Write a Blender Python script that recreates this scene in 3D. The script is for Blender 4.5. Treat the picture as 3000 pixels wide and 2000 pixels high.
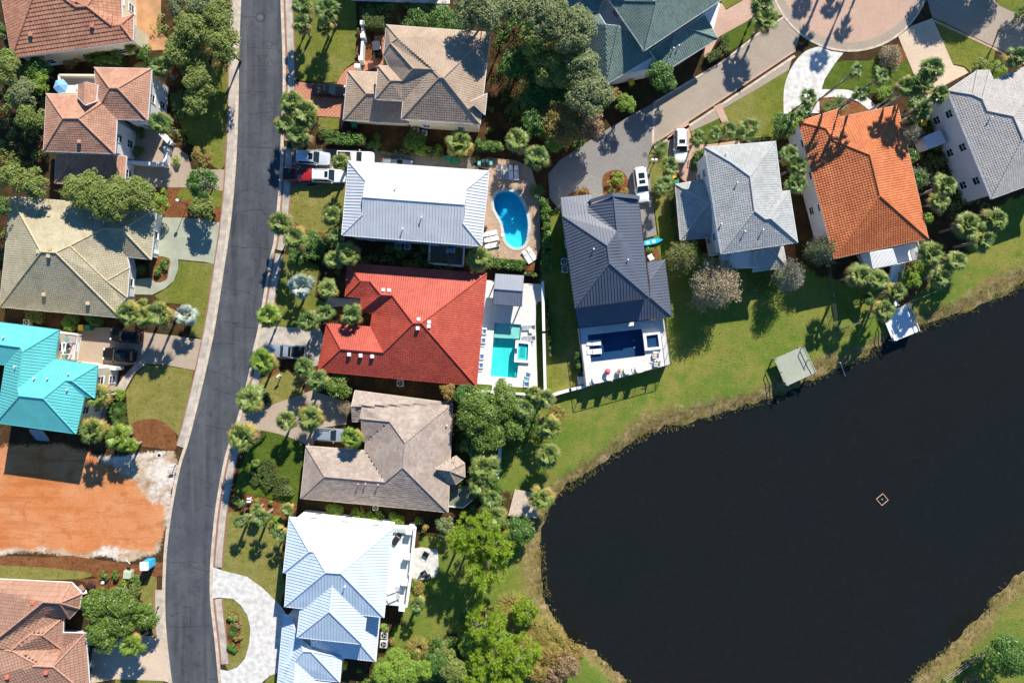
import bpy, bmesh, math, random
import numpy as np
from mathutils import Vector, Matrix
from mathutils.geometry import tessellate_polygon
for o in list(bpy.data.objects):
 bpy.data.objects.remove(o)
SC = bpy.context.scene
COL = SC.collection
# ---------------------------------------------------------------- camera, sky, sun, exposure
H = 105.0            # drone height above the ground, metres
S = 0.05             # metres per photo pixel (3000 px wide) on the ground
cam_d = bpy.data.cameras.new("camera")
cam_d.sensor_width = 36.0
cam_d.lens = 36.0 * H / (3000 * S)
cam_d.clip_start = 1.0
cam_d.clip_end = 6000.0
cam = bpy.data.objects.new("camera", cam_d)
cam.location = (0, 0, H)
COL.objects.link(cam)
SC.camera = cam
SUN_EL = math.radians(35.5)
SHX, SHY = -0.38, -0.925          # ground direction in which shadows fall
SUN_AZ = math.atan2(-SHX, -SHY)   # clockwise from +Y (north = top of the picture)
world = bpy.data.worlds.new("World")
SC.world = world
world.use_nodes = True
wn = world.node_tree.nodes
wl = world.node_tree.links
sky = wn.new('ShaderNodeTexSky')
sky.sky_type = 'NISHITA'
sky.sun_disc = False
sky.sun_elevation = SUN_EL
sky.sun_rotation = SUN_AZ
sky.air_density = 1.0
sky.dust_density = 0.05
sky.ozone_density = 5.0
bgn = wn['Background']
hsv = wn.new('ShaderNodeHueSaturation')
hsv.inputs['Saturation'].default_value = 1.2
wl.new(sky.outputs[0], hsv.inputs['Color'])
wl.new(hsv.outputs[0], bgn.inputs[0])
bgn.inputs[1].default_value = 0.09
sun_d = bpy.data.lights.new("sun", 'SUN')
sun_d.energy = 5.0
sun_d.angle = math.radians(0.5)
sun_d.color = (1.0, 0.93, 0.82)
sun = bpy.data.objects.new("sun", sun_d)
d = Vector((SHX, SHY, 0)).normalized() * math.cos(SUN_EL)
d.z = -math.sin(SUN_EL)
sun.rotation_euler = d.to_track_quat('-Z', 'Y').to_euler()
sun.location = (30, 70, 120)
COL.objects.link(sun)
SC.view_settings.view_transform = 'Standard'
SC.view_settings.look = 'None'
SC.view_settings.exposure = 0.72
SC.view_settings.gamma = 1.0
SC.view_settings.use_curve_mapping = False
# ---------------------------------------------------------------- coordinates
def P(px, py, z=0.0):
 """photo pixel (3000x2000) seen at height z -> world point"""
 k = S * (H - z) / H
 return Vector(((px - 1500) * k, (1000 - py) * k, z))
def T(c, r):
 """pixel converter for my 600x500 px measuring tiles"""
 return lambda x, y: (600 * c + x / 3.1367, 500 * r + y / 3.1367)
def R(ox, oy, s):
 return lambda x, y: (ox + x * s, oy + y * s)
R1 = R(820, 420, .1913)
R2 = R(1400, 820, .2551)
R3 = R(780, 1480, .3317)
R4 = R(0, 920, .25516)
R5 = R(1000, 0, .1913)
R6 = R(1120, 440, .22957)
R7 = R(1600, 380, .1913)
R8 = R(2300, 660, .2551)
def ID(x, y): return (x, y)
def cv(f, pts): return [f(*p[:2]) + tuple(p[2:]) for p in pts]
def smooth(pts, n=6, closed=True):
 out = []
 m = len(pts)
 rng = range(m if closed else m - 1)
 for i in rng:
  if closed:
   p0, p1, p2, p3 = (pts[(i + k - 1) % m] for k in range(4))
  else:
   p1, p2 = pts[i], pts[i + 1]
   p0 = pts[i - 1] if i > 0 else p1
   p3 = pts[i + 2] if i + 2 < m else p2
  for k in range(n):
   t = k / n
   out.append(tuple(0.5 * (2 * p1[j] + (p2[j] - p0[j]) * t + (2 * p0[j] - 5 * p1[j] + 4 * p2[j] - p3[j]) * t * t
         + (-p0[j] + 3 * p1[j] - 3 * p2[j] + p3[j]) * t ** 3) for j in range(2)))
 if not closed:
  out.append(tuple(pts[-1][:2]))
 return out
# ---------------------------------------------------------------- objects and tags
def tag(o, label=None, cat=None, group=None, kind=None):
 if label: o['label'] = label
 if cat: o['category'] = cat
 if group: o['group'] = group
 if kind: o['kind'] = kind
 return o
def thing(name, label, cat, loc=(0, 0, 0), rz=0.0, group=None):
 o = bpy.data.objects.new(name, None)
 o.empty_display_size = 0.3
 o.location = loc
 o.rotation_euler = (0, 0, rz)
 COL.objects.link(o)
 return tag(o, label, cat, group)
def mesh_obj(name, verts, faces, mats, parent=None, midx=None, uvs=None, smooth_sh=False):
 """verts in the parent's local space (or world for top-level)"""
 me = bpy.data.meshes.new(name)
 if not isinstance(verts, np.ndarray):
  verts = [tuple(v) for v in verts]
 me.from_pydata(verts, [], faces)
 if not isinstance(mats, (list, tuple)): mats = [mats]
 for m in mats: me.materials.append(m)
 if midx is not None:
  me.polygons.foreach_set('material_index', np.array(midx, dtype=np.int32))
 if uvs is not None:
  l = me.uv_layers.new(name='UVMap')
  l.data.foreach_set('uv', np.array(uvs, dtype=np.float32).ravel())
 if smooth_sh:
  me.polygons.foreach_set('use_smooth', np.ones(len(me.polygons), dtype=bool))
 me.update()
 o = bpy.data.objects.new(name, me)
 COL.objects.link(o)
 if parent is not None: o.parent = parent
 return o
def quads_obj(name, V, mats, parent=None, midx=None, UV=None):
 """V: (n,4,3) array of loose quads, built quickly"""
 n = len(V)
 me = bpy.data.meshes.new(name)
 me.vertices.add(n * 4)
 me.vertices.foreach_set('co', np.ascontiguousarray(V, dtype=np.float32).ravel())
 me.loops.add(n * 4)
 me.loops.foreach_set('vertex_index', np.arange(n * 4, dtype=np.int32))
 me.polygons.add(n)
 me.polygons.foreach_set('loop_start', np.arange(0, n * 4, 4, dtype=np.int32))
 if not isinstance(mats, (list, tuple)): mats = [mats]
 for m in mats: me.materials.append(m)
 if midx is not None:
  me.polygons.foreach_set('material_index', np.array(midx, dtype=np.int32))
 if UV is not None:
  l = me.uv_layers.new(name='UVMap')
  l.data.foreach_set('uv', np.ascontiguousarray(UV, dtype=np.float32).ravel())
 me.update(calc_edges=True)
 o = bpy.data.objects.new(name, me)
 COL.objects.link(o)
 if parent is not None: o.parent = parent
 return o
class MB:
 """collects boxes, tubes and prisms into one mesh"""
 def __init__(s): s.v = []; s.f = []; s.m = []
 def add(s, verts, faces, mi=0):
  b = len(s.v)
  s.v += [tuple(v) for v in verts]
  s.f += [tuple(i + b for i in f) for f in faces]
  s.m += [mi] * len(faces)
  return s
 def box(s, c, d, rz=0.0, mi=0, ry=0.0, rx=0.0):
  m = Matrix.Translation(c) @ Matrix.Rotation(rz, 4, 'Z') @ Matrix.Rotation(ry, 4, 'Y') @ Matrix.Rotation(rx, 4, 'X')
  vs = [m @ Vector((x * d[0] / 2, y * d[1] / 2, z * d[2] / 2)) for x in (-1, 1) for y in (-1, 1) for z in (-1, 1)]
  return s.add(vs, [(0, 1, 3, 2), (4, 6, 7, 5), (0, 4, 5, 1), (2, 3, 7, 6), (0, 2, 6, 4), (1, 5, 7, 3)], mi)
 def rbox(s, c, d, r=0.05, rz=0.0, mi=0, tp=1.0):
  """box with clipped vertical corners and a bevelled, optionally tapered top"""
  x, y, z = d[0] / 2, d[1] / 2, d[2] / 2
  r = min(r, x * .9, y * .9)
  def ring(a, zz):
   X, Y = x * a, y * a
   return [(X - r, -Y, zz), (X, -Y + r, zz), (X, Y - r, zz), (X - r, Y, zz), (-X + r, Y, zz), (-X, Y - r, zz), (-X, -Y + r, zz), (-X + r, -Y, zz)]
  m = Matrix.Translation(c) @ Matrix.Rotation(rz, 4, 'Z')
  k = min(r, z * .5)
  rings = [ring(1, -z), ring(tp, z - k), ring(tp * (1 - k / max(x, y)), z)]
  vs = [m @ Vector(p) for rg in rings for p in rg]
  fs = [tuple(range(7, -1, -1)), tuple(range(16, 24))]
  for j in (0, 8):
   for i in range(8):
    i2 = (i + 1) % 8
    fs.append((j + i, j + i2, j + 8 + i2, j + 8 + i))
  return s.add(vs, fs, mi)
 def tube(s, pts, rad, n=6, mi=0, cap=True):
  pts = [Vector(p) for p in pts]
  if not isinstance(rad, (list, tuple)): rad = [rad] * len(pts)
  vs = []
  for i, p in enumerate(pts):
   t = (pts[min(i + 1, len(pts) - 1)] - pts[max(i - 1, 0)])
   t = t.normalized() if t.length > 1e-9 else Vector((0, 0, 1))
   a = t.cross(Vector((0, 0, 1)))
   if a.length < 1e-3: a = t.cross(Vector((1, 0, 0)))
   a.normalize(); b = t.cross(a)
   for k in range(n):
    an = 2 * math.pi * k / n
    vs.append(p + (a * math.cos(an) + b * math.sin(an)) * rad[i])
  fs = []
  for i in range(len(pts) - 1):
   for k in range(n):
    k2 = (k + 1) % n
    fs.append((i * n + k, i * n + k2, (i + 1) * n + k2, (i + 1) * n + k))
  if cap:
   fs.append(tuple(range(n - 1, -1, -1)))
   fs.append(tuple((len(pts) - 1) * n + k for k in range(n)))
  return s.add(vs, fs, mi)
 def lathe(s, c, prof, n=16, mi=0):
  vs = []
  for r, z in prof:
   for k in range(n):
    a = 2 * math.pi * k / n
    vs.append((c[0] + r * math.cos(a), c[1] + r * math.sin(a), c[2] + z))
  fs = []
  for i in range(len(prof) - 1):
   for k in range(n):
    k2 = (k + 1) % n
    fs.append((i * n + k, i * n + k2, (i + 1) * n + k2, (i + 1) * n + k))
  fs.append(tuple(range(n - 1, -1, -1)))
  fs.append(tuple((len(prof) - 1) * n + k for k in range(n)))
  return s.add(vs, fs, mi)
 def prism(s, poly, z0, z1, mi=0):
  """poly: list of (x,y) world"""
  poly = list(poly)
  if area(poly) < 0: poly = poly[::-1]
  n = len(poly)
  vs = [(p[0], p[1], z0) for p in poly] + [(p[0], p[1], z1) for p in poly]
  tris = tessellate_polygon([[Vector((p[0], p[1], 0)) for p in poly]])
  fs = []
  for t in tris:
   a, b, c = t
   ar = (poly[b][0] - poly[a][0]) * (poly[c][1] - poly[a][1]) - (poly[b][1] - poly[a][1]) * (poly[c][0] - poly[a][0])
   if ar < 0: a, c = c, a
   fs.append((a + n, b + n, c + n)); fs.append((c, b, a))
  for i in range(n):
   j = (i + 1) % n
   fs.append((i, j, j + n, i + n))
  return s.add(vs, fs, mi)
 def build(s, name, mats, parent=None, off=None, sm=False):
  v = s.v
  if off is not None: v = [(a - off[0], b - off[1], c - off[2]) for a, b, c in v]
  return mesh_obj(name, v, s.f, mats, parent, s.m, smooth_sh=sm)
def area(p):
 return 0.5 * sum(p[i][0] * p[(i + 1) % len(p)][1] - p[(i + 1) % len(p)][0] * p[i][1] for i in range(len(p)))
def copy_tree(o, parent=None):
 c = o.copy()
 COL.objects.link(c)
 if parent is not None: c.parent = parent
 for ch in o.children:
  copy_tree(ch, c)
 return c
def inside(poly, x, y):
 """vectorised point in polygon"""
 x = np.asarray(x); y = np.asarray(y)
 r = np.zeros(x.shape, bool)
 n = len(poly)
 for i in range(n):
  x1, y1 = poly[i][:2]; x2, y2 = poly[(i + 1) % n][:2]
  if y1 == y2: continue
  c = ((y1 > y) != (y2 > y)) & (x < (x2 - x1) * (y - y1) / (y2 - y1) + x1)
  r ^= c
 return r
def dist_poly(poly, x, y, closed=True):
 best = np.full(np.asarray(x).shape, 1e9)
 n = len(poly)
 for i in range(n if closed else n - 1):
  ax, ay = poly[i][:2]; bx, by = poly[(i + 1) % n][:2]
  dx, dy = bx - ax, by - ay
  l2 = dx * dx + dy * dy + 1e-12
  t = np.clip(((x - ax) * dx + (y - ay) * dy) / l2, 0, 1)
  best = np.minimum(best, (x - ax - t * dx) ** 2 + (y - ay - t * dy) ** 2)
 return np.sqrt(best)
# ---------------------------------------------------------------- materials
MATS = {}
def nodes_of(name):
 m = bpy.data.materials.new(name)
 m.use_nodes = True
 nt = m.node_tree
 return m, nt, nt.nodes, nt.links, nt.nodes['Principled BSDF']
def mixc(nt, a, b, fac, blend='MIX'):
 n = nt.nodes.new('ShaderNodeMix')
 n.data_type = 'RGBA'; n.blend_type = blend
 for sock, val in ((n.inputs[6], a), (n.inputs[7], b)):
  if hasattr(val, 'is_linked') or hasattr(val, 'node'): nt.links.new(val, sock)
  else: sock.default_value = (*val[:3], 1)
 if hasattr(fac, 'node'): nt.links.new(fac, n.inputs[0])
 else: n.inputs[0].default_value = fac
 return n.outputs[2]
def noise(nt, co, scale, detail=4, rough=0.55, lo=0.35, hi=0.65, out='Fac'):
 n = nt.nodes.new('ShaderNodeTexNoise')
 n.inputs['Scale'].default_value = scale
 n.inputs['Detail'].default_value = detail
 n.inputs['Roughness'].default_value = rough
 if co is not None: nt.links.new(co, n.inputs['Vector'])
 mr = nt.nodes.new('ShaderNodeMapRange')
 mr.inputs[1].default_value = lo; mr.inputs[2].default_value = hi
 nt.links.new(n.outputs['Fac'], mr.inputs[0])
 return mr.outputs[0]
def coord(nt, kind='Object', scale=None, rot=None):
 n = nt.nodes.new('ShaderNodeTexCoord')
 o = n.outputs[kind]
 if scale is not None or rot is not None:
  mp = nt.nodes.new('ShaderNodeMapping')
  nt.links.new(o, mp.inputs[0])
  if scale is not None: mp.inputs['Scale'].default_value = scale
  if rot is not None: mp.inputs['Rotation'].default_value = (0, 0, rot)
  o = mp.outputs[0]
 return o
def add_bump(nt, b, h, strength, dist=0.02):
 bp = nt.nodes.new('ShaderNodeBump')
 bp.inputs['Strength'].default_value = strength
 bp.inputs['Distance'].default_value = dist
 nt.links.new(h, bp.inputs['Height'])
 nt.links.new(bp.outputs[0], b.inputs['Normal'])
def mat_plain(name, col, rough=0.6, var=0.15, scale=1.5, metal=0.0, bump=0.0, spec=0.4, coat=0.0):
 if name in MATS: return MATS[name]
 m, nt, N, L, b = nodes_of(name)
 co = coord(nt)
 f = noise(nt, co, scale, 5)
 lo = tuple(c * (1 - var) for c in col); hi = tuple(min(1, c * (1 + var)) for c in col)
 L.new(mixc(nt, lo, hi, f), b.inputs['Base Color'])
 b.inputs['Roughness'].default_value = rough
 b.inputs['Metallic'].default_value = metal
 b.inputs['Specular IOR Level'].default_value = spec
 b.inputs['Coat Weight'].default_value = coat
 if bump: add_bump(nt, b, noise(nt, co, scale * 12, 3), bump)
 MATS[name] = m
 return m
def mat_ground(name, cols, scales, rough=0.9, bump=0.5, bscale=6.0, fine=None):
 """layered noise: cols[0] base, then (col, scale, lo, hi) layers"""
 m, nt, N, L, b = nodes_of(name)
 co = coord(nt)
 c = cols[0]
 for col, (sc, lo, hi) in zip(cols[1:], scales):
  c = mixc(nt, c, col, noise(nt, co, sc, 6, .62, lo, hi))
 L.new(c, b.inputs['Base Color'])
 b.inputs['Roughness'].default_value = rough
 b.inputs['Specular IOR Level'].default_value = 0.15
 add_bump(nt, b, noise(nt, co, bscale, 5, .65, .2, .8), bump, 0.12)
 MATS[name] = m
 return m
def mat_brick(name, c1, c2, mort, bw=0.2, bh=0.1, rot=0.0, dots=None, var=None):
 m, nt, N, L, b = nodes_of(name)
 co = coord(nt, rot=rot)
 t = N.new('ShaderNodeTexBrick')
 t.inputs['Color1'].default_value = (*c1, 1); t.inputs['Color2'].default_value = (*c2, 1); t.inputs['Mortar'].default_value = (*mort, 1)
 t.inputs['Scale'].default_value = 1.0
 t.inputs['Brick Width'].default_value = bw; t.inputs['Row Height'].default_value = bh
 t.inputs['Mortar Size'].default_value = 0.012; t.inputs['Bias'].default_value = 0.0
 L.new(co, t.inputs['Vector'])
 c = t.outputs['Color']
 v = noise(nt, co, 0.35, 6, .6, .3, .7)
 c = mixc(nt, c, (0.87, 0.86, 0.85), v, 'MULTIPLY')
 v2 = noise(nt, co, 3.0, 5, .7, .35, .75)
 c = mixc(nt, c, (0.90, 0.89, 0.88), v2, 'MULTIPLY')
 if dots:
  ck = N.new('ShaderNodeTexVoronoi'); ck.inputs['Scale'].default_value = dots[0]; ck.inputs['Randomness'].default_value = dots[3] if len(dots) > 3 else 0.0
  L.new(coord(nt, rot=rot + 0.785), ck.inputs['Vector'])
  mr = N.new('ShaderNodeMapRange'); mr.inputs[1].default_value = dots[1]; mr.inputs[2].default_value = dots[1] - .05
  L.new(ck.outputs['Distance'], mr.inputs[0])
  c = mixc(nt, c, dots[2], mr.outputs[0])
 L.new(c, b.inputs['Base Color'])
 b.inputs['Roughness'].default_value = 0.85
 b.inputs['Specular IOR Level'].default_value = 0.2
 add_bump(nt, b, t.outputs['Fac'], 0.3, -0.01)
 MATS[name] = m
 return m
def mat_tile(name, c1, c2, c3, stain=0.35, rough=0.75, tw=0.33, th=0.30, spec=0.25):
 """roof tile: every tile its own shade, plus weather stains"""
 m, nt, N, L, b = nodes_of(name)
 uv = N.new('ShaderNodeTexCoord').outputs['UV']
 mp = N.new('ShaderNodeMapping'); mp.inputs['Scale'].default_value = (1 / tw, 1 / th, 1)
 L.new(uv, mp.inputs[0])
 fl = N.new('ShaderNodeVectorMath'); fl.operation = 'FLOOR'
 L.new(mp.outputs[0], fl.inputs[0])
 wnz = N.new('ShaderNodeTexWhiteNoise'); L.new(fl.outputs[0], wnz.inputs['Vector'])
 c = mixc(nt, c1, c2, wnz.outputs['Value'])
 co = coord(nt)
 c = mixc(nt, c, c3, noise(nt, co, 0.5, 6, .65, .42, .72))
 st = noise(nt, co, 1.6, 6, .7, .45, .8)
 mm = N.new('ShaderNodeMath'); mm.operation = 'MULTIPLY'; mm.inputs[1].default_value = stain
 L.new(st, mm.inputs[0])
 c = mixc(nt, c, (0.35, 0.33, 0.32), mm.outputs[0], 'MULTIPLY')
 L.new(c, b.inputs['Base Color'])
 b.inputs['Roughness'].default_value = rough
 b.inputs['Specular IOR Level'].default_value = spec
 MATS[name] = m
 return m
def mat_metal_roof(name, col, rough=0.42, metal=0.0, var=0.06, spec=0.5):
 m, nt, N, L, b = nodes_of(name)
 co = coord(nt)
 c = mixc(nt, tuple(x * (1 - var) for x in col), tuple(min(1, x * (1 + var)) for x in col), noise(nt, co, 0.6, 6, .6))
 uv = N.new('ShaderNodeTexCoord').outputs['UV']
 mp = N.new('ShaderNodeMapping'); mp.inputs['Scale'].default_value = (1 / .42, 0.12, 1)
 L.new(uv, mp.inputs[0])
 fl = N.new('ShaderNodeVectorMath'); fl.operation = 'FLOOR'; L.new(mp.outputs[0], fl.inputs[0])
 w = N.new('ShaderNodeTexWhiteNoise'); L.new(fl.outputs[0], w.inputs['Vector'])
 mm = N.new('ShaderNodeMath'); mm.operation = 'MULTIPLY'; mm.inputs[1].default_value = 0.12
 L.new(w.outputs['Value'], mm.inputs[0])
 c = mixc(nt, c, (0.55, 0.55, 0.57), mm.outputs[0], 'MULTIPLY')
 L.new(c, b.inputs['Base Color'])
 b.inputs['Roughness'].default_value = rough
 b.inputs['Metallic'].default_value = metal
 b.inputs['Specular IOR Level'].default_value = spec
 MATS[name] = m
 return m
def mat_leaf(name, c1, c2, c3, trans=0.3, rough=0.55, nscale=0.9, spec=0.35):
 """foliage: every leaf its own shade, larger patches of a third tone"""
 m, nt, N, L, b = nodes_of(name)
 g = N.new('ShaderNodeNewGeometry')
 c = mixc(nt, c1, c2, g.outputs['Random Per Island'])
 co = coord(nt)
 c = mixc(nt, c, c3, noise(nt, co, nscale, 4, .6, .45, .7))
 L.new(c, b.inputs['Base Color'])
 b.inputs['Roughness'].default_value = rough
 b.inputs['Specular IOR Level'].default_value = spec
 tr = N.new('ShaderNodeBsdfTranslucent')
 L.new(c, tr.inputs['Color'])
 mx = N.new('ShaderNodeMixShader'); mx.inputs[0].default_value = trans
 L.new(b.outputs[0], mx.inputs[1]); L.new(tr.outputs[0], mx.inputs[2])
 out = [n for n in N if n.type == 'OUTPUT_MATERIAL'][0]
 L.new(mx.outputs[0], out.inputs['Surface'])
 MATS[name] = m
 return m
def mat_glass(name, col=(0.02, 0.03, 0.04), rough=0.05):
 m, nt, N, L, b = nodes_of(name)
 b.inputs['Base Color'].default_value = (*col, 1)
 b.inputs['Roughness'].default_value = rough
 b.inputs['Specular IOR Level'].default_value = 0.7
 MATS[name] = m
 return m
def mat_water(name, tint, gloss=1.0, ripple=0.15, rscale=3.0):
 """clear pool water: tinted see-through layer with a sky reflection"""
 m, nt, N, L, b = nodes_of(name)
 tr = N.new('ShaderNodeBsdfTransparent'); tr.inputs['Color'].default_value = (*tint, 1)
 gl = N.new('ShaderNodeBsdfGlossy'); gl.inputs['Roughness'].default_value = 0.03
 fr = N.new('ShaderNodeLayerWeight'); fr.inputs['Blend'].default_value = .5
 bp = N.new('ShaderNodeBump'); bp.inputs['Strength'].default_value = ripple; bp.inputs['Distance'].default_value = 0.05
 L.new(noise(nt, coord(nt), rscale, 3, .5, .2, .8), bp.inputs['Height'])
 L.new(bp.outputs[0], gl.inputs['Normal'])
 pw = N.new('ShaderNodeMath'); pw.operation = 'POWER'; pw.inputs[1].default_value = 5; L.new(fr.outputs['Facing'], pw.inputs[0])
 mr = N.new('ShaderNodeMapRange'); mr.inputs[3].default_value = .025; L.new(pw.outputs[0], mr.inputs[0])
 mx = N.new('ShaderNodeMixShader')
 L.new(mr.outputs[0], mx.inputs[0]); L.new(tr.outputs[0], mx.inputs[1]); L.new(gl.outputs[0], mx.inputs[2])
 out = [n for n in N if n.type == 'OUTPUT_MATERIAL'][0]
 L.new(mx.outputs[0], out.inputs['Surface'])
 MATS[name] = m
 return m
M_ASPH = mat_ground('asphalt', [(.070, .077, .090), (.094, .100, .112), (.050, .055, .064), (.14, .14, .145)],
     [(.25, .4, .65), (.9, .5, .75), (9.0, .62, .8)], .88, .25, 14)
def _wear():
 nt = M_ASPH.node_tree; b = nt.nodes['Principled BSDF']
 src = b.inputs['Base Color'].links[0].from_socket
 c = mixc(nt, src, (.62, .62, .64), noise(nt, coord(nt, scale=(.75, .05, 1)), 1.0, 3, .5, .42, .7), 'MULTIPLY')
 c = mixc(nt, c, (.155, .155, .16), noise(nt, coord(nt, scale=(.5, .04, 1)), 1.3, 4, .6, .52, .95))
 nt.links.new(c, b.inputs['Base Color'])
_wear()
M_KERB = mat_plain('kerb concrete', (.50, .42, .33), .85, .2, 1.2, bump=.2)
M_WALK = mat_plain('sidewalk concrete', (.42, .37, .31), .88, .22, .8, bump=.2)
M_REDBRICK = mat_brick('red edging brick', (.28, .10, .07), (.36, .15, .1), (.3, .25, .2), .22, .11)
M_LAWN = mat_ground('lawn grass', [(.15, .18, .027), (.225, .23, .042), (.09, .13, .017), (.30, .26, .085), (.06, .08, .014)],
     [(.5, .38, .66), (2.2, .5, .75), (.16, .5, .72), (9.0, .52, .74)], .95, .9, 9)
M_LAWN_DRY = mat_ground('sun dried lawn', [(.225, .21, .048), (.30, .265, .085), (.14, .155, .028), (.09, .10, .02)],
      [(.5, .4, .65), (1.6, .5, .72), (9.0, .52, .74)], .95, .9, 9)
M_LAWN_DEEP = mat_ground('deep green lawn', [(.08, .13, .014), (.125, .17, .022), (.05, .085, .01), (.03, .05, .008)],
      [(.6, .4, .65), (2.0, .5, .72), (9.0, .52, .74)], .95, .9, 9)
M_MULCH = mat_ground('pine straw', [(.22, .085, .032), (.30, .13, .05), (.11, .042, .018), (.4, .2, .09), (.06, .025, .012)],
      [(.6, .4, .65), (2.0, .5, .7), (7.0, .58, .72), (5.0, .56, .7)], .95, 1.0, 12)
M_SAND = mat_ground('scraped pale sand', [(.46, .39, .31), (.62, .58, .52), (.27, .19, .12), (.15, .1, .06)],
     [(.5, .42, .6), (1.1, .5, .7), (6.0, .56, .72)], .95, .7, 8)
M_WHITE_PAVE = mat_plain('pale driveway concrete', (.56, .545, .515), .85, .2, 1.3, bump=.15)
M_BEIGE_PAVE = mat_brick('beige pavers', (.60, .47, .34), (.66, .53, .40), (.5, .4, .3), .3, .15, .4)
M_TAUPE = mat_brick('taupe road pavers', (.36, .30, .235), (.42, .35, .28), (.28, .24, .2), .24, .12, .55)
M_PINK = mat_brick('pink court pavers', (.50, .33, .25), (.56, .385, .295), (.42, .29, .22), .24, .12, .3)
M_GREYPAVE = mat_brick('grey driveway pavers', (.25, .24, .225), (.31, .295, .275), (.17, .165, .16), .2, .1, .6, dots=(3.2, .11, (.52, .5, .46), 1.0))
M_GREENPAVE = mat_plain('green grey driveway', (.33, .345, .26), .88, .12, .5, bump=.2)
M_TANPAVE = mat_brick('tan brick driveway', (.42, .33, .24), (.47, .38, .29), (.34, .28, .22), .22, .11, .1)
M_TERRA = mat_brick('terracotta dotted pavers', (.47, .18, .105), (.55, .23, .14), (.4, .2, .14), .2, .2, .08, dots=(2.35, .2, (.72, .56, .42)))
M_COBBLE = mat_brick('grey cobbles', (.20, .18, .155), (.27, .24, .20), (.12, .11, .1), .32, .2, .05)
M_BROWNCOB = mat_brick('brown pool pavers', (.43, .29, .2), (.52, .38, .27), (.3, .22, .16), .36, .24, .1)
M_COPPERDRIVE = mat_plain('copper stained driveway', (.42, .23, .11), .88, .2, .5, bump=.2)
M_TERRAZZO = mat_brick('white pool deck slabs', (.70, .685, .66), (.74, .725, .70), (.52, .51, .5), .8, .8, .08)
M_WHITE = mat_plain('white paint', (.80, .80, .79), .55, .04, .8)
M_WHITE_PL = mat_plain('white plastic', (.82, .82, .81), .35, .03, 2)
M_CREAM = mat_plain('cream stucco', (.66, .59, .44), .85, .08, .6, bump=.2)
M_STUCCO_W = mat_plain('white stucco', (.74, .73, .70), .85, .06, .6, bump=.2)
M_LILAC = mat_plain('pale lilac stucco', (.70, .67, .70), .85, .05, .6, bump=.2)
M_GREYWALL = mat_plain('grey siding', (.42, .44, .45), .8, .08, .6)
M_DARKMETAL = mat_plain('dark metal', (.03, .032, .035), .45, .1, 3, metal=.3)
M_STEEL = mat_plain('galvanised metal', (.45, .46, .47), .4, .12, 2, metal=.6)
M_BLACK = mat_plain('black rubber', (.015, .015, .016), .8, .2, 4)
M_GLASS = mat_glass('dark window glass')
M_TRUNK = mat_plain('grey bark', (.22, .18, .14), .95, .3, 4, bump=.5)
M_PTRUNK = mat_plain('palm bark', (.30, .25, .2), .95, .3, 5, bump=.5)
M_WOOD = mat_plain('weathered wood', (.36, .28, .20), .9, .2, 3, bump=.3)
# ================================================================ ground, pond, roads
t00, t10, t20, t30, t40 = (T(i, 0) for i in range(5))
t01, t11, t21, t31, t41 = (T(i, 1) for i in range(5))
t02, t12, t22, t32, t42 = (T(i, 2) for i in range(5))
t03, t13, t23, t33, t43 = (T(i, 3) for i in range(5))
shore_px = (cv(t41, [(1880, 1040), (1800, 1110), (1640, 1170), (1520, 1240), (1330, 1310), (1130, 1385), (960, 1430), (820, 1490)]) +
   cv(t42, [(690, -20), (540, 60), (500, 125), (420, 150), (300, 210), (130, 275), (0, 340)]) +
   cv(t32, [(1760, 385), (1640, 450), (1500, 520), (1300, 560), (1150, 612), (960, 682), (800, 715), (650, 760), (480, 800), (300, 860), (170, 950), (60, 1030)]) +
   cv(t22, [(1870, 1070), (1700, 1190), (1540, 1290), (1400, 1400), (1310, 1480), (1270, 1560)]) +
   cv(t23, [(1230, 60), (1215, 300), (1225, 550), (1240, 700), (1290, 830), (1330, 930), (1400, 1050), (1490, 1170), (1600, 1215), (1740, 1330), (1860, 1420)]) +
   [(1820, 1975), (1845, 2010), (1880, 2100), (2300, 2200), (2560, 2120)] +
   cv(t43, [(820, 1600), (870, 1540), (960, 1450), (1060, 1370), (1180, 1285), (1250, 1195), (1330, 1120), (1430, 1020), (1530, 925), (1600, 830), (1680, 735), (1760, 655), (1880, 575)]) +
   [(3130, 1600), (3300, 1500), (3420, 1200), (3320, 850), (3120, 800)])
SHORE = [tuple(P(x, y)[:2]) for x, y in smooth(shore_px, 4)]
WATER_Z = -0.5
LAWN_PX = [(1925, 460), (1975, 540), (1990, 720), (2130, 760), (2330, 740), (2400, 810), (2600, 850), (2790, 800), (2900, 620), (3010, 560), (3300, 500),
   (3600, 2300), (1100, 2300), (1120, 1930), (1165, 1800), (1190, 1740), (1230, 1560), (1330, 1570), (1480, 1600), (1500, 1500), (1470, 1400), (1470, 1280), (1590, 1170), (1590, 800),
   (1602, 640), (1640, 590), (1655, 660), (1690, 930), (1830, 930), (1950, 940), (1900, 600)]
LAWN_W = [tuple(P(x, y)[:2]) for x, y in LAWN_PX]
SAND_W = [tuple(P(x, y)[:2]) for x, y in cv(t02, [(630, 980), (1000, 1030), (1250, 1010), (1620, 960), (1660, 1060), (1600, 1300), (1560, 1500), (1580, 1700)]) +
   cv(t03, [(1540, 150), (1520, 420), (1250, 480), (900, 470), (420, 400), (200, 380), (0, 420), (-200, 420), (-200, 300)]) + cv(t02, [(-200, 950)])]
MULCHY_W = [tuple(P(x, y)[:2]) for x, y in cv(t23, [(60, 1260), (140, 1140), (360, 1050), (520, 950), (800, 850), (900, 1100), (900, 1400), (1300, 1500), (1480, 1568), (1400, 1900), (60, 1900)])]
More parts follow.
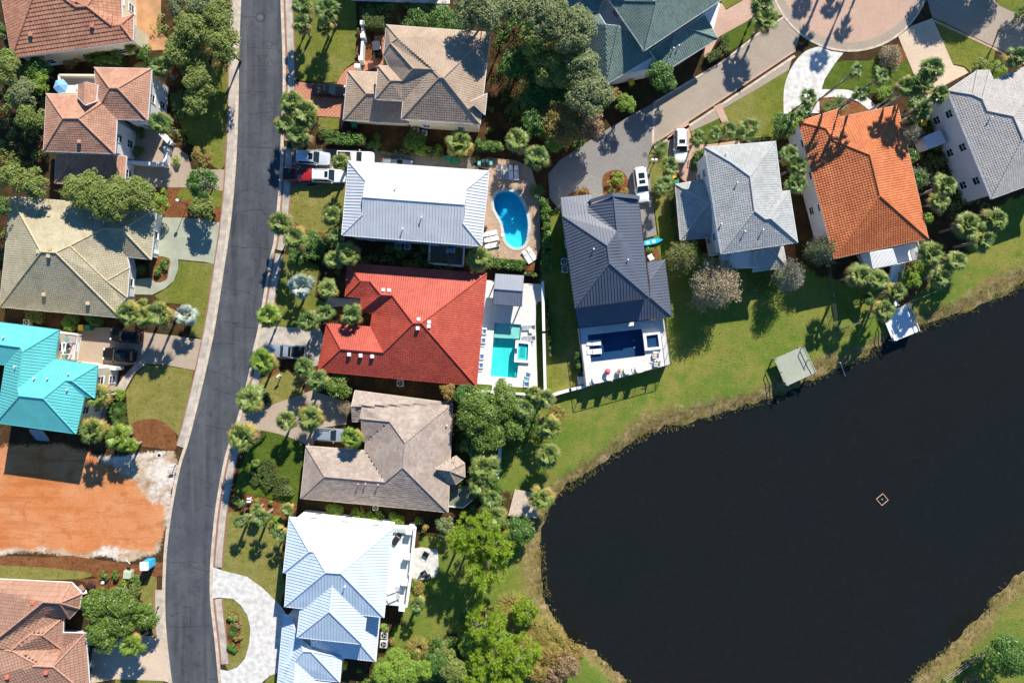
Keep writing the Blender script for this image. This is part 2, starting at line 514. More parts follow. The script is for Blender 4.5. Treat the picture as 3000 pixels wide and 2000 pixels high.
CLAY_W = [tuple(P(x, y)[:2]) for x, y in smooth(cv(t02, [(-300, 1000), (0, 985), (400, 950), (700, 990), (850, 1030), (950, 1110), (1050, 1170), (1180, 1250), (1290, 1300), (1350, 1400), (1400, 1470), (1490, 1500)]) +
 cv(t03, [(1500, 0), (1480, 60), (1500, 180), (1430, 280), (1400, 370), (1250, 350), (1000, 345), (820, 378), (600, 360), (420, 325), (250, 330), (120, 320), (0, 340), (-300, 330)]), 3)]
def build_terrain():
 st = 0.55
 xs = np.arange(-92, 92.01, st); ys = np.arange(-64, 64.01, st)
 X, Y = np.meshgrid(xs, ys)
 ins = inside(SHORE, X, Y)
 dd = dist_poly(SHORE, X, Y)
 rnd = np.random.RandomState(4)
 def vnoise(sc, seed):
  r = np.random.RandomState(seed)
  g = r.rand(int(184 / sc) + 4, int(128 / sc) + 4)
  fx = (X + 92) / sc; fy = (Y + 64) / sc
  ix = fx.astype(int); iy = fy.astype(int); ax = fx - ix; ay = fy - iy
  ax = ax * ax * (3 - 2 * ax); ay = ay * ay * (3 - 2 * ay)
  return (g[ix, iy] * (1 - ax) + g[ix + 1, iy] * ax) * (1 - ay) + (g[ix, iy + 1] * (1 - ax) + g[ix + 1, iy + 1] * ax) * ay
 n1 = vnoise(1.1, 1); n2 = vnoise(3.2, 2); n3 = vnoise(9, 3)
 sd = np.where(ins, -dd, dd) + (n1 - .5) * 0.8 + (n2 - .5) * .7
 t = np.clip((2.6 - sd) / 2.6, 0, 1); t = t * t * (3 - 2 * t)
 Z = np.where(sd > 0, -0.5 * t, np.maximum(-0.5 + sd * .55, -2.0))
 Z = Z + (n1 - .5) * .08 * (sd > 0.4) * (sd < 14) * inside(LAWN_W, X, Y)
 Z = np.minimum(Z, 0.0)
 li = inside(LAWN_W, X, Y); lawn = np.clip(.5 + np.where(li, 1, -1) * dist_poly(LAWN_W, X, Y) * .6 + (n1 - .5) * .8 + (n2 - .5) * .8, 0, 1)
 lawn = np.maximum(lawn, np.clip(1.2 - sd / 5.5, 0, 1))
 out = np.clip((np.maximum(np.abs(X) - 77, np.abs(Y) - 52)) / 6, 0, 1)
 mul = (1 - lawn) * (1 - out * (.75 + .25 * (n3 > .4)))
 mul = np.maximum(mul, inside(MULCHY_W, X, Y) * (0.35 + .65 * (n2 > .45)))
 fr = np.clip(1.25 - (sd - 0.3) / (1.6 + 2.9 * n3), 0, 1) * (sd > -2)
 sa = inside(SAND_W, X, Y) * np.clip(dist_poly(SAND_W, X, Y) / 1.2 + (n2 - .5) * 1.2, 0, 1)
 cl = np.clip(.5 + np.where(inside(CLAY_W, X, Y), 1, -1) * dist_poly(CLAY_W, X, Y) * .55 + (n1 - .5) * .5 + (n2 - .5) * .5, 0, 1)
 col = np.stack([mul, fr, sa, cl], -1)
 nx, ny = len(xs), len(ys)
 V = np.stack([X, Y, Z], -1).reshape(-1, 3)
 idx = np.arange(nx * ny).reshape(ny, nx)
 F = np.stack([idx[:-1, :-1], idx[:-1, 1:], idx[1:, 1:], idx[1:, :-1]], -1).reshape(-1, 4)
 cen = V[F].mean(1)
 keep = np.ones(len(F), bool)
 for pl in POOLS_W:
  keep &= ~(inside(pl, cen[:, 0], cen[:, 1]) | (dist_poly(pl, cen[:, 0], cen[:, 1]) < .5))
 F = F[keep]
 me = bpy.data.meshes.new('ground')
 big = [(-2500, -2500, -.02), (2500, -2500, -.02), (2500, 2500, -.02), (-2500, 2500, -.02)]
 inn = [(xs[0], ys[0], 0), (xs[-1], ys[0], 0), (xs[-1], ys[-1], 0), (xs[0], ys[-1], 0)]
 n0 = len(V)
 V2 = np.vstack([V, np.array(big)])
 corner = [0, nx - 1, nx * ny - 1, nx * (ny - 1)]
 F2 = [tuple(f) for f in F.tolist()] + [(n0 + i, n0 + (i + 1) % 4, corner[(i + 1) % 4], corner[i]) for i in range(4)]
 me.from_pydata(V2.tolist(), [], F2)
 ca = me.color_attributes.new('cover', 'FLOAT_COLOR', 'POINT')
 cc = np.vstack([col.reshape(-1, 4), np.array([[0.0, 0, 0, 0]] * 4)])
 ca.data.foreach_set('color', cc.astype(np.float32).ravel())
 me.polygons.foreach_set('use_smooth', np.ones(len(me.polygons), bool))
 o = bpy.data.objects.new('ground', me); COL.objects.link(o)
 o['kind'] = 'structure'
 m, nt, N, L, b = nodes_of('lake lawn and pine straw')
 co = coord(nt)
 at = N.new('ShaderNodeAttribute'); at.attribute_name = 'cover'
 sp = N.new('ShaderNodeSeparateColor'); L.new(at.outputs['Color'], sp.inputs[0])
 def edge(sock, w=.6):
  a = N.new('ShaderNodeMath'); a.operation = 'ADD'
  n = noise(nt, co, 2.5, 6, .7, .25, .75)
  s = N.new('ShaderNodeMath'); s.operation = 'MULTIPLY_ADD'; s.inputs[1].default_value = w; s.inputs[2].default_value = -w / 2
  L.new(n, s.inputs[0]); L.new(sock, a.inputs[0]); L.new(s.outputs[0], a.inputs[1])
  mr = N.new('ShaderNodeMapRange'); mr.inputs[1].default_value = .35; mr.inputs[2].default_value = .65
  L.new(a.outputs[0], mr.inputs[0])
  return mr.outputs[0]
 g = (.15, .215, .034)
 for colr, (sc, lo, hi) in zip([(.27, .255, .058), (.11, .215, .02), (.33, .28, .09), (.06, .095, .016)],
         [(.12, .42, .62), (.45, .5, .72), (1.3, .55, .78), (8.0, .52, .76)]):
  g = mixc(nt, g, colr, noise(nt, co, sc, 6, .62, lo, hi))
 shaded_mu = (.058, .036, .017)  # mulch colour darkened to stand in for the shade under the thickets
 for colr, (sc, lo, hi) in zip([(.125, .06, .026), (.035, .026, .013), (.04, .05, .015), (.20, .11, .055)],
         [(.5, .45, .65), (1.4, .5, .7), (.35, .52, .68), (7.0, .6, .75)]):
  shaded_mu = mixc(nt, shaded_mu, colr, noise(nt, co, sc, 6, .62, lo, hi))
 dr = (.25, .19, .07)
 for colr, (sc, lo, hi) in zip([(.42, .32, .17), (.13, .10, .035), (.12, .135, .03), (.06, .045, .02)],
         [(.8, .48, .68), (2.0, .5, .7), (.5, .55, .7), (7.0, .54, .74)]):
  dr = mixc(nt, dr, colr, noise(nt, co, sc, 6, .62, lo, hi))
 sd_ = (.56, .43, .30)
 for colr, (sc, lo, hi) in zip([(.80, .73, .65), (.36, .23, .12), (.26, .17, .08), (.2, .13, .07)],
         [(.28, .45, .58), (.5, .5, .66), (2.2, .57, .72), (7.0, .6, .78)]):
  sd_ = mixc(nt, sd_, colr, noise(nt, co, sc, 6, .66, lo, hi))
 c = mixc(nt, g, shaded_mu, edge(sp.outputs[0]))
 c = mixc(nt, c, dr, edge(sp.outputs[1], .9))
 c = mixc(nt, c, sd_, edge(sp.outputs[2], .8))
 cy = (.64, .235, .082)
 for colr, (sc, lo, hi) in zip([(.70, .32, .15), (.54, .165, .05), (.72, .40, .22)], [(.15, .4, .62), (.5, .5, .72), (3.0, .56, .8)]):
  cy = mixc(nt, cy, colr, noise(nt, co, sc, 6, .62, lo, hi))
 cy = mixc(nt, cy, (.50, .16, .05), noise(nt, coord(nt, scale=(.12, 1, 1), rot=.03), .7, 6, .65, .5, .72))
 cy = mixc(nt, cy, (.47, .15, .05), noise(nt, coord(nt, scale=(.05, 3, 1), rot=-.05), .8, 5, .7, .6, .75))
 c = mixc(nt, c, cy, edge(at.outputs['Alpha'], .7))
 L.new(c, b.inputs['Base Color'])
 b.inputs['Roughness'].default_value = .95
 b.inputs['Specular IOR Level'].default_value = .1
 add_bump(nt, b, noise(nt, co, 8, 6, .7, .2, .8), .9, .14)
 me.materials.append(m)
 return o
def sheet(name, px, z, mat, holes=(), sm=0, kind='structure', skirt=0.06, proj=True):
 if sm: px = smooth(px, sm)
 loop = [P(x, y)[:2] for x, y in px]
 hl = [[P(x, y)[:2] for x, y in h] for h in holes]
 polys = [[Vector((p[0], p[1], 0)) for p in loop]] + [[Vector((p[0], p[1], 0)) for p in h] for h in hl]
 tris = tessellate_polygon(polys)
 pts = [p for pl in polys for p in pl]
 vs = [(p.x, p.y, z) for p in pts]
 fs = []
 for a, b, c in tris:
  ar = (pts[b].x - pts[a].x) * (pts[c].y - pts[a].y) - (pts[b].y - pts[a].y) * (pts[c].x - pts[a].x)
  fs.append((a, b, c) if ar > 0 else (c, b, a))
 if skirt:
  base = 0
  for pl in polys:
   n = len(pl); o0 = len(vs)
   vs += [(p.x, p.y, z - skirt) for p in pl]
   for i in range(n):
    j = (i + 1) % n
    fs.append((base + i, base + j, o0 + j, o0 + i))
   base += n
 o = mesh_obj(name, vs, fs, mat)
 if kind: o['kind'] = kind
 return o
def offset_line(pl, d):
 out = []
 for i, p in enumerate(pl):
  a = pl[max(i - 1, 0)]; b = pl[min(i + 1, len(pl) - 1)]
  tx, ty = b[0] - a[0], b[1] - a[1]
  l = math.hypot(tx, ty) or 1
  out.append((p[0] - ty / l * d, p[1] + tx / l * d))
 return out
def band(name, line, d0, d1, z, mat, skirt=.12):
 a = offset_line(line, d0); b = offset_line(line, d1)
 return sheet(name, a + b[::-1], z, mat, skirt=skirt)
# ---- pools (outlines in photo px, needed before the ground so that it can leave holes)
KIDNEY = smooth(cv(t21, [(850, 195), (930, 192), (990, 225), (1040, 300), (1075, 400), (1088, 500), (1080, 600), (1050, 680), (990, 708), (930, 690), (885, 640), (868, 560), (850, 480), (810, 405), (780, 340), (776, 270), (805, 215)]), 5)
REDPOOL = cv(R2, [(192, 488), (498, 512), (487, 690), (437, 690), (415, 940), (468, 950), (447, 1124), (146, 1102)])
NAVYPOOL = cv(R2, [(1262, 632), (1880, 562), (1920, 868), (1300, 942)])
DECK_Z = 2.0
POOLS_W = [[tuple(P(x, y)[:2]) for x, y in KIDNEY], [tuple(P(x, y)[:2]) for x, y in REDPOOL]]
build_terrain()
_sp = [(p[0] + 0.0, p[1]) for p in SHORE]
_c = (sum(p[0] for p in _sp) / len(_sp), sum(p[1] for p in _sp) / len(_sp))
_sp = [(p[0] + 1.6 * (p[0] - _c[0]) / math.hypot(p[0] - _c[0], p[1] - _c[1]), p[1] + 1.6 * (p[1] - _c[1]) / math.hypot(p[0] - _c[0], p[1] - _c[1])) for p in _sp]
wat = mesh_obj('water', [(p[0], p[1], WATER_Z) for p in _sp], [t if area([_sp[i] for i in t]) > 0 else t[::-1] for t in tessellate_polygon([[Vector((p[0], p[1], 0)) for p in _sp]])], [])
def _water():
 m, nt, N, L, b = nodes_of('dark pond water')
 co = coord(nt)
 c = mixc(nt, (.0085, .0112, .0105), (.0108, .0108, .0093), noise(nt, co, .05, 4, .5)); c = mixc(nt, c, (.0125, .0165, .0165), noise(nt, co, 1.3, 6, .75, .5, .9)); L.new(c, b.inputs['Base Color'])
 b.inputs['Roughness'].default_value = .12
 b.inputs['IOR'].default_value = 1.33
 b.inputs['Specular IOR Level'].default_value = .5
 add_bump(nt, b, noise(nt, co, 2.2, 5, .6, .2, .8), .35, .04)
 return m
wat.data.materials.append(_water()); wat['kind'] = 'structure'
# ---- main road with kerbs, red brick edging and pavements
road_r = smooth([(822, -60), (822, 0), (829, 223), (823, 382), (820, 500), (804, 691), (791, 755), (772, 867), (756, 962), (741, 1040), (721, 1127), (694, 1230), (661, 1330), (634, 1470), (622, 1580), (616, 1659), (616, 1755), (630, 1883), (641, 2000), (650, 2070)], 4, False)
road_l = smooth([(708, -60), (707, 0), (701, 159), (699, 319), (691, 500), (676, 659), (655, 803), (632, 950), (600, 1105), (555, 1287), (530, 1367), (504, 1500), (488, 1640), (486, 1819), (505, 2000), (515, 2070)], 4, False)
sheet('road', road_l + road_r[::-1], 0.02, M_ASPH)
band('kerb', road_r, 0, -9, 0.10, M_KERB)
band('kerb', road_l, 0, 9, 0.10, M_KERB)
def cut(line, y0, y1): return [p for p in line if y0 <= p[1] <= y1]
for y0, y1 in ((-60, 430), (430, 735), (735, 955), (1010, 1040), (1070, 1225), (1280, 1668), (1740, 1962)):
 seg = cut(road_r, y0, y1)
 if len(seg) < 2: continue
 band('brick_edging', seg, -9, -15, 0.104, M_REDBRICK)
 band('sidewalk', seg, -15, -34, 0.108, M_WALK)
 band('brick_edging', seg, -34, -38, 0.104, M_REDBRICK)
for y0, y1 in ((-60, 1330), (1690, 1870)):
 seg = cut(road_l, y0, y1)
 if len(seg) < 2: continue
 band('sidewalk', seg, 9, 29, 0.108, M_WALK)
 band('brick_edging', seg, 29, 33, 0.104, M_REDBRICK)
def cracks():
 mb = MB(); rnd = random.Random(3)
 L = []
 def c(f, *pts): L.append([f(*p) for p in pts])
 c(t10, (345, 160), (465, 158)); c(t10, (685, 130), (665, 240), (675, 320)); c(t10, (540, 380), (590, 378), (635, 408), (660, 405), (685, 360)); c(t10, (660, 405), (675, 475))
 c(t10, (400, 440), (520, 443), (615, 448), (612, 420), (635, 408)); c(t10, (585, 460), (580, 515), (525, 548), (522, 590), (530, 610)); c(t10, (425, 612), (530, 608), (620, 622)); c(t10, (345, 855), (430, 838), (520, 845), (605, 868))
 c(t10, (595, 890), (605, 990), (660, 1000)); c(t10, (415, 1052), (480, 1050), (500, 1038), (640, 1032)); c(t10, (365, 1150), (335, 1350)); c(t10, (330, 1348), (430, 1352), (520, 1360), (625, 1360)); c(t10, (598, 1060), (600, 1130)); c(t10, (612, 545), (618, 600))
 c(t11, (345, 182), (400, 180), (440, 165), (500, 205), (580, 222)); c(t11, (445, 160), (470, 120)); c(t11, (245, 462), (280, 455), (290, 410), (310, 378), (380, 375), (430, 358), (540, 362), (548, 420)); c(t11, (290, 415), (262, 520), (258, 620)); c(t11, (215, 702), (290, 698), (350, 706), (440, 704), (520, 712), (605, 726))
 c(t11, (410, 795), (460, 820), (495, 865)); c(t11, (460, 820), (470, 830), (498, 826)); c(t11, (165, 1075), (240, 1085), (330, 1105), (400, 1120), (470, 1160)); c(t11, (470, 1160), (445, 1210), (445, 1290)); c(t11, (470, 940), (440, 1000), (430, 1110)); c(t11, (175, 1382), (230, 1388), (275, 1410), (320, 1395)); c(t11, (275, 1410), (285, 1425), (350, 1440), (490, 1450)); c(t11, (275, 1440), (255, 1530))
 c(t12, (40, 30), (110, 20), (190, 15), (300, 30)); c(t12, (20, 265), (100, 280), (180, 300), (200, 325), (270, 350), (320, 395)); c(t12, (100, 430), (120, 455), (240, 485)); c(t12, (0, 765), (60, 785), (110, 788), (200, 808)); c(t12, (335, 205), (300, 325)); c(t12, (0, 1290), (60, 1310), (110, 1340)); c(t12, (0, 1500), (80, 1515))
 c(t02, (1850, 640), (1800, 750), (1830, 770), (1800, 840)); c(t02, (1880, 540), (1860, 630)); c(t02, (1730, 1080), (1755, 1150), (1720, 1230)); c(t02, (1800, 1240), (1880, 1280))
 c(t03, (1570, 455), (1680, 462), (1740, 450), (1830, 460)); c(t03, (1680, 462), (1700, 525)); c(t03, (1740, 475), (1790, 515), (1880, 532)); c(t03, (1860, 600), (1800, 640), (1775, 700), (1790, 765), (1830, 768)); c(t03, (1680, 750), (1655, 830), (1690, 870), (1745, 868), (1752, 930)); c(t03, (1665, 922), (1750, 905)); c(t03, (1580, 1040), (1660, 1060), (1700, 1050), (1755, 1048), (1880, 1040)); c(t03, (1690, 950), (1685, 1030), (1725, 1015)); c(t03, (1655, 1060), (1645, 1140), (1605, 1220)); c(t03, (1755, 960), (1755, 1048)); c(t03, (1735, 1470), (1740, 1568)); c(t03, (1540, 935), (1600, 955))
 c(t13, (0, 1040), (45, 1045)); c(t13, (30, 1535), (115, 1525)); c(t13, (0, 535), (45, 540))
 for pl in L:
  pts = []
  for a, b in zip(pl, pl[1:]):
   n = max(2, int(math.hypot(b[0] - a[0], b[1] - a[1]) / 6))
   for k in range(n):
    t = k / n
    pts.append((a[0] + (b[0] - a[0]) * t + rnd.uniform(-1.2, 1.2), a[1] + (b[1] - a[1]) * t + rnd.uniform(-1.2, 1.2)))
  pts.append(pl[-1])
  w = [rnd.uniform(.5, 1.25) for _ in pts]
  a = offset_line(pts, .6); b = offset_line(pts, -.6)
  A = [P(p[0] + (q[0] - p[0]) * k, p[1] + (q[1] - p[1]) * k) for p, q, k in zip(pts, a, w)]
  B = [P(p[0] + (q[0] - p[0]) * k, p[1] + (q[1] - p[1]) * k) for p, q, k in zip(pts, b, w)]
  n = len(pts)
  mb.add([(p.x, p.y, .026) for p in A + B], [(i + 1, i, i + n, i + n + 1) for i in range(n - 1)])
 o = mb.build('road_cracks', mat_plain('crack sealant', (.018, .018, .02), .9, .2, 2))
 o['kind'] = 'structure'
cracks()
# ---- driveways, lawns and beds (photo px, each a thin sheet)
Z1, Z2, Z3, Z4, Z5 = .03, .045, .06, .075, .09
sheet('driveway', cv(t00, [(1190, -60), (1480, -60), (1480, 300), (1560, 380), (1520, 460), (1320, 470), (1250, 300)]), Z2, M_COPPERDRIVE)
sheet('lawn', cv(t00, [(1230, 640), (1245, 590), (1330, 570), (1340, 640)]), Z2, M_LAWN_DRY, sm=2)
sheet('lawn', [(560, 260), (660, 200), (666, 320), (662, 420), (655, 490), (625, 488), (560, 420), (520, 330)], Z2, M_LAWN, sm=3)
sheet('driveway', cv(t00, [(1550, 1350), (1640, 1360), (1730, 1430), (1760, 1560)]) + [(690, 497), (678, 562), (610, 556)] + cv(t01, [(1690, 155), (1480, 155), (1150, 140), (1150, -60), (1500, -60)]), Z3, M_TANPAVE)
sheet('courtyard', cv(t00, [(1150, 1130), (1480, 1170), (1560, 1350), (1500, 1500), (1180, 1480)]), Z2, M_TANPAVE)
sheet('garden_bed', cv(t01, [(1420, 155), (1880, 165), (2030, 180), (2080, 360), (2030, 470), (1700, 440), (1500, 430), (1420, 300)]), Z2, M_MULCH, sm=3)
sheet('lawn', cv(t01, [(1700, 165), (1640, 200), (1640, 260), (1760, 270), (1900, 240)]), Z3, M_LAWN, sm=3)
sheet('lawn', cv(t11, [(40, 190), (170, 190), (155, 345), (60, 300), (30, 280)]), Z4, M_LAWN, sm=2)
sheet('driveway', cv(t01, [(1440, 430), (1640, 432), (1880, 445)]) + cv(t11, [(60, 475), (225, 470), (150, 880), (90, 858)]) + cv(t01, [(1880, 838), (1640, 815), (1640, 900), (1600, 1010), (1520, 1080), (1400, 1140), (1220, 1135), (1220, 1000), (1400, 985), (1440, 800)]), Z3, M_GREENPAVE)
sheet('garden_bed', cv(t01, [(1390, 800), (1555, 805), (1550, 920), (1530, 1000), (1440, 1025), (1380, 960)]), Z4, M_MULCH, sm=3)
sheet('lawn', cv(t01, [(1650, 825), (1880, 850), (1968, 855), (1940, 1100), (1900, 1400), (1870, 1540), (1740, 1520), (1810, 1320), (1700, 1230), (1500, 1210), (1420, 1150), (1550, 1070), (1620, 980)]), Z2, M_LAWN)
sheet('driveway', cv(t01, [(720, 1440), (1000, 1440), (1290, 1480), (1560, 1510), (1900, 1555), (1975, 1500)]) + [(627, 985), (598, 1084)] + cv(t02, [(1780, 262), (1520, 215), (1280, 200), (1060, 235), (900, 215), (690, 170), (700, 0)]), Z3, M_TANPAVE)
sheet('path', cv(t02, [(1350, 200), (1230, 300), (1150, 450), (1060, 440), (1130, 330), (1250, 200)]), Z4, M_WALK)
sheet('path', cv(t02, [(960, 240), (1060, 250), (1030, 480), (960, 720), (920, 740), (960, 480)]), Z4, M_WALK)
sheet('lawn', cv(t02, [(1340, 215), (1530, 225), (1780, 265), (1740, 480), (1640, 870), (1560, 780), (1430, 715), (1280, 725), (1190, 800), (1170, 640), (1160, 460), (1240, 320)]), Z2, M_LAWN_DRY)
sheet('garden_bed', cv(t02, [(1180, 800), (1240, 740), (1330, 715), (1440, 715), (1540, 760), (1600, 830), (1625, 920), (1600, 1000), (1450, 980), (1250, 950), (1150, 880)]), Z3, M_MULCH, sm=3)
sheet('garden_bed', cv(t03, [(-200, 420), (150, 400), (420, 415), (620, 395), (800, 420), (1000, 450), (1280, 480), (1500, 460), (1500, 580), (1440, 600), (1400, 900), (1280, 760), (1100, 700), (850, 720), (780, 640), (700, 620), (900, 600), (600, 540), (200, 500), (-200, 480)]), Z2, M_MULCH, sm=3)
sheet('lawn', cv(t03, [(-200, 490), (200, 495), (420, 505), (640, 530), (850, 560), (760, 610), (400, 615), (-200, 610)]), Z3, M_LAWN_DRY, sm=2)
sheet('lawn', cv(t03, [(1330, 640), (1440, 600), (1440, 1140), (1400, 1100), (1420, 900), (1290, 800)]), Z3, M_LAWN_DRY, sm=2)
sheet('driveway', cv(t03, [(850, 1250), (1100, 1130), (1300, 1130), (1450, 1140), (1530, 1120), (1555, 1350), (1585, 1568), (1500, 1545), (1060, 1530), (830, 1568), (830, 1400)]), Z3, M_BEIGE_PAVE)
sheet('lawn', cv(t03, [(1060, 1535), (1500, 1548), (1500, 1700), (1060, 1700)]), Z3, M_LAWN)
sheet('lawn', cv(t10, [(800, -60), (1380, -60), (1400, 280), (1385, 450), (1370, 575), (1290, 630), (1230, 720), (1220, 760), (1000, 755), (870, 740), (790, 690), (815, 400)]), Z2, M_LAWN)
sheet('driveway', cv(t10, [(745, 705), (830, 750), (950, 768), (1215, 770), (1245, 700), (1300, 635), (1400, 580), (1500, 560), (1550, 500), (1560, 330), (1650, 330), (1640, 600), (1330, 700), (1290, 1080), (1250, 1200), (1240, 1080), (1040, 1070), (900, 980), (760, 880)]), Z3, M_TERRA)
sheet('garden_bed', cv(t10, [(1400, 280), (1470, 290), (1540, 400), (1530, 520), (1490, 560), (1370, 580), (1400, 430)]), Z4, M_MULCH, sm=2)
sheet('lawn', cv(t10, [(1050, 1080), (1235, 1085), (1230, 1185), (1130, 1200), (1040, 1140)]), Z2, M_LAWN, sm=0)
sheet('driveway', cv(t10, [(700, 1340), (920, 1380), (1110, 1370), (1500, 1375), (1900, 1430)]) + cv(t20, [(0, 1400), (310, 1430), (600, 1450), (640, 1568), (300, 1700)]) + cv(t11, [(1300, 60), (1290, 170), (1000, 120), (960, 120), (900, 160), (760, 140), (690, 140)]), Z2, M_COBBLE)
sheet('lawn', cv(t11, [(760, 140), (880, 150), (1290, 100), (1290, 330), (1240, 480), (1100, 575), (930, 545), (760, 420), (740, 300)]), Z3, M_LAWN_DRY)
sheet('garden_bed', cv(t11, [(800, 460), (950, 550), (1110, 575), (1130, 600), (900, 620), (760, 560)]), Z4, M_MULCH, sm=2)
sheet('lawn', cv(t11, [(690, 760), (900, 800), (1050, 880), (1010, 1160), (1110, 1210), (1040, 1290), (880, 1430), (600, 1430), (560, 1230), (600, 1130)]), Z2, M_LAWN)
sheet('driveway', cv(t11, [(490, 1450), (610, 1430), (860, 1440), (1010, 1300), (1110, 1210), (1150, 1165), (1440, 1180), (1435, 1250), (1240, 1245), (1120, 1260), (1040, 1400), (1120, 1568)]) + cv(t12, [(1120, 200), (1000, 230), (900, 160), (580, 160), (450, 130), (440, 80)]), Z3, M_WALK)
sheet('garden_bed', cv(t12, [(540, 290), (620, 220), (700, 260), (640, 310), (590, 340)]), Z3, M_MULCH, sm=2)
sheet('lawn', cv(t12, [(520, 330), (640, 300), (740, 250), (800, 300), (870, 380), (920, 470), (760, 530), (620, 580), (520, 590), (500, 480)]), Z2, M_LAWN_DRY)
sheet('driveway', cv(t12, [(330, 660), (500, 600), (620, 580), (760, 530), (920, 475), (980, 450), (1330, 560), (1300, 760), (1010, 800), (1000, 1000), (900, 930), (780, 880), (690, 850), (560, 820), (470, 810), (310, 770)]), Z3, M_TANPAVE)
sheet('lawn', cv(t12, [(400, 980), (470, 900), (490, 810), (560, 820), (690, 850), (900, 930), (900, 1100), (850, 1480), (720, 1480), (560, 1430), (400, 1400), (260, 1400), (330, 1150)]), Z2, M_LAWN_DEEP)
sheet('garden_bed', cv(t12, [(230, 1410), (400, 1405), (560, 1440), (720, 1490), (850, 1480), (830, 1568)]) + cv(t13, [(760, 30), (770, 100), (600, 140), (560, 30), (330, -10), (210, -10)]), Z3, M_MULCH, sm=2)
sheet('lawn', cv(t13, [(200, 0), (330, -10), (560, 40), (640, 130), (720, 250), (700, 450), (740, 700), (690, 850), (520, 680), (390, 590), (150, 530), (165, 250)]), Z2, M_LAWN_DRY)
sheet('driveway', cv(t13, [(75, 500), (150, 530), (390, 590), (540, 700), (700, 860), (760, 950), (700, 1400), (660, 1480), (590, 1500), (520, 1600), (140, 1600), (130, 1440), (210, 1455), (300, 1420), (370, 1340), (410, 1200), (420, 1060), (390, 940), (330, 850), (260, 790), (140, 780), (60, 790)]), Z3, M_WHITE_PAVE)
sheet('lawn', cv(t13, [(140, 785), (250, 790), (320, 850), (385, 945), (418, 1060), (408, 1200), (368, 1335), (300, 1415), (215, 1452), (190, 1400), (150, 1000)]), Z3, M_LAWN_DRY)
sheet('garden_bed', cv(t13, [(240, 910), (310, 930), (330, 1100), (320, 1250), (240, 1290), (210, 1150), (200, 1000)]), Z4, M_MULCH, sm=2)
sheet('lawn', cv(t13, [(520, 1568), (600, 1495), (660, 1490), (660, 1700), (500, 1700)]), Z3, M_LAWN)
sheet('patio', smooth(cv(R3, [(1270, 385), (1480, 385), (1515, 410), (1520, 560), (1495, 625), (1450, 640), (1270, 635)]), 2), Z3, M_WHITE_PAVE)
sheet('patio', [(1030, -80), (1322, -80), (1318, 12), (1235, 10), (1030, 3)], Z3, M_WHITE_PAVE)
sheet('patio', cv(R6, [(1150, 180), (1330, 90), (1700, 130), (1900, 230), (2010, 600), (2015, 1250), (1960, 1420), (1860, 1450), (1380, 1370), (1280, 1300), (1360, 260)]), Z2, M_BROWNCOB, holes=[KIDNEY])
sheet('garden_bed', cv(R6, [(1850, 1400), (1960, 1400), (1930, 1540), (1850, 1540)]), Z3, M_MULCH)
sheet('patio', cv(R6, [(600, 1190), (1050, 1220), (1040, 1480), (600, 1440)]), Z2, M_COBBLE)
sheet('lawn', cv(R2, [(765, 30), (1070, 0), (1200, 950), (1150, 1200), (790, 1330)]), Z2, M_LAWN)
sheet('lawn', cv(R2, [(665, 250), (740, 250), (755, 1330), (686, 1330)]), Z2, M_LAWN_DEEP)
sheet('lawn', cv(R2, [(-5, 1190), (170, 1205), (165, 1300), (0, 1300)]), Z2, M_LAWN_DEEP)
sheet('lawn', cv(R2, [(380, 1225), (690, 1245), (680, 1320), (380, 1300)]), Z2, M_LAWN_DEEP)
sheet('pool_deck', cv(R2, [(90, 0), (180, 10), (520, 40), (760, 50), (745, 245), (690, 250), (668, 300), (664, 500), (686, 1245), (375, 1222), (378, 1270), (165, 1270), (166, 1205), (-20, 1190), (40, 600)]), Z4, M_TERRAZZO, holes=[REDPOOL])
sheet('road', cv(t30, [(370, 935), (1010, 555), (1290, 330), (1560, 150), (1700, 330), (1660, 480), (1640, 490), (350, 1330)]), .02, M_TAUPE)
low = cv(t30, [(350, 1330), (500, 1240), (930, 960), (1640, 490)])
band('kerb', low, 0, -6, .08, M_PINK); band('kerb', low, 7, 14, .06, M_KERB)
up = cv(t30, [(375, 930), (1010, 550), (1290, 325), (1560, 145)])
band('kerb', up, 0, 6, .08, M_KERB)
sheet('kerb', cv(t30, [(360, 930), (378, 940), (362, 1330), (342, 1340)]), .05, M_KERB)
sheet('sidewalk', cv(t30, [(690, 1140), (930, 990), (980, 960), (1640, 510), (1600, 650), (1000, 1000), (960, 1090), (700, 1210)]), Z1, M_TAUPE)
CC = (2490, -85)
sheet('court', [(CC[0] + 236 * math.cos(a * math.pi / 24), CC[1] + 236 * math.sin(a * math.pi / 24)) for a in range(48)], .035, M_PINK)
ringo = [(CC[0] + 238 * math.cos(a * math.pi / 32), CC[1] + 238 * math.sin(a * math.pi / 32)) for a in range(-2, 35)]
band('kerb', ringo, 0, 6, .07, M_KERB); band('sidewalk', ringo, 6, 28, .05, M_TAUPE)
sheet('driveway', cv(t30, [(370, 940), (345, 1340), (303, 1450), (320, 1568)]) + cv(t31, [(400, 590), (280, 620), (0, 560)]) + [(1660, 640), (1610, 580), (1606, 510), (1640, 470), (1700, 430), (1800, 366)], Z2, M_GREYPAVE)
sheet('lawn', cv(t30, [(305, 1450), (350, 1370), (490, 1280), (510, 1470), (600, 1700), (600, 2100), (390, 2160), (320, 1568)]), Z2, M_LAWN)
sheet('driveway', cv(t30, [(485, 1260), (680, 1120), (715, 1330), (840, 1330), (1020, 1310), (1140, 1290), (1050, 1120), (980, 1000), (910, 980), (960, 960), (1000, 1010), (1050, 1130), (1160, 1330), (830, 1350), (830, 1568), (700, 1700), (620, 1650), (505, 1480)]), Z3, M_PINK)
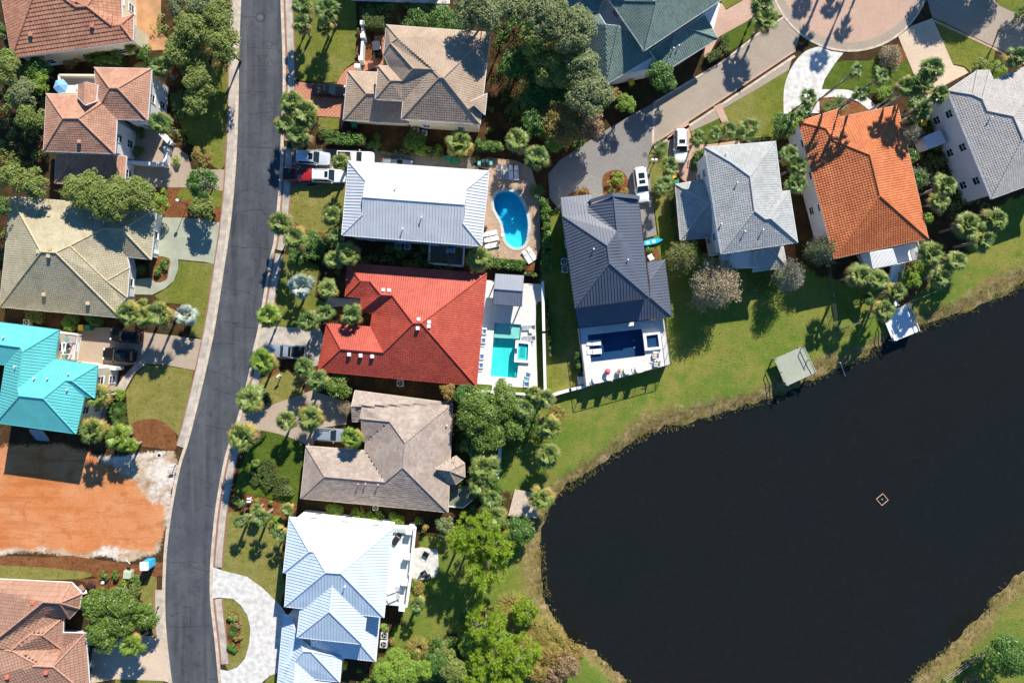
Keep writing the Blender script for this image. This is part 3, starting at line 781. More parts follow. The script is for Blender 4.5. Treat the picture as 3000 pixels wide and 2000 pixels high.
sheet('lawn', cv(t30, [(710, 1205), (960, 1090), (1010, 1290), (830, 1330), (720, 1330)]), Z2, M_LAWN_DEEP)
sheet('lawn', cv(t30, [(1000, 1005), (1600, 645), (1555, 850), (1555, 1060), (1460, 1290), (1200, 1310), (1060, 1130)]), Z2, M_LAWN)
sheet('path', cv(t30, [(910, 985), (975, 950), (1020, 1050), (1055, 1130), (1000, 1150), (950, 1060)]), Z4, M_PINK)
sheet('lawn', cv(t30, [(980, 330), (1280, 170), (1290, 330), (1050, 480), (1000, 440)]), Z2, M_LAWN_DEEP)
sheet('lawn', cv(t30, [(985, 20), (1020, 90), (1180, 0), (1180, -100), (985, -60)]), Z2, M_LAWN)
sheet('driveway', cv(t30, [(940, 60), (985, 30), (1025, 95), (1190, 0), (1500, -60), (1560, 140), (1280, 165), (960, 340), (850, 540), (820, 520), (870, 250)]), Z1, M_PINK)
sheet('driveway', smooth(cv(t30, [(1880, 430), (1760, 470), (1660, 570), (1590, 700), (1555, 850), (1555, 1050)]), 3, False) + cv(t40, [(0, 1040), (0, 890), (80, 900), (100, 870), (60, 860), (20, 830), (50, 730), (140, 590), (220, 490), (100, 470), (0, 430)]), Z3, M_WHITE_PAVE)
sheet('path', smooth(cv(t40, [(0, 830), (130, 825), (270, 830), (430, 890), (530, 1000), (470, 1020), (360, 940), (250, 905), (90, 895), (0, 900)]), 3), Z4, M_WHITE_PAVE)
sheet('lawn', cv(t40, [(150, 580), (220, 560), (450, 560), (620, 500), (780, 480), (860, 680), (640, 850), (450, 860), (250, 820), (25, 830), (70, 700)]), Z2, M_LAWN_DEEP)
sheet('garden_bed', smooth(cv(t40, [(540, 520), (650, 450), (740, 420), (800, 540), (700, 610), (590, 600)]), 3), Z4, M_MULCH)
sheet('garden_bed', smooth(cv(t40, [(5, 910), (180, 895), (330, 940), (460, 1020), (180, 1100), (5, 1030)]), 3), Z2, M_MULCH)
sheet('driveway', cv(t40, [(725, 340), (850, 240), (1040, 170), (1130, 370), (1230, 600), (1330, 625), (1370, 670), (1180, 770), (1090, 830), (990, 915), (945, 840), (1090, 740), (1060, 660), (870, 690)]), Z3, M_BEIGE_PAVE)
sheet('lawn', cv(t40, [(1050, 180), (1120, 190), (1620, 450), (1600, 560), (1390, 660), (1330, 610), (1230, 590)]), Z2, M_LAWN)
sheet('road', [(2700, -60), (2731, 52), (2923, 142), (3060, 205), (3060, 60), (2926, 16), (2880, -60)], Z1, M_TAUPE)
band('kerb', [(2735, 58), (2923, 145), (3060, 212)], 0, 6, .07, M_PINK)
sheet('lawn', cv(t40, [(1560, -60), (1650, 50), (1880, 160), (1960, 150), (1900, -60)]), Z2, M_LAWN)
for f, pts in ((R7, [(860, 800), (880, 700), (960, 640), (1060, 620), (1160, 640), (1240, 730), (1255, 830), (1240, 1000), (900, 1000), (870, 900)]), (R7, [(330, 1020), (480, 930), (590, 880), (650, 930), (640, 1040)])):
 sheet('garden_bed', smooth(cv(f, pts), 3), Z4, M_MULCH)
sheet('garden_bed', cv(t31, [(1530, 700), (1660, 680), (1670, 900), (1590, 930), (1530, 800)]), Z2, M_MULCH)
sheet('garden_bed', smooth(cv(R8, [(1300, 930), (1440, 720), (1560, 620), (1660, 660), (1500, 800), (1390, 900)]), 2), Z2, M_MULCH)
sheet('garden_bed', smooth(cv(t31, [(290, 740), (380, 700), (420, 800), (300, 850)]), 2), Z3, M_MULCH)
# ================================================================ houses
def solve(pts, faces, ze, pitch):
 """pts: name -> (px,py[,z]); returns name -> Vector"""
 eave = set()
 for f in faces:
  if f[0] == '*': continue
  eave.add(f[0]); eave.add(f[1])
 z = {}
 fixed = {}
 for n, p in pts.items():
  if len(p) > 2: fixed[n] = p[2]; z[n] = p[2]
  elif n in eave: fixed[n] = ze; z[n] = ze
  else: z[n] = ze + 1.5
 for it in range(6):
  pos = {n: P(p[0], p[1], z[n]) for n, p in pts.items()}
  cand = {}
  for f in faces:
   if f[0] == '*': continue
   a, b = pos[f[0]], pos[f[1]]
   ex, ey = b.x - a.x, b.y - a.y
   l = math.hypot(ex, ey) + 1e-9
   for n in f[2:]:
    if n in fixed: continue
    q = pos[n]
    dd = abs((q.x - a.x) * ey - (q.y - a.y) * ex) / l
    t = ((q.x - a.x) * ex + (q.y - a.y) * ey) / (l * l)
    za = a.z + (b.z - a.z) * max(0, min(1, t))
    cand.setdefault(n, []).append(za + pitch * dd)
  for n, c in cand.items(): z[n] = sum(c) / len(c)
 return {n: P(p[0], p[1], z[n]) for n, p in pts.items()}
def fplane(vs):
 A = np.array([[v.x, v.y, 1] for v in vs]); b = np.array([v.z for v in vs])
 s, *_ = np.linalg.lstsq(A, b, rcond=None)
 return s
def ftris(vs):
 pl = [Vector((v.x, v.y, 0)) for v in vs]
 return [t for t in tessellate_polygon([pl])]
def zat(vs, tris, pl, x, y):
 """height of the face at arrays x,y (piecewise linear over its triangles)"""
 z = pl[0] * x + pl[1] * y + pl[2]
 done = np.zeros(x.shape, bool)
 for t in tris:
  a, b, c = (vs[i] for i in t)
  d = (b.y - c.y) * (a.x - c.x) + (c.x - b.x) * (a.y - c.y)
  if abs(d) < 1e-9: continue
  w1 = ((b.y - c.y) * (x - c.x) + (c.x - b.x) * (y - c.y)) / d
  w2 = ((c.y - a.y) * (x - c.x) + (a.x - c.x) * (y - c.y)) / d
  w3 = 1 - w1 - w2
  m = (w1 > -.02) & (w2 > -.02) & (w3 > -.02) & ~done
  z = np.where(m, w1 * a.z + w2 * b.z + w3 * c.z, z)
  done |= m
 return z
STYLE = {  # course plan depth, lip, barrel width, barrel height, cap radius
 'tile': dict(th=.28, lip=.035, tw=.32, bar=.013, cap=.12),
 'otile': dict(th=.33, lip=.047, tw=.34, bar=.025, cap=.13),
 'big': dict(th=.50, lip=.062, tw=.40, bar=.012, cap=.15),
 'flat': dict(th=.30, lip=.028, tw=.45, bar=0.0, cap=.10),
 'mid': dict(th=.43, lip=.052, tw=.38, bar=.018, cap=.15),
}
class House:
 def __init__(s, name, label, cat, px, py, group=None):
  p = P(px, py, 0)
  s.root = thing(name, label, cat, p, 0, group)
  s.o = p
  s.faces3 = []
  s.win = None
 def loc(s, v): return (v[0] - s.o.x, v[1] - s.o.y, v[2] - s.o.z)
 def roof(s, f, pts, faces, ze, pitch=.42, style='tile', mat=None, cap=None, wall=None, wallm=None, over=.5, fascia=None, zb=0.0,
    rib=.42, lab=None, win=True, name='roof'):
  pts = {k: f(*v[:2]) + tuple(v[2:]) for k, v in pts.items()}
  pos = solve(pts, faces, ze, pitch)
  o = s.o
  rootp = s.root
  cap = cap or mat
  deckV = []; deckF = []; deckUV = []
  cells = []; cuv = []
  edges = {}
  ribmb = MB()
  for f_ in faces:
   star = f_[0] == '*'
   nm = list(f_[1:] if star else f_)
   vs = [pos[n] for n in nm]
   if area([(v.x, v.y) for v in vs]) < 0: vs = vs[::-1]; nm2 = nm[::-1]
   else: nm2 = nm
   pl = fplane(vs); tr = ftris(vs)
   s.faces3.append((vs, tr, pl))
   for i in range(len(nm2)):
    e = (nm2[i], nm2[(i + 1) % len(nm2)])
    edges.setdefault(tuple(sorted(e)), []).append((e, vs))
   if star:
    g = Vector((pl[0], pl[1])); g = g.normalized() if g.length > 1e-6 else Vector((0, 1))
    Uv = Vector((g.y, -g.x)); org = Vector((vs[0].x, vs[0].y))
   else:
    a, b = pos[f_[0]], pos[f_[1]]
    Uv = Vector((b.x - a.x, b.y - a.y)).normalized()
    g = Vector((-Uv.y, Uv.x))
    c = sum((Vector((v.x, v.y)) for v in vs), Vector((0, 0))) / len(vs)
    if (c - Vector((a.x, a.y))).dot(g) < 0: g = -g
    org = Vector((a.x, a.y))
   uvp = [((v.x - org.x) * Uv.x + (v.y - org.y) * Uv.y, (v.x - org.x) * g.x + (v.y - org.y) * g.y) for v in vs]
   drop = .10 if style != 'metal' else 0.0
   base = len(deckV)
   deckV += [(v.x - o.x, v.y - o.y, v.z - drop - o.z) for v in vs]
   for t in tr:
    i, j, k = t
    ar = (vs[j].x - vs[i].x) * (vs[k].y - vs[i].y) - (vs[j].y - vs[i].y) * (vs[k].x - vs[i].x)
    if ar < 0: i, k = k, i
    deckF.append((base + i, base + j, base + k)); deckUV += [uvp[i], uvp[j], uvp[k]]
   us = [p[0] for p in uvp]
   u0, u1 = min(us), max(us)
   def spans(u):
    xs = []
    for i in range(len(uvp)):
     (a1, b1), (a2, b2) = uvp[i], uvp[(i + 1) % len(uvp)]
     if (a1 > u) != (a2 > u): xs.append(b1 + (u - a1) * (b2 - b1) / (a2 - a1))
    xs.sort()
    return list(zip(xs[::2], xs[1::2]))
   if style == 'metal':
    n = int((u1 - u0) / rib)
    off = ((u1 - u0) - n * rib) / 2
    for i in range(n + 1):
     u = u0 + off + i * rib
     for lo, hi in spans(u):
      if hi - lo < .25: continue
      q = np.array([[org.x + Uv.x * u + g.x * v, org.y + Uv.y * u + g.y * v] for v in np.linspace(lo, hi, 4)])
      zz = zat(vs, tr, pl, q[:, 0], q[:, 1])
      for k in range(3):
       pa = Vector((q[k, 0], q[k, 1], zz[k])); pb = Vector((q[k + 1, 0], q[k + 1, 1], zz[k + 1]))
       w = Vector((Uv.x, Uv.y, 0)) * .022
       up = Vector((0, 0, .06))
       vv = [pa - w, pa + w, pa + w + up, pa - w + up, pb - w, pb + w, pb + w + up, pb - w + up]
       ribmb.add([s.loc(x) for x in vv], [(3, 2, 6, 7), (0, 3, 7, 4), (1, 5, 6, 2)] + ([(0, 1, 2, 3)] if k == 0 else []) + ([(4, 7, 6, 5)] if k == 2 else []))
   else:
    st = STYLE[style]
    nseg = 4 if st['bar'] > 0 else 1
    du = st['tw'] / nseg
    lst = []
    nU = int(math.ceil((u1 - u0) / du))
    for i in range(nU):
     ua = u0 + i * du; ub = min(ua + du, u1)
     for lo, hi in spans((ua + ub) / 2):
      j0 = int(math.floor(lo / st['th'])); j1 = int(math.floor((hi - 1e-6) / st['th']))
      for j in range(j0, j1 + 1):
       va = max(lo, j * st['th']); vb = min(hi, (j + 1) * st['th'])
       if vb - va < .01: continue
       lst.append((ua, ub, va, vb, j))
    if lst:
     A = np.array(lst)
     uu = np.stack([A[:, 0], A[:, 1], A[:, 1], A[:, 0]], 1); vv = np.stack([A[:, 2], A[:, 2], A[:, 3], A[:, 3]], 1)
     flip = (Uv.x * g.y - Uv.y * g.x) < 0
     if flip: uu = uu[:, ::-1]; vv = vv[:, ::-1]
     x = org.x + Uv.x * uu + g.x * vv; y = org.y + Uv.y * uu + g.y * vv
     z = zat(vs, tr, pl, x, y)
     frac = (vv - A[:, 4:5] * st['th']) / st['th']
     z = z + .01 + st['lip'] * (1 - np.clip(frac, 0, 1))
     if st['bar'] > 0: z = z + st['bar'] * np.cos(2 * np.pi * uu / st['tw'])
     z = z + np.random.RandomState(7).uniform(-.012, .012, (len(A), 1))
     cells.append(np.stack([x - o.x, y - o.y, z - o.z], -1))
     cuv.append(np.stack([(uu.mean(1, keepdims=True) + 0 * uu), (vv.mean(1, keepdims=True) + 0 * vv)], -1))
  if style == 'metal':
   b0 = len(deckV)
   ro = mesh_obj(name, deckV + ribmb.v, deckF + [tuple(i + b0 for i in q) for q in ribmb.f], mat, rootp)
   l = ro.data.uv_layers.new(name='UVMap')
   arr = np.zeros((len(ro.data.loops), 2), np.float32); arr[:len(deckUV)] = np.array(deckUV)
   l.data.foreach_set('uv', arr.ravel())
  else:
   ro = quads_obj(name, np.concatenate(cells), mat, rootp, UV=np.concatenate(cuv))
   dk = mesh_obj('roof_deck', deckV, deckF, MATS['dark underlay'], ro)
  if lab: ro['label'] = lab
  caps = []; fm = MB(); gm = MB()
  loopn = []
  for key, lst in edges.items():
   e, vs = lst[0]
   a, b = pos[e[0]], pos[e[1]]
   if len(lst) >= 2:
    c1 = sum(lst[0][1], Vector()) / len(lst[0][1]); c2 = sum(lst[1][1], Vector()) / len(lst[1][1])
    mid = (a + b) / 2
    p1 = fplane(lst[0][1]); p2 = fplane(lst[1][1])
    conv = (p2[0] * c1.x + p2[1] * c1.y + p2[2] - c1.z) + (p1[0] * c2.x + p1[1] * c2.y + p1[2] - c2.z)
    if conv > 0.05:
     cm = MB(); caps.append((set(e), cm))
     if style == 'metal':
      cm.tube([a + Vector((0, 0, .03)), b + Vector((0, 0, .03))], .09, 6)
     else:
      r = STYLE[style]['cap']; L = (b - a).length; n = max(1, int(L / .42))
      lo, hi = (a, b) if a.z <= b.z else (b, a)
      for k in range(n):
       q0 = lo.lerp(hi, k / n); q1 = lo.lerp(hi, (k + 1.02) / n)
       up = Vector((0, 0, .05))
       cm.tube([q0 + up, q1 + up], [r, r * .82], 6)
   else:
    dz = abs(a.z - b.z)
    d_ = Vector((b.x - a.x, b.y - a.y, 0))
    if d_.length < .05: continue
    dn = d_.normalized(); nrm = Vector((dn.y, -dn.x, 0))
    hgt = .2
    z3 = Vector((0, 0, -hgt)); t = nrm * .05; top = Vector((0, 0, .02))
    q = [a + top, b + top, b + top + t, a + top + t, a + z3, b + z3, b + z3 + t, a + z3 + t]
    fm.add([s.loc(v) for v in q], [(0, 1, 2, 3)[::-1], (3, 2, 6, 7), (4, 5, 1, 0), (7, 6, 5, 4), (0, 3, 7, 4), (1, 5, 6, 2)])
    loopn.append((e[0], e[1]))
  merged = []
  for ns, cm in caps:
   hit = [g for g in merged if g[0] & ns]
   for g in hit:
    merged.remove(g); ns = ns | g[0]; g[1].add(cm.v, cm.f); cm = g[1]
   merged.append((ns, cm))
  for ns, cm in merged:
   cm.v = [s.loc(v) for v in cm.v]
   cm.build('ridge_cap', cap, ro)
  if fm.v: fm.build('fascia', fascia or M_WHITE, ro)
  if wallm is not None:
   loops = chain(loopn)
   wm = MB()
   segs = []
   for lp in loops:
    poly = [(pos[n].x, pos[n].y) for n in lp]
    if len(poly) < 3: continue
    if area(poly) < 0: poly = poly[::-1]; lp = lp[::-1]
    ins = inset(poly, over)
    zt = min(min(pos[n].z for n in lp) + .02, ze + .02)
    k = len(ins)
    vs = [(x, y, zb) for x, y in ins] + [(x, y, zt) for x, y in ins]
    wm.add([s.loc(v) for v in vs], [(i, (i + 1) % k, k + (i + 1) % k, k + i) for i in range(k)])
    vs = [(x, y, zt - .16) for x, y in poly] + [(x, y, zt - .16) for x, y in ins]
    wm.add([s.loc(v) for v in vs], [((i + 1) % k, i, k + i, k + (i + 1) % k) for i in range(k)])
    for i in range(k):
     na, nb = lp[i], lp[(i + 1) % k]
     A, B = pos[na], pos[nb]
     if max(A.z, B.z) > zt + .35:
      n_ = Vector((B.y - A.y, A.x - B.x, 0)).normalized() * -.12
      q = [Vector((A.x, A.y, zt - .16)) + n_, Vector((B.x, B.y, zt - .16)) + n_, B + n_ + Vector((0, 0, -.12)), A + n_ + Vector((0, 0, -.12))]
      gm.add([s.loc(v) for v in q], [(0, 1, 2, 3)])
    segs += [(ins[i], ins[(i + 1) % k], zb, zt) for i in range(k)]
   if gm.v: wm.add(gm.v, gm.f)
   if wm.v: wm.build('wall', wallm, rootp)
   if win: s.windows(segs)
  s.last = pos
  s.ro = ro
  return ro
 def windows(s, segs):
  for (a, b, z0, z1) in segs:
   d_ = Vector((b[0] - a[0], b[1] - a[1], 0)); L = d_.length
   if L < 2.4: continue
   t = d_ / L; nrm = Vector((t.y, -t.x, 0))
   ang = math.atan2(t.y, t.x)
   n = max(1, int(L / 4.4))
   levels = [z0 + 1.5] if z1 - z0 < 4.6 else [z0 + 1.5, z0 + 4.4]
   for zz in levels:
    for k in range(n):
     p = Vector((a[0], a[1], 0)) + d_ * ((k + .5) / n)
     if nrm.x * -p.x + nrm.y * -p.y < 0: continue
     if math.hypot(p.x, p.y) < 14: continue
     p = p + nrm * .012; p.z = zz
     add_window(s.root, Vector(s.loc(p)), ang)
 def z_on(s, px, py):
  z = 5.0
  for it in range(5):
   w = P(px, py, z); best = None
   for vs, tr, pl in s.faces3:
    if inside([(v.x, v.y) for v in vs], np.array([w.x]), np.array([w.y]))[0]:
     zz = float(zat(vs, tr, pl, np.array([w.x]), np.array([w.y]))[0])
     best = zz if best is None else max(best, zz)
   if best is None: return None
   z = best
  return z
 def vents(s, f, pts, kind='pipe', mat=None):
  for p in pts:
   px, py = f(*p)
   z = s.z_on(px, py)
   if z is None: continue
   w = P(px, py, z)
   mb = MB()
   if kind == 'pipe':
    mb.tube([w + Vector((0, 0, -.2)), w + Vector((0, 0, .42))], .06, 8)
    mb.tube([w + Vector((0, 0, .40)), w + Vector((0, 0, .5))], [.13, .09], 8)
   else:
    mb.rbox(w + Vector((0, 0, .12)), (.5, .5, .36), .04)
   mb.v = [s.loc(v) for v in mb.v]
   mb.build('vent' if kind == 'pipe' else 'roof_vent_box', mat or M_WHITE_PL, s.ro)
 def part(s, name, mb, mat, parent=None):
  mb.v = [s.loc(v) for v in mb.v]
  return mb.build(name, mat, parent or s.root)
 def slab(s, name, px, z0, z1, mat, parent=None):
  return s.part(name, MB().prism([P(x, y, z1)[:2] for x, y in px], z0, z1), mat, parent)
def chain(ed):
 nxt = {}
 for a, b in ed: nxt.setdefault(a, []).append(b)
 loops = []
 while nxt:
  st = next(iter(nxt)); lp = [st]; cur = st
  while True:
   if cur not in nxt: break
   b = nxt[cur].pop()
   if not nxt[cur]: del nxt[cur]
   if b == st: loops.append(lp); break
   lp.append(b); cur = b
 return loops
def inset(poly, d):
 n = len(poly); out = []
 for i in range(n):
  p0, p1, p2 = Vector(poly[i - 1]), Vector(poly[i]), Vector(poly[(i + 1) % n])
  a = (p1 - p0).normalized(); b = (p2 - p1).normalized()
  n1 = Vector((-a.y, a.x)); n2 = Vector((-b.y, b.x))
  m = n1 + n2
  if m.length < .3: m = n1
  m.normalize()
  k = d / max(.35, m.dot(n1))
  out.append(tuple(p1 + m * k))
 return out
MATS['dark underlay'] = mat_plain('dark underlay', (.02, .018, .016), .95)
_win = {}
def add_window(root, p, ang):
 if 'f' not in _win:
  mb = MB()
  for x in (-.55, .55): mb.box((x, -.02, 0), (.09, .09, 1.5))
  for z in (-.7, 0, .7): mb.box((0, -.02, z), (1.01, .088 if z else .06, .09 if z else .05))
  mb.box((0, -.02, .38), (.04, .06, .55)); mb.box((0, -.05, -.78), (1.3, .16, .07))
  f = mb.build('window', M_WHITE, root)
  g = MB().box((0, .0, 0), (1.02, .02, 1.4)).build('pane', M_GLASS, f)
  _win['f'] = f; _win['g'] = g
  f.location = p; f.rotation_euler = (0, 0, ang)
  return
 f = _win['f'].copy(); COL.objects.link(f); f.parent = root; f.location = p; f.rotation_euler = (0, 0, ang)
 g = _win['g'].copy(); COL.objects.link(g); g.parent = f
R_SALMON = mat_tile('salmon roof tile', (.42, .19, .115), (.52, .26, .165), (.36, .16, .10), .30)
R_PEACH = mat_tile('peach roof tile', (.45, .235, .15), (.54, .30, .20), (.34, .18, .125), .30)
R_TANB = mat_tile('sandy roof tile', (.40, .36, .235), (.46, .41, .28), (.33, .28, .18), .22)
R_SANDCAP = mat_plain('cream ridge tile', (.50, .41, .25), .75, .2, 3)
R_TAUPE = mat_tile('taupe roof tile', (.38, .285, .205), (.45, .34, .25), (.32, .235, .175), .22)
R_RED = mat_tile('bright red roof tile', (.41, .062, .034), (.50, .09, .05), (.35, .05, .03), .18, rough=.55, spec=.4)
R_SHINGLE = mat_tile('tan slate shingle', (.33, .265, .22), (.45, .37, .31), (.28, .22, .19), .25, tw=.45, th=.26)
R_BROWN = mat_tile('brown pink roof tile', (.30, .165, .115), (.38, .22, .155), (.33, .2, .14), .25, tw=.36, th=.4)
R_BROWNCAP = mat_plain('pink ridge tile', (.42, .23, .165), .75, .2, 3)
R_GREYT = mat_tile('pale grey roof tile', (.36, .37, .36), (.46, .465, .45), (.33, .34, .33), .25, th=.34)
R_ORANGE = mat_tile('orange roof tile', (.50, .145, .05), (.61, .20, .075), (.44, .12, .042), .22, rough=.6, th=.32)
R_GREIGE = mat_tile('greige roof tile', (.43, .405, .375), (.5, .47, .435), (.39, .365, .34), .22, th=.34)
R_GREEN = mat_tile('grey green roof tile', (.165, .235, .20), (.225, .30, .255), (.14, .20, .172), .22, th=.34)
R_TURQ = mat_metal_roof('turquoise metal roof', (.12, .50, .49), .45)
R_SILVER = mat_metal_roof('silver metal roof', (.56, .58, .61), .4)
R_NAVY = mat_metal_roof('navy metal roof', (.10, .115, .15), .42)
R_WHITEM = mat_metal_roof('white metal roof', (.57, .67, .76), .42)
# ---- 1 salmon house in the top left corner
h = House('house', 'house with a big salmon tiled hip roof in the top left corner of the photo', 'house', 190, 20)
h.roof(t00, dict(w=(-40, -330), a=(108, 538), b=(1222, 378), e2=(1228, 135, 5.2), e3=(1120, 165, 5.2), e4=(1110, -330, 5.2), r1=(318, -60), r2=(575, -25), h4=(700, 68), h3=(800, 60), h2=(1025, 236), h1=(1110, 230)),
  [['a', 'b', 'h1', 'h2', 'h3', 'h4', 'r2', 'r1'], ['w', 'a', 'r1'], ['*', 'b', 'e2', 'h1'], ['*', 'e2', 'e3', 'h2', 'h1'], ['*', 'e3', 'e4', 'h3', 'h2'], ['*', 'e4', 'w', 'r1', 'r2', 'h4', 'h3']],
  5.2, .36, 'big', R_SALMON, wallm=M_CREAM, over=.6)
h.vents(t00, [(285, 325), (850, 245)], 'box', R_SALMON)
# ---- 2 peach house with a terrace
h = House('house', 'three part peach tiled house with a walled roof terrace under the blue parasol', 'house', 240, 330)
h.roof(t00, dict(a1=(870, 622), a2=(1393, 633), a3=(1358, 1108), s0=(1072, 1097), w0=(885, 930), A=(1010, 812), B=(1085, 814), v=(937, 950)),
  [['a1', 'a2', 'B', 'A'], ['a2', 'a3', 'B'], ['s0', 'a3', 'B', 'A', 'v'], ['a1', 'w0', 'v', 'A']], 6.0, .45, 'tile', R_PEACH, wallm=M_STUCCO_W)
h.roof(t00, dict(b1=(427, 862), b2=(400, 1390), b3=(1056, 1414), b4=(1074, 1092), n1=(900, 880), C=(580, 1090), D=(722, 1090), v=(937, 950)),
  [['b1', 'n1', 'v', 'D', 'C'], ['b4', 'b3', 'D', 'v'], ['b2', 'b3', 'D', 'C'], ['b1', 'b2', 'C']], 6.0, .45, 'tile', R_PEACH, wallm=M_STUCCO_W)
h.vents(t00, [(732, 1305)], 'box', R_PEACH)
h.roof(t00, dict(a=(718, 782, 6.6), b=(897, 782, 6.6), c=(885, 930, 6.9), d=(712, 892, 6.9), t=(787, 756, 7.6), u=(780, 968, 7.9)),
  [['a', 'd', 'u', 't'], ['b', 'c', 'u', 't']], 6.6, .5, 'tile', R_PEACH, wallm=M_STUCCO_W, over=.1, win=False)
h.roof(t00, dict(d1=(515, 1412), d2=(1162, 1436), d3=(1143, 1700), d4=(503, 1683), p1=(690, 1420, 4.6), p2=(1040, 1430, 4.6)),
  [['d4', 'd3', 'p2', 'p1'], ['d1', 'd4', 'p1'], ['d3', 'd2', 'p2']], 3.2, .46, 'tile', R_PEACH, wallm=M_STUCCO_W)
h.slab('terrace_floor', cv(t00, [(545, 700), (868, 705), (868, 860), (545, 860)]), 2.7, 3.3, M_BEIGE_PAVE)
wm = MB()
for a, b in (((543, 690), (868, 693)), ((543, 690), (545, 862)), ((560, 850), (712, 850))):
 p, q = P(*t00(*a), 4.2), P(*t00(*b), 4.2)
 c = (p + q) / 2; wm.rbox((c.x, c.y, 3.7), ((q - p).length, .28, 1.1), .03, math.atan2(q.y - p.y, q.x - p.x))
h.part('parapet', wm, M_CREAM)
h.slab('wall', cv(t00, [(543, 695), (868, 700), (868, 860), (543, 860)]), 0, 2.7, M_STUCCO_W)
# ---- 3 sandy house
h = House('house', 'house with a sandy grey tiled hip roof and cream ridges under overhanging trees', 'house', 220, 750)
h.roof(t01, dict(A=(100, 238), B=(-6, 1252), C=(1112, 1352), e1=(1128, 1198), f1=(1168, 1162), f0=(1190, 893), g2=(1168, 792), h=(1388, 817), D=(1438, 345), p1=(380, 745), p2=(515, 752), q1=(645, 692), q3=(955, 530), q4=(1125, 540), k=(980, 1012)),
  [['A', 'B', 'p1'], ['B', 'C', 'p2', 'p1'], ['A', 'D', 'q4', 'q3', 'q1', 'p2', 'p1'], ['C', 'e1', 'k', 'q1', 'p2'], ['e1', 'f1', 'k'], ['f1', 'f0', 'k'], ['f0', 'g2', 'q3', 'q1', 'k'], ['g2', 'h', 'q4', 'q3'], ['h', 'D', 'q4']],
  2.9, .46, 'tile', R_TANB, cap=R_SANDCAP, wallm=M_STUCCO_W)
h.vents(t01, [(450, 410), (465, 722), (355, 748), (408, 1140), (812, 1220), (450, 785)], 'box', R_SANDCAP)
gm_ = MB()
for y in (520, 690):
 p = P(*t01(1425, y), 1.2); gm_.rbox((p.x - .15, p.y, 1.15), (.12, 2.3, 2.2), .02, .07)
h.part('garage_door', gm_, M_WHITE)
# ---- 4 turquoise house
h = House('house', 'house with a turquoise standing seam metal roof beside the orange building lot', 'house', 100, 1080)
h.roof(R4, dict(n0=(-500, 30), n1=(678, 181), n2=(630, 512), n3=(1120, 590), e2=(1085, 962), E1=(968, 950), E0=(872, 1372), w1=(-45, 1245), s0=(60, 583), s1=(-500, 520), k1=(265, 430), k0=(238, 380), k00=(-500, 285), k3=(205, 850), k4=(225, 937), k5=(500, 967), k6=(830, 765), k7=(755, 760)),
  [['n0', 'n1', 'k1', 'k0', 'k00'], ['n1', 'n2', 'k3', 'k1'], ['s1', 's0', 'k0', 'k00'], ['s0', 'w1', 'k4', 'k3', 'k1', 'k0'], ['n2', 'n3', 'k6', 'k7', 'k5', 'k4', 'k3'], ['E1', 'E0', 'k5', 'k7'], ['E1', 'e2', 'k6', 'k7'], ['n3', 'e2', 'k6'], ['w1', 'E0', 'k5', 'k4']],
  6.3, .40, 'metal', R_TURQ, wallm=M_CREAM, fascia=R_TURQ)
h.vents(R4, [(55, 265), (185, 600), (45, 872), (408, 735), (560, 737), (800, 682), (785, 866)], 'pipe')
h.slab('balcony_floor', cv(R4, [(655, 205), (870, 235), (850, 525), (630, 510)]), 2.8, 3.0, mat_plain('pink grey decking', (.5, .42, .42), .8))
rm = MB()
for a, b in (((678, 212), (900, 240)), ((895, 265), (850, 525))):
 p, q = P(*R4(*a), 3.9), P(*R4(*b), 3.9)
 for zz in (3.15, 4.0): rm.box(((p.x + q.x) / 2, (p.y + q.y) / 2, zz), ((q - p).length, .08, .08), math.atan2(q.y - p.y, q.x - p.x))
 n = int((q - p).length / .14)
 for i in range(n + 1):
  w = p.lerp(q, i / n); rm.box((w.x, w.y, 3.57), (.035, .035, .8))
h.part('balcony_rail', rm, M_WHITE)
pm = MB()
for y in (320, 385, 455):
 p, q = P(*R4(640, y), 3.6), P(*R4(735, y + 6), 3.6); pm.box(((p.x + q.x) / 2, (p.y + q.y) / 2, 5.3), ((q - p).length, .14, .2), math.atan2(q.y - p.y, q.x - p.x))
p, q = P(*R4(732, 325), 5.2), P(*R4(715, 462), 5.2); pm.box(((p.x + q.x) / 2, (p.y + q.y) / 2, 5.3), (.12, (q - p).length, .197), .1)
for w in (p, q): pm.box((w.x, w.y, 4.1), (.12, .12, 2.2))
h.part('pergola', pm, M_WHITE)
wm = MB()
for a, b in (((1120, 605), (1330, 625)), ((1210, 610), (1180, 820))):
 p, q = P(*R4(*a), 2.2), P(*R4(*b), 2.2)
 wm.rbox(((p.x + q.x) / 2, (p.y + q.y) / 2, 1.1), ((q - p).length, .5, 2.2), .03, math.atan2(q.y - p.y, q.x - p.x))
h.part('porch_wall', wm, M_STUCCO_W)
sm_ = MB()
p, q = P(*R4(478, 1330), .8), P(*R4(462, 1440), .8)
for i in range(9):
 w = p.lerp(q, i / 8); sm_.box((w.x, w.y, 2.0 - i * .22), (1.9, .42, .06), -.1)
h.part('stairs', sm_, M_GREYWALL)
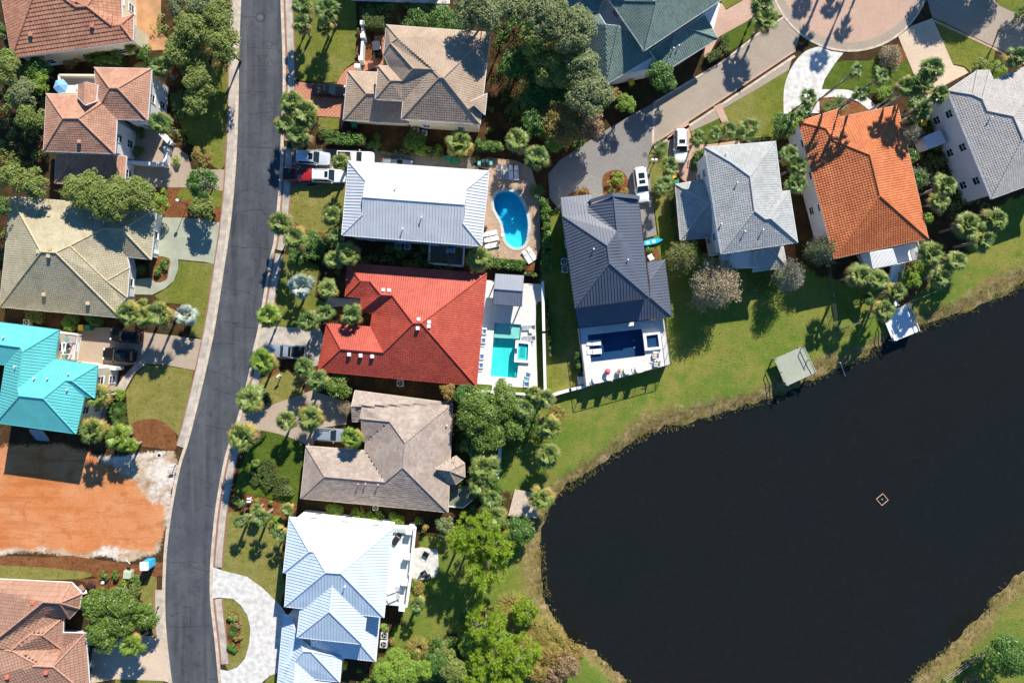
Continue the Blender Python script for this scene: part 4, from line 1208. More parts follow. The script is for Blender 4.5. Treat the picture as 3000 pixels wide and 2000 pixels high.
# ---- 5 brown house bottom left
h = House('house', 'house with a many gabled brown pink tiled roof in the bottom left corner', 'house', 110, 1860)
h.roof(t03, dict(a0=(-500, 590, 3.4), a1=(655, 645, 3.4), a2=(750, 745, 3.4), a3=(728, 882, 3.4), a4=(640, 975, 3.4), x0=(582, 968, 3.4), x1=(572, 1258, 3.4), y0=(785, 1110, 3.4), y1=(830, 1690, 3.4), yb=(570, 1105, 3.4),
     r0=(400, 820, 6.2), r1=(548, 830, 6.0), c1=(400, 958, 4.7), g0=(280, 1118, 5.6), g1=(392, 1126, 5.5), c2=(95, 1250, 6.0), t0=(45, 1265, 6.6), t1=(112, 1268, 6.5), u0=(305, 1408, 6.4), u1=(490, 1415, 5.8), v=(340, 1395, 6.2), d=(450, 1270, 4.3), rz=(-500, 1570, 8.0), rb=(-150, 1260, 7.2), s0=(850, 1760, 3.4), s1=(-300, 1900, 3.4)),
  [['a0', 'a1', 'r1', 'r0', 'rb'], ['a1', 'a2', 'r1'], ['a2', 'a3', 'r1'], ['a3', 'a4', 'r1'], ['*', 'a4', 'x0', 'c1', 'r0', 'r1'], ['*', 'c1', 'c2', 't0', 'rb', 'r0'], ['*', 'x0', 'g1', 'g0', 'c2', 'c1'], ['x0', 'x1', 'g1'], ['*', 'g0', 'g1', 'x1', 'd', 'v', 't1'], ['*', 'c2', 'g0', 't1', 't0'], ['*', 'x1', 'yb', 'y0', 'u1', 'u0', 'v', 'd'], ['y0', 'y1', 'u1'], ['*', 'rb', 't0', 't1', 'v', 'u0', 'u1', 'y1', 's0', 's1', 'rz']],
  3.4, .42, 'mid', R_BROWN, cap=R_BROWNCAP)
h.slab('wall', cv(t03, [(-400, 720), (560, 735), (620, 790), (600, 850), (540, 920), (470, 960), (470, 1160), (690, 1170), (725, 1660), (-300, 1800)]), 0, 3.2, M_GREYWALL)
h.vents(t03, [(305, 828), (428, 1468), (70, 1510)], 'box', mat_plain('terracotta vent', (.7, .16, .08), .7))
gm_ = MB()
for y in (1330, 1530):
 p = P(*t03(800, y), 1.4); gm_.box((p.x - .2, p.y, 1.3), (.12, 2.2, 2.4), .02)
h.part('garage_door', gm_, M_DARKMETAL)
# ---- 6 taupe house, top centre
h = House('house', 'taupe tiled house with stepped gables behind the dotted terracotta driveway', 'house', 1250, 210)
h.roof(ID, dict(NW=(1132.4, 73.6), NE=(1436, 96), W1=(1124, 161.6), q1=(1407, 365), q0=(1175.5, 349), p1=(1180.5, 296), p0=(1099, 291), u9=(1108, 193), u8=(1139, 194, 5.6), w0=(1144.4, 127, 6.5), g0=(1287, 227.6), g1=(1299.4, 228.6), f0=(1210.4, 201), f1=(1264, 203), u0=(1144.4, 237), u1=(1178, 238), n2=(1166, 113, 6.8)),
  [['NW', 'NE', 'g1', 'g0', 'f1', 'f0', 'w0', 'n2'], ['NW', 'W1', 'w0', 'n2'], ['W1', 'u8', 'u1', 'f0', 'w0'], ['u9', 'u8', 'u1', 'u0'], ['u9', 'p0', 'u0'], ['p0', 'p1', 'f1', 'f0', 'u1', 'u0'], ['p1', 'q0', 'g0', 'f1'], ['q0', 'q1', 'g1', 'g0'], ['q1', 'NE', 'g1']],
  5.6, .46, 'tile', R_TAUPE, wallm=M_CREAM)
h.vents(R5, [(1800, 250)], 'pipe')
h.roof(ID, dict(a=(1019, 208.5), c=(1005, 352), d=(1198, 363), b=(1200, 216), r0=(1073.6, 274.5), r1=(1199, 278)),
  [['a', 'b', 'r1', 'r0'], ['a', 'c', 'r0'], ['c', 'd', 'r1', 'r0']], 3.0, .46, 'tile', R_TAUPE, wallm=M_CREAM)
h.roof(t20, dict(a=(712, 860, 6.0), b=(692, 1056, 6.0), c=(560, 935, 7.4), m=(640, 1000, 6.6)), [['a', 'b', 'c']], 6.0, .4, 'tile', R_TAUPE)
# ---- 7 silver house
h = House('house', 'house with a pale silver standing seam hip roof beside the kidney shaped pool', 'house', 1215, 600)
h.roof(ID, dict(NW=(1020.9, 471.7), NE=(1432.7, 500.8), SW=(1000.8, 688.8), SE=(1411.6, 721.2), a=(1070.6, 531), b=(1366.8, 554.8), rW=(1063.5, 577.8), rE=(1359.9, 599.6), c=(1062, 629.5), d=(1356.5, 654.6)),
  [['NW', 'NE', 'b', 'rE', 'rW', 'a'], ['SW', 'SE', 'd', 'rE', 'rW', 'c'], ['NW', 'SW', 'c', 'a'], ['NE', 'SE', 'd', 'b']], 7.3, .31, 'metal', R_SILVER, wallm=M_STUCCO_W)
gm_ = MB()
for n in (('a', 'rW', 'c'), ('b', 'rE', 'd')): gm_.add([h.last[i] for i in n], [(0, 1, 2)])
h.part('gable_wall', gm_, M_GREYWALL)
h.vents(R6, [(502, 862), (263, 1008)], 'pipe'); h.vents(R1, [(1770, 688)], 'pipe')
# ---- 8 red house
h = House('house', 'house with a bright red tiled roof beside the L shaped turquoise pool', 'house', 1215, 950)
h.roof(ID, dict(NW=(1017.6, 771), NE=(1426, 801), W1=(1011, 868), W2=(1058, 873), W3=(1056, 912), W4=(1091, 919), W5=(1085, 957), G1=(957, 946), G2=(930, 1087), SE=(1396, 1131), a0=(1211, 946.3, 6.65), a1=(1235, 946, 6.65), b0=(1056, 822, 4.3), b1=(1084.6, 823.6, 4.3), c0=(1116.5, 863.4, 5.1), c1=(1150, 865, 5.05), v=(1123, 1032, 4.85), gr=(998.5, 1022)),
  [['NW', 'NE', 'a1', 'a0', 'c1', 'c0', 'b1', 'b0'], ['NW', 'W1', 'b0'], ['W1', 'W2', 'b1', 'b0'], ['W2', 'W3', 'c0', 'b1'], ['W3', 'W4', 'c1', 'c0'], ['W4', 'W5', 'v', 'a0', 'c1'], ['G1', 'W5', 'v', 'gr'], ['G1', 'G2', 'gr'], ['G2', 'SE', 'a1', 'a0', 'v', 'gr'], ['SE', 'NE', 'a1']],
  3.3, .46, 'tile', R_RED, wallm=M_STUCCO_W, fascia=R_RED)
h.vents(t11, [(1642, 1097), (1694, 1100)], 'box'); h.vents(t12, [(1328, 120), (1434, 130), (1540, 138)], 'box')
h.vents(t21, [(83, 1365), (180, 1392), (176, 1430), (75, 1448)], 'box')
# ---- 9 tan shingle house
h = House('house', 'house with a mottled tan shingle roof south of the red tiled house', 'house', 1120, 1330)
h.roof(ID, dict(N0=(1040, 1143.5), NE=(1326, 1181), A=(1186.6, 1296.5), B=(1142, 1234), C=(1059, 1226), D=(1062, 1193), F=(1029, 1191, 4.1), s0=(1032, 1234), s1=(1058, 1235), t0=(1061, 1288), t1=(1071, 1294), t2=(1068.6, 1319), V=(1128, 1411), S=(1180, 1368), G1=(896.5, 1306), G2=(880.5, 1459), R=(950.7, 1395), SE=(1313, 1500)),
  [['NE', 'N0', 'F', 'D', 'C', 'B', 'A'], ['s0', 's1', 'D', 'F'], ['s1', 't0', 'C', 'D'], ['t0', 't1', 'B', 'C'], ['t1', 't2', 'V', 'S', 'A', 'B'], ['G1', 't2', 'V', 'R'], ['G1', 'G2', 'R'], ['G2', 'SE', 'S', 'V', 'R'], ['SE', 'NE', 'A', 'S']],
  2.9, .46, 'flat', R_SHINGLE, wallm=M_CREAM, fascia=M_CREAM)
h.roof(t22, dict(p=(240, 1172, 4.6), ap=(365, 1186, 4.6), e1=(425, 1050), e2=(505, 1120), e3=(510, 1245), e4=(425, 1312), s0=(372, 1312)),
  [['*', 'p', 'e1', 'ap'], ['e1', 'e2', 'ap'], ['e2', 'e3', 'ap'], ['e3', 'e4', 'ap'], ['s0', 'e4', 'ap', 'p']], 3.0, .46, 'flat', R_SHINGLE, wallm=M_CREAM, over=.3, fascia=M_CREAM, win=False)
h.vents(t12, [(1415, 1305), (1480, 1302), (1595, 1310)], 'pipe', mat_plain('pinkish vent', (.6, .4, .32), .7)); h.vents(t22, [(345, 768)], 'pipe')
h.slab('deck', cv(t22, [(372, 1315), (570, 1330), (578, 1450), (490, 1522), (358, 1508)]), .1, .6, mat_plain('grey green decking', (.19, .21, .16), .85, .15, 2))
em = MB()
pp = [P(*t22(*q), .62) for q in ((578, 1330), (584, 1452), (492, 1526), (356, 1512))]
for a, b in zip(pp, pp[1:]):
 c = (a + b) / 2; em.box((c.x, c.y, .6), ((b - a).length, .14, .2), math.atan2(b.y - a.y, b.x - a.x))
h.part('deck_edge', em, M_WHITE)
# ---- 10 white metal house bottom centre
h = House('house', 'large house with a white metal roof in several tiers and a white east terrace', 'house', 980, 1750)
h.roof(R3, dict(NW=(203, 102), NE=(1117, 205), SE=(1040, 987), w2=(162, 892), w1b=(183, 595), w1=(150, 592), r0=(525, 590), r1=(660, 598), m0=(380, 405), m1=(418, 408)),
  [['NW', 'NE', 'r1', 'r0', 'm1', 'm0'], ['NW', 'w1', 'm0'], ['w1', 'w1b', 'm1', 'm0'], ['w1b', 'w2', 'r0', 'm1'], ['w2', 'SE', 'r1', 'r0'], ['SE', 'NE', 'r1']],
  6.6, .42, 'metal', R_WHITEM, wallm=M_WHITE)
h.vents(R3, [(698, 708)], 'pipe')
h.roof(R3, dict(q0=(300, 905), q1=(270, 1162), q2=(852, 1225), q3=(888, 968), k0=(585, 680), k1=(557, 935)),
  [['q0', 'q1', 'k1', 'k0'], ['q2', 'q3', 'k0', 'k1'], ['q1', 'q2', 'k1']], 6.3, .42, 'metal', R_WHITEM, wallm=M_WHITE)
h.roof(R3, dict(c1=(968, 1375, 3.5), c2=(1003, 985, 3.5), cn=(890, 968, 4.5), cm=(835, 1222, 4.6), ck=(395, 1178, 4.6), c0=(668, 1342, 3.5), cx=(400, 1270, 3.9)),
  [['c1', 'c2', 'cn', 'cm'], ['c0', 'c1', 'cm', 'ck', 'cx']], 3.5, .4, 'metal', R_WHITEM)
h.roof(R3, dict(wa=(152, 968, 3.5), wb=(92, 1640, 3.5), wr0=(262, 1130, 4.5), wr1=(236, 1640, 4.8), e0=(256, 1378, 4.7), d0=(328, 1285, 5.4), d1=(395, 1287, 5.4), e1=(425, 1532, 3.5), fS=(650, 1557, 3.5), fN=(668, 1342, 3.5), wt=(215, 970, 4.0), cx=(402, 1265, 4.4), e2=(420, 1640, 3.5), nx=(300, 1180, 4.5)),
  [['wa', 'wb', 'wr1', 'e0', 'd0', 'nx', 'wr0', 'wt'], ['e1', 'fS', 'd1', 'd0', 'e0'], ['fS', 'fN', 'd1'], ['*', 'nx', 'd0', 'd1', 'fN', 'cx'], ['e2', 'e1', 'e0', 'wr1']],
  3.5, .4, 'metal', R_WHITEM, wallm=None)
wm = MB()
wm.prism([P(*R3(*q), 3.2)[:2] for q in ((180, 985), (120, 1660), (400, 1660), (640, 1530), (655, 1345), (945, 1355), (985, 990))], 0, 3.3)
h.part('wall', wm, M_WHITE)
h.slab('terrace_floor', cv(R3, [(1080, 200), (1290, 215), (1215, 890), (1000, 870)]), 0, 2.9, mat_plain('pale grey terrace floor', (.55, .60, .58), .7, .05, .4))
wm = MB()
edge = [P(*R3(*q), 3.9) for q in ((1120, 192), (1312, 205), (1290, 420), (1272, 640), (1235, 900))]
for a, b in zip(edge, edge[1:]):
 c = (a + b) / 2; an = math.atan2(b.y - a.y, b.x - a.x); L = (b - a).length
 wm.box((c.x, c.y, 3.82), (L, .32, .12), an); wm.box((c.x, c.y, 3.0), (L, .26, .22), an)
 n = int(L / .28)
 for i in range(n):
  w = a.lerp(b, (i + .5) / n); wm.box((w.x, w.y, 3.43), (.07, .07, .7), an)
h.part('balustrade', wm, M_WHITE)
for q in ((1262, 230), (1245, 452), (1222, 680), (1200, 905)):
 w = P(*R3(*q), 3.9); h.part('pier', MB().rbox((w.x, w.y, 2.05), (.75, .62, 4.1), .03, -.1).rbox((w.x, w.y, 4.15), (.88, .74, .12), .02, -.1), M_WHITE)
# ---- 11 navy house
h = House('house', 'house with a navy standing seam metal roof beside the dark raised pool', 'house', 1790, 760)
h.roof(ID, dict(NW=(1643, 578), Nc=(1733, 569), Wc=(1648, 633, 7.2), SW=(1684.6, 902), SM=(1904, 873), E2=(1870.5, 579.5), x=(1722, 603, 6.9), gt=(1797, 577, 8.4), a=(1779, 720, 8.85), b=(1785, 771, 8.85), k=(1808, 678, 8.4), v=(1722, 625, 7.2)),
  [['NW', 'Nc', 'x', 'v', 'k', 'a', 'Wc'], ['*', 'Wc', 'SW', 'b', 'a'], ['SW', 'SM', 'b'], ['SM', 'E2', 'gt', 'k', 'a', 'b'], ['*', 'x', 'gt', 'k', 'v']],
  6.2, .38, 'metal', R_NAVY, wallm=M_STUCCO_W, fascia=M_DARKMETAL)
h.roof(ID, dict(x0=(1896, 768, 4.6), x1=(1948, 760), k=(1903, 820, 4.9), L1=(1969, 927), k2=(1905, 871, 5.2), L0=(1696, 960), SW=(1684.6, 903, 5.0)),
  [['*', 'x0', 'x1', 'k'], ['x1', 'L1', 'k2', 'k'], ['L1', 'L0', 'SW', 'k2']], 3.7, .4, 'metal', R_NAVY, fascia=M_DARKMETAL)
gm_ = MB()
ga = [P(*R7(*q), zz) for q, zz in (((640, 1150), 6.4), ((690, 1095), 6.9), ((1010, 1000), 8.35), ((1310, 1030), 7.2), ((1415, 1045), 6.5))]
for a, b in zip(ga[:-1], ga[1:]):
 L = (b - a); c = (a + b) / 2
 gm_.box((c.x, c.y, c.z + .1), (L.length + .1, .5, .34), math.atan2(L.y, L.x), ry=-math.asin(L.z / L.length))
h.part('gable_parapet', gm_, R_NAVY)
h.vents(t21, [(1690, 722)], 'pipe'); h.vents(t31, [(122, 820)], 'pipe')
deck_px = cv(R2, [(1160, 556), (2135, 442), (2205, 968), (1235, 1224)])
npool = [P(*q, DECK_Z)[:2] for q in NAVYPOOL]
dk = [P(*q, DECK_Z)[:2] for q in deck_px]
polys = [[Vector((p[0], p[1], 0)) for p in dk], [Vector((p[0], p[1], 0)) for p in npool]]
tris = tessellate_polygon(polys); pts = dk + npool
mb = MB(); fs = []
for a, b, c in tris:
 ar = (pts[b][0] - pts[a][0]) * (pts[c][1] - pts[a][1]) - (pts[b][1] - pts[a][1]) * (pts[c][0] - pts[a][0])
 fs.append((a, b, c) if ar > 0 else (c, b, a))
n = 4
vs = [(p[0], p[1], DECK_Z) for p in pts] + [(p[0], p[1], 0) for p in dk]
fs += [(i, (i + 1) % 4, 8 + (i + 1) % 4, 8 + i) for i in range(4)]
mb.add(vs, fs); h.part('pool_terrace', mb, M_TERRAZZO)
def rail(h, pts, z0, hgt, name, mat, step=1.6, wires=5, w=.05):
 rm = MB()
 for a, b in zip(pts, pts[1:]):
  a = Vector((a[0], a[1], 0)); b = Vector((b[0], b[1], 0)); L = (b - a).length; an = math.atan2(b.y - a.y, b.x - a.x); c = (a + b) / 2
  rm.box((c.x, c.y, z0 + hgt), (L, w * 1.4, w), an)
  for k in range(wires): rm.box((c.x, c.y, z0 + hgt * (k + .6) / (wires + .4)), (L, .014, .014), an)
  n = max(1, int(L / step))
  for i in range(n + 1):
   q = a.lerp(b, i / n); rm.box((q.x, q.y, z0 + hgt / 2), (w, w, hgt), an)
 return h.part(name, rm, mat) if h else rm
rail(h, [dk[0], dk[3], dk[2], dk[1]], DECK_Z, 1.05, 'terrace_rail', M_DARKMETAL)
sp_o = [P(*q, 2.4)[:2] for q in cv(R2, [(1895, 612), (2092, 596), (2112, 790), (1918, 812)])]
sp_i = [P(*q, 2.4)[:2] for q in cv(R2, [(1932, 640), (2066, 622), (2084, 766), (1946, 778)])]
def ring_wall(outer, inner, z0, z1):
 n = len(outer); mb = MB()
 vs = [(p[0], p[1], z1) for p in outer] + [(p[0], p[1], z1) for p in inner] + [(p[0], p[1], z0) for p in outer] + [(p[0], p[1], z0) for p in inner]
 fs = []
 for i in range(n):
  j = (i + 1) % n
  fs += [(i, j, n + j, n + i), (i, 2 * n + i, 2 * n + j, j), (n + i, n + j, 3 * n + j, 3 * n + i)]
 return mb.add(vs, fs)
# ---- 12 grey tiled house
h = House('house', 'pale grey tiled house between the navy roofed house and the orange tiled house', 'house', 2200, 580)
h.roof(ID, dict(NW=(2064.6, 432), NE=(2271.8, 414.5), SW=(2112.4, 744), SE=(2337, 710.4), e1=(2290, 561), e2=(2313, 559), a0=(2141, 476), b0=(2197, 517), s0=(2209.7, 618), w0=(2241.5, 642), w1=(2257.5, 640)),
  [['NW', 'NE', 'b0', 'a0'], ['NW', 'SW', 's0', 'b0', 'a0'], ['SW', 'SE', 'w1', 'w0', 's0'], ['NE', 'e1', 'w0', 's0', 'b0'], ['e1', 'e2', 'w1', 'w0'], ['e2', 'SE', 'w1']],
  7.8, .42, 'tile', R_GREYT, wallm=M_STUCCO_W)
h.vents(t30, [(1022, 1415)], 'pipe'); h.vents(t31, [(1125, 115), (980, 490), (1195, 560), (1360, 545), (1625, 420)], 'pipe')
h.roof(ID, dict(a=(1978.5, 540), b=(1993, 704), c=(2110, 692), d=(2085, 522), r=(2076, 597), r2=(2100, 597)),
  [['a', 'b', 'r'], ['a', 'd', 'r2', 'r'], ['b', 'c', 'r2', 'r']], 3.3, .46, 'tile', R_GREYT, wallm=M_STUCCO_W)
h.roof(t31, dict(a=(1300, 740, 4.6), b=(1552, 695, 3.4), c=(1586, 886, 3.2), d=(1275, 930, 3.2), e=(1440, 715, 4.6)), [['d', 'c', 'e', 'a'], ['b', 'c', 'e']], 3.2, .4, 'tile', R_GREYT, wallm=None)
h.slab('balcony_floor', cv(t31, [(975, 740), (1290, 735), (1305, 885), (1000, 890)]), 2.9, 3.1, M_WHITE)
rp = [P(*t31(*q), 4.0) for q in ((975, 745), (1005, 898), (1312, 888), (1285, 735))]
rail(h, rp, 3.1, .95, 'balcony_rail', M_WHITE, .16, 0)
h.slab('wall', cv(t31, [(1010, 760), (1560, 720), (1560, 860), (1030, 880)]), 0, 2.85, M_STUCCO_W)
# ---- 13 orange house
h = House('house', 'house with an orange tiled roof and tall palm shadows across it', 'house', 2540, 520)
h.roof(ID, dict(NW=(2338.8, 357), n0=(2454, 320), n1=(2459, 344), NE=(2629.5, 309), SE=(2720, 699), SW=(2443, 758), r0=(2548, 454), r1=(2577, 573), j=(2441, 411), k=(2419, 376)),
  [['n1', 'NE', 'r0', 'j'], ['NW', 'n0', 'k'], ['n0', 'n1', 'j', 'k'], ['NW', 'SW', 'r1', 'r0', 'j', 'k'], ['SW', 'SE', 'r1'], ['SE', 'NE', 'r0', 'r1']],
  5.5, .40, 'otile', R_ORANGE, wallm=M_LILAC, fascia=M_CREAM)
fl = cv(t41, [(385, 770), (880, 660), (945, 805), (450, 905)])
h.slab('balcony_floor', fl, 2.8, 3.0, M_WHITE)
rail(h, [P(*t41(*q), 4.0) for q in ((378, 775), (445, 915), (952, 808), (905, 650))], 3.0, 1.0, 'balcony_rail', M_WHITE, .16, 0)
pm = MB()
A, B, C_, D_ = (P(*t41(*q), 5.4) for q in ((462, 752), (668, 718), (712, 858), (492, 902)))
for i in range(19):
 t = i / 18; p = A.lerp(B, t); q = D_.lerp(C_, t); c = (p + q) / 2
 pm.box((c.x, c.y, 5.5), ((q - p).length, .09, .16), math.atan2(q.y - p.y, q.x - p.x))
for p, q in ((A, B), (D_, C_), ((A + D_) / 2, (B + C_) / 2)):
 c = (p + q) / 2; pm.box((c.x, c.y, 5.34), ((q - p).length, .12, .15), math.atan2(q.y - p.y, q.x - p.x))
for p in (A, B, C_, D_): pm.box((p.x, p.y, 4.1), (.14, .14, 2.4))
h.part('pergola', pm, M_WHITE)
sm_ = MB()
p, q = P(*t41(680, 870), 2.0), P(*t41(700, 1025), 1.0)
for i in range(14):
 w = p.lerp(q, i / 13); sm_.box((w.x, w.y, 2.8 - i * .2), (1.35, .3, .07), .12)
for sx in (-.75, .8):
 for i in range(14):
  w = p.lerp(q, i / 13); sm_.box((w.x + sx, w.y, 3.2 - i * .2), (.05, .05, .9))
 a = p + Vector((sx, 0, 0)); b = q + Vector((sx, 0, 0)); a.z = 3.7; b.z = 1.1; sm_.tube([a, b], .05, 6)
h.part('stairs', sm_, M_WHITE)
# ---- 14 greige house on the right
h = House('house', 'greige tiled house with tall lilac side walls at the right edge', 'house', 2900, 350)
h.roof(ID, dict(W0=(2775, 266), W1=(2903.7, 583), n1=(2863, 207, 6.5), n2=(2898, 206, 6.5), n3=(2911, 236, 6.5), n4=(3120, 145, 6.5), S2=(3160, 490, 6.5), b0=(2849, 278), b1=(2877, 291), c1=(2891, 325), c2=(2968, 341), hh=(2997, 408)),
  [['*', 'W0', 'n1', 'b0'], ['*', 'n1', 'n2', 'b1', 'b0'], ['*', 'n3', 'n4', 'c2', 'c1'], ['*', 'n2', 'n3', 'c1', 'b1'], ['W0', 'W1', 'hh', 'c2', 'c1', 'b1', 'b0'], ['*', 'W1', 'S2', 'hh'], ['*', 'n4', 'S2', 'hh', 'c2']],
  6.5, .40, 'tile', R_GREIGE, wallm=M_LILAC, fascia=M_WHITE)
h.vents(t40, [(1570, 1085)], 'pipe')
h.slab('side_porch', cv(t40, [(955, 1260), (1110, 1190), (1170, 1310), (1000, 1370)]), 0, 2.4, M_LILAC)
# ---- 15 green house
h = House('house', 'house with a grey green tiled roof on two levels beside the brick road', 'house', 1900, 60)
h.roof(ID, dict(s0=(1775, -15), S=(1887.7, 149), E=(2140, -18), K=(1922.7, 5), k1=(1800, 3), K2=(2060, -150), W=(1700, -120)),
  [['s0', 'S', 'K', 'k1'], ['S', 'E', 'K2', 'K'], ['*', 's0', 'k1', 'K', 'K2', 'W']], 6.6, .46, 'tile', R_GREEN, wallm=M_STUCCO_W)
h.roof(ID, dict(wA=(1672, 60, 3.8), S=(1777, 247), m=(1915, 165, 3.8), a=(1811, 76, 6.2), b=(1774, 72, 6.2), c=(1753, 37, 5.4), d=(1690, 36.7, 5.0), x=(1895, 120, 4.9)),
  [['wA', 'S', 'a', 'b', 'c', 'd'], ['S', 'm', 'x', 'a']], 3.8, .46, 'tile', R_GREEN, wallm=None)
h.roof(ID, dict(a=(1660, -10, 3.8), b=(1672, 37, 4.6), c=(1753, 37, 5.4), d=(1770, -15, 5.2)), [['*', 'a', 'b', 'c', 'd']], 3.8, .4, 'tile', R_GREEN)
h.roof(ID, dict(a=(1948, 209, 3.8), b=(2104, 113, 3.8), c=(2008, 80, 5.4), d=(1975, 100, 5.4), e=(1904, 150, 4.4), f=(2065, 45, 4.4)),
  [['a', 'b', 'c', 'd'], ['*', 'e', 'a', 'd'], ['*', 'b', 'f', 'c']], 3.8, .4, 'tile', R_GREEN, wallm=None)
h.slab('wall', [(1690, 60), (1790, 225), (1960, 190), (2085, 108), (2110, 10), (1900, -60), (1700, -60)], 0, 3.6, M_STUCCO_W)
h.vents(t30, [(540, 452), (588, 428)], 'pipe')
# ---- 16 pale house at the top edge
h = House('house', 'house beyond the top edge whose shadow darkens the lawn by the white garden wall', 'house', 1180, -260)
h.roof(ID, dict(a=(1035, -400), b=(1325, -380), c=(1318, -150), d=(1010, -164), e=(1110, -270), f=(1240, -262)), [['a', 'b', 'f', 'e'], ['b', 'c', 'f'], ['d', 'c', 'f', 'e'], ['a', 'd', 'e']], 6.8, .42, 'metal', R_SILVER, wallm=M_STUCCO_W)
# ---- 17 garden pavilion
h = House('pool_pavilion', 'open pavilion with a two sided slate metal roof on the red house pool deck', 'pavilion', 1490, 850)
h.roof(t21, dict(a=(790, 945), b=(1050, 962), c=(1030, 1246), d=(765, 1226), e=(775, 1086), f=(1037, 1106)), [['a', 'b', 'f', 'e'], ['d', 'c', 'f', 'e']], 2.8, .32, 'metal', mat_metal_roof('slate metal roof', (.20, .225, .28), .42), fascia=M_DARKMETAL)
for n in 'abcd':
 q = h.last[n]; c = (h.last['a'] + h.last['c']) / 2; w = q.lerp(c, .1)
 h.part('post', MB().box((w.x, w.y, 1.4), (.16, .16, 2.8), -.06), M_DARKMETAL)
# ================================================================ vegetation
L_OAK = mat_leaf('oak leaves', (.12, .19, .032), (.32, .38, .09), (.23, .26, .07), .35)
L_OAKG = mat_leaf('grey olive leaves', (.12, .17, .06), (.29, .34, .14), (.20, .23, .10), .3)
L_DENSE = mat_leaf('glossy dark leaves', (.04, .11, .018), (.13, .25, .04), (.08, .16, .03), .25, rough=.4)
L_MAG = mat_leaf('magnolia leaves', (.05, .12, .014), (.22, .31, .05), (.13, .19, .03), .25, rough=.4)
L_BRIGHT = mat_leaf('fresh green leaves', (.15, .27, .028), (.30, .44, .055), (.21, .30, .04), .35)
L_PINE = mat_leaf('pine needles', (.20, .33, .02), (.42, .56, .06), (.32, .42, .035), .4, nscale=.6)
L_AUT = mat_leaf('turning leaves', (0.195, 0.169, 0.033), (0.390, 0.299, 0.078), (0.338, 0.169, 0.058), .3)
L_RUST = mat_leaf('rusty leaves', (0.286, 0.154, 0.077), (0.440, 0.286, 0.176), (0.176, 0.165, 0.055), .3)
L_BARE = mat_leaf('bare brown twigs', (.32, .26, .16), (.60, .50, .34), (.45, .38, .23), .15, rough=.9)
L_PALE = mat_leaf('pale lichen twigs', (.22, .21, .17), (.42, .40, .34), (.16, .19, .10), .1, rough=.9)
L_HEDGE = mat_leaf('hedge leaves', (0.056, 0.140, 0.017), (0.140, 0.266, 0.035), (0.084, 0.154, 0.028), .2, rough=.45)
L_CLIP = mat_leaf('clipped hedge leaves', (0.070, 0.119, 0.021), (0.140, 0.196, 0.042), (0.140, 0.140, 0.042), .2)
L_PURPLE = mat_leaf('purple leaves', (.06, .02, .03), (.11, .04, .05), (.07, .035, .035), .2)
L_GRASS = mat_leaf('straw grass blades', (.34, .27, .07), (.58, .46, .16), (.24, .27, .05), .4)
L_SHORE = mat_leaf('shore grass blades', (.11, .13, .03), (.30, .24, .10), (.10, .15, .03), .3)
P_GREEN = mat_leaf('palm fronds', (.07, .13, .025), (.19, .27, .065), (.12, .19, .04), .25, rough=.45)
P_OLIVE = mat_leaf('olive palm fronds', (.10, .16, .03), (.27, .33, .08), (.17, .22, .045), .25, rough=.45)
P_YEL = mat_leaf('yellowing fronds', (0.275, 0.250, 0.050), (0.450, 0.362, 0.094), (0.375, 0.250, 0.075), .25)
P_BLUE = mat_leaf('silver palm fronds', (0.213, 0.275, 0.225), (0.413, 0.475, 0.400), (0.275, 0.338, 0.237), .15, rough=.45)
P_BRIGHT = mat_leaf('bright fan fronds', (0.103, 0.196, 0.023), (0.276, 0.380, 0.057), (0.196, 0.276, 0.040), .35, rough=.4)
P_DRY = mat_leaf('dry fronds', (.22, .15, .07), (.36, .26, .13), (.28, .17, .07), .15, rough=.9)
P_SAGO = mat_leaf('sago fronds', (.05, .13, .025), (.14, .25, .05), (.08, .16, .03), .2, rough=.35)
def unit(v): return v / (np.linalg.norm(v, axis=-1, keepdims=True) + 1e-9)
def leaf_quads(rs, pos, nrm, size, asp=.55, jit=.7):
 n = len(pos)
 nn = unit(nrm + rs.normal(0, jit, (n, 3)))
 a = unit(np.cross(nn, rs.normal(0, 1, (n, 3))))
 b = np.cross(nn, a)
 s = size * rs.uniform(.6, 1.35, (n, 1)) if np.isscalar(size) else size[:, None] * rs.uniform(.7, 1.3, (n, 1))
 A = a * s; B = b * s * asp
 return np.stack([pos - A, pos - B * .9 + A * .1 , pos + A, pos + B * .9 + A * .1], 1)
def cloud(rs, clumps, dens, leaf, jit=.75, flat=1.0, low=-.35, asp=.55):
 """clumps: (x,y,z,r) list -> leaf quads spread over the clumps' outer shells, denser at the top"""
 Q = []
 for (x, y, z, r) in clumps:
  n = int(dens * r * r / (leaf * leaf)) + 8
  d = unit(rs.normal(0, 1, (n, 3)))
  d = d[d[:, 2] > low]
  n = len(d)
  rad = r * (1 - .42 * rs.rand(n, 1) ** 2 + .12 * rs.rand(n, 1))
  spr = 1 + .16 * np.sin(d[:, :1] * 5 + x * 3) * np.sin(d[:, 1:2] * 6 + y * 2)
  p = d * rad * spr * np.array([1, 1, flat]) + np.array([x, y, z])
  Q.append(leaf_quads(rs, p, d + np.array([.12, .3, .9]), leaf, asp, jit * .7))
 return np.concatenate(Q)
def crown_clumps(rs, R, hgt, n, rmin=.22, rmax=.42, flat=.6):
 """clumps spread through a dome of radius R"""
 out = []
 for i in range(n):
  a = rs.uniform(0, 2 * math.pi); q = math.sqrt(rs.uniform(0, 1)) * .78
  r = R * rs.uniform(rmin, rmax) * (1.1 - .35 * q)
  zz = hgt - R * flat * (q ** 2) * 1.1 - r * .7 + rs.uniform(-.12, .06) * R
  out.append((R * q * math.cos(a), R * q * math.sin(a), zz, r))
 return out
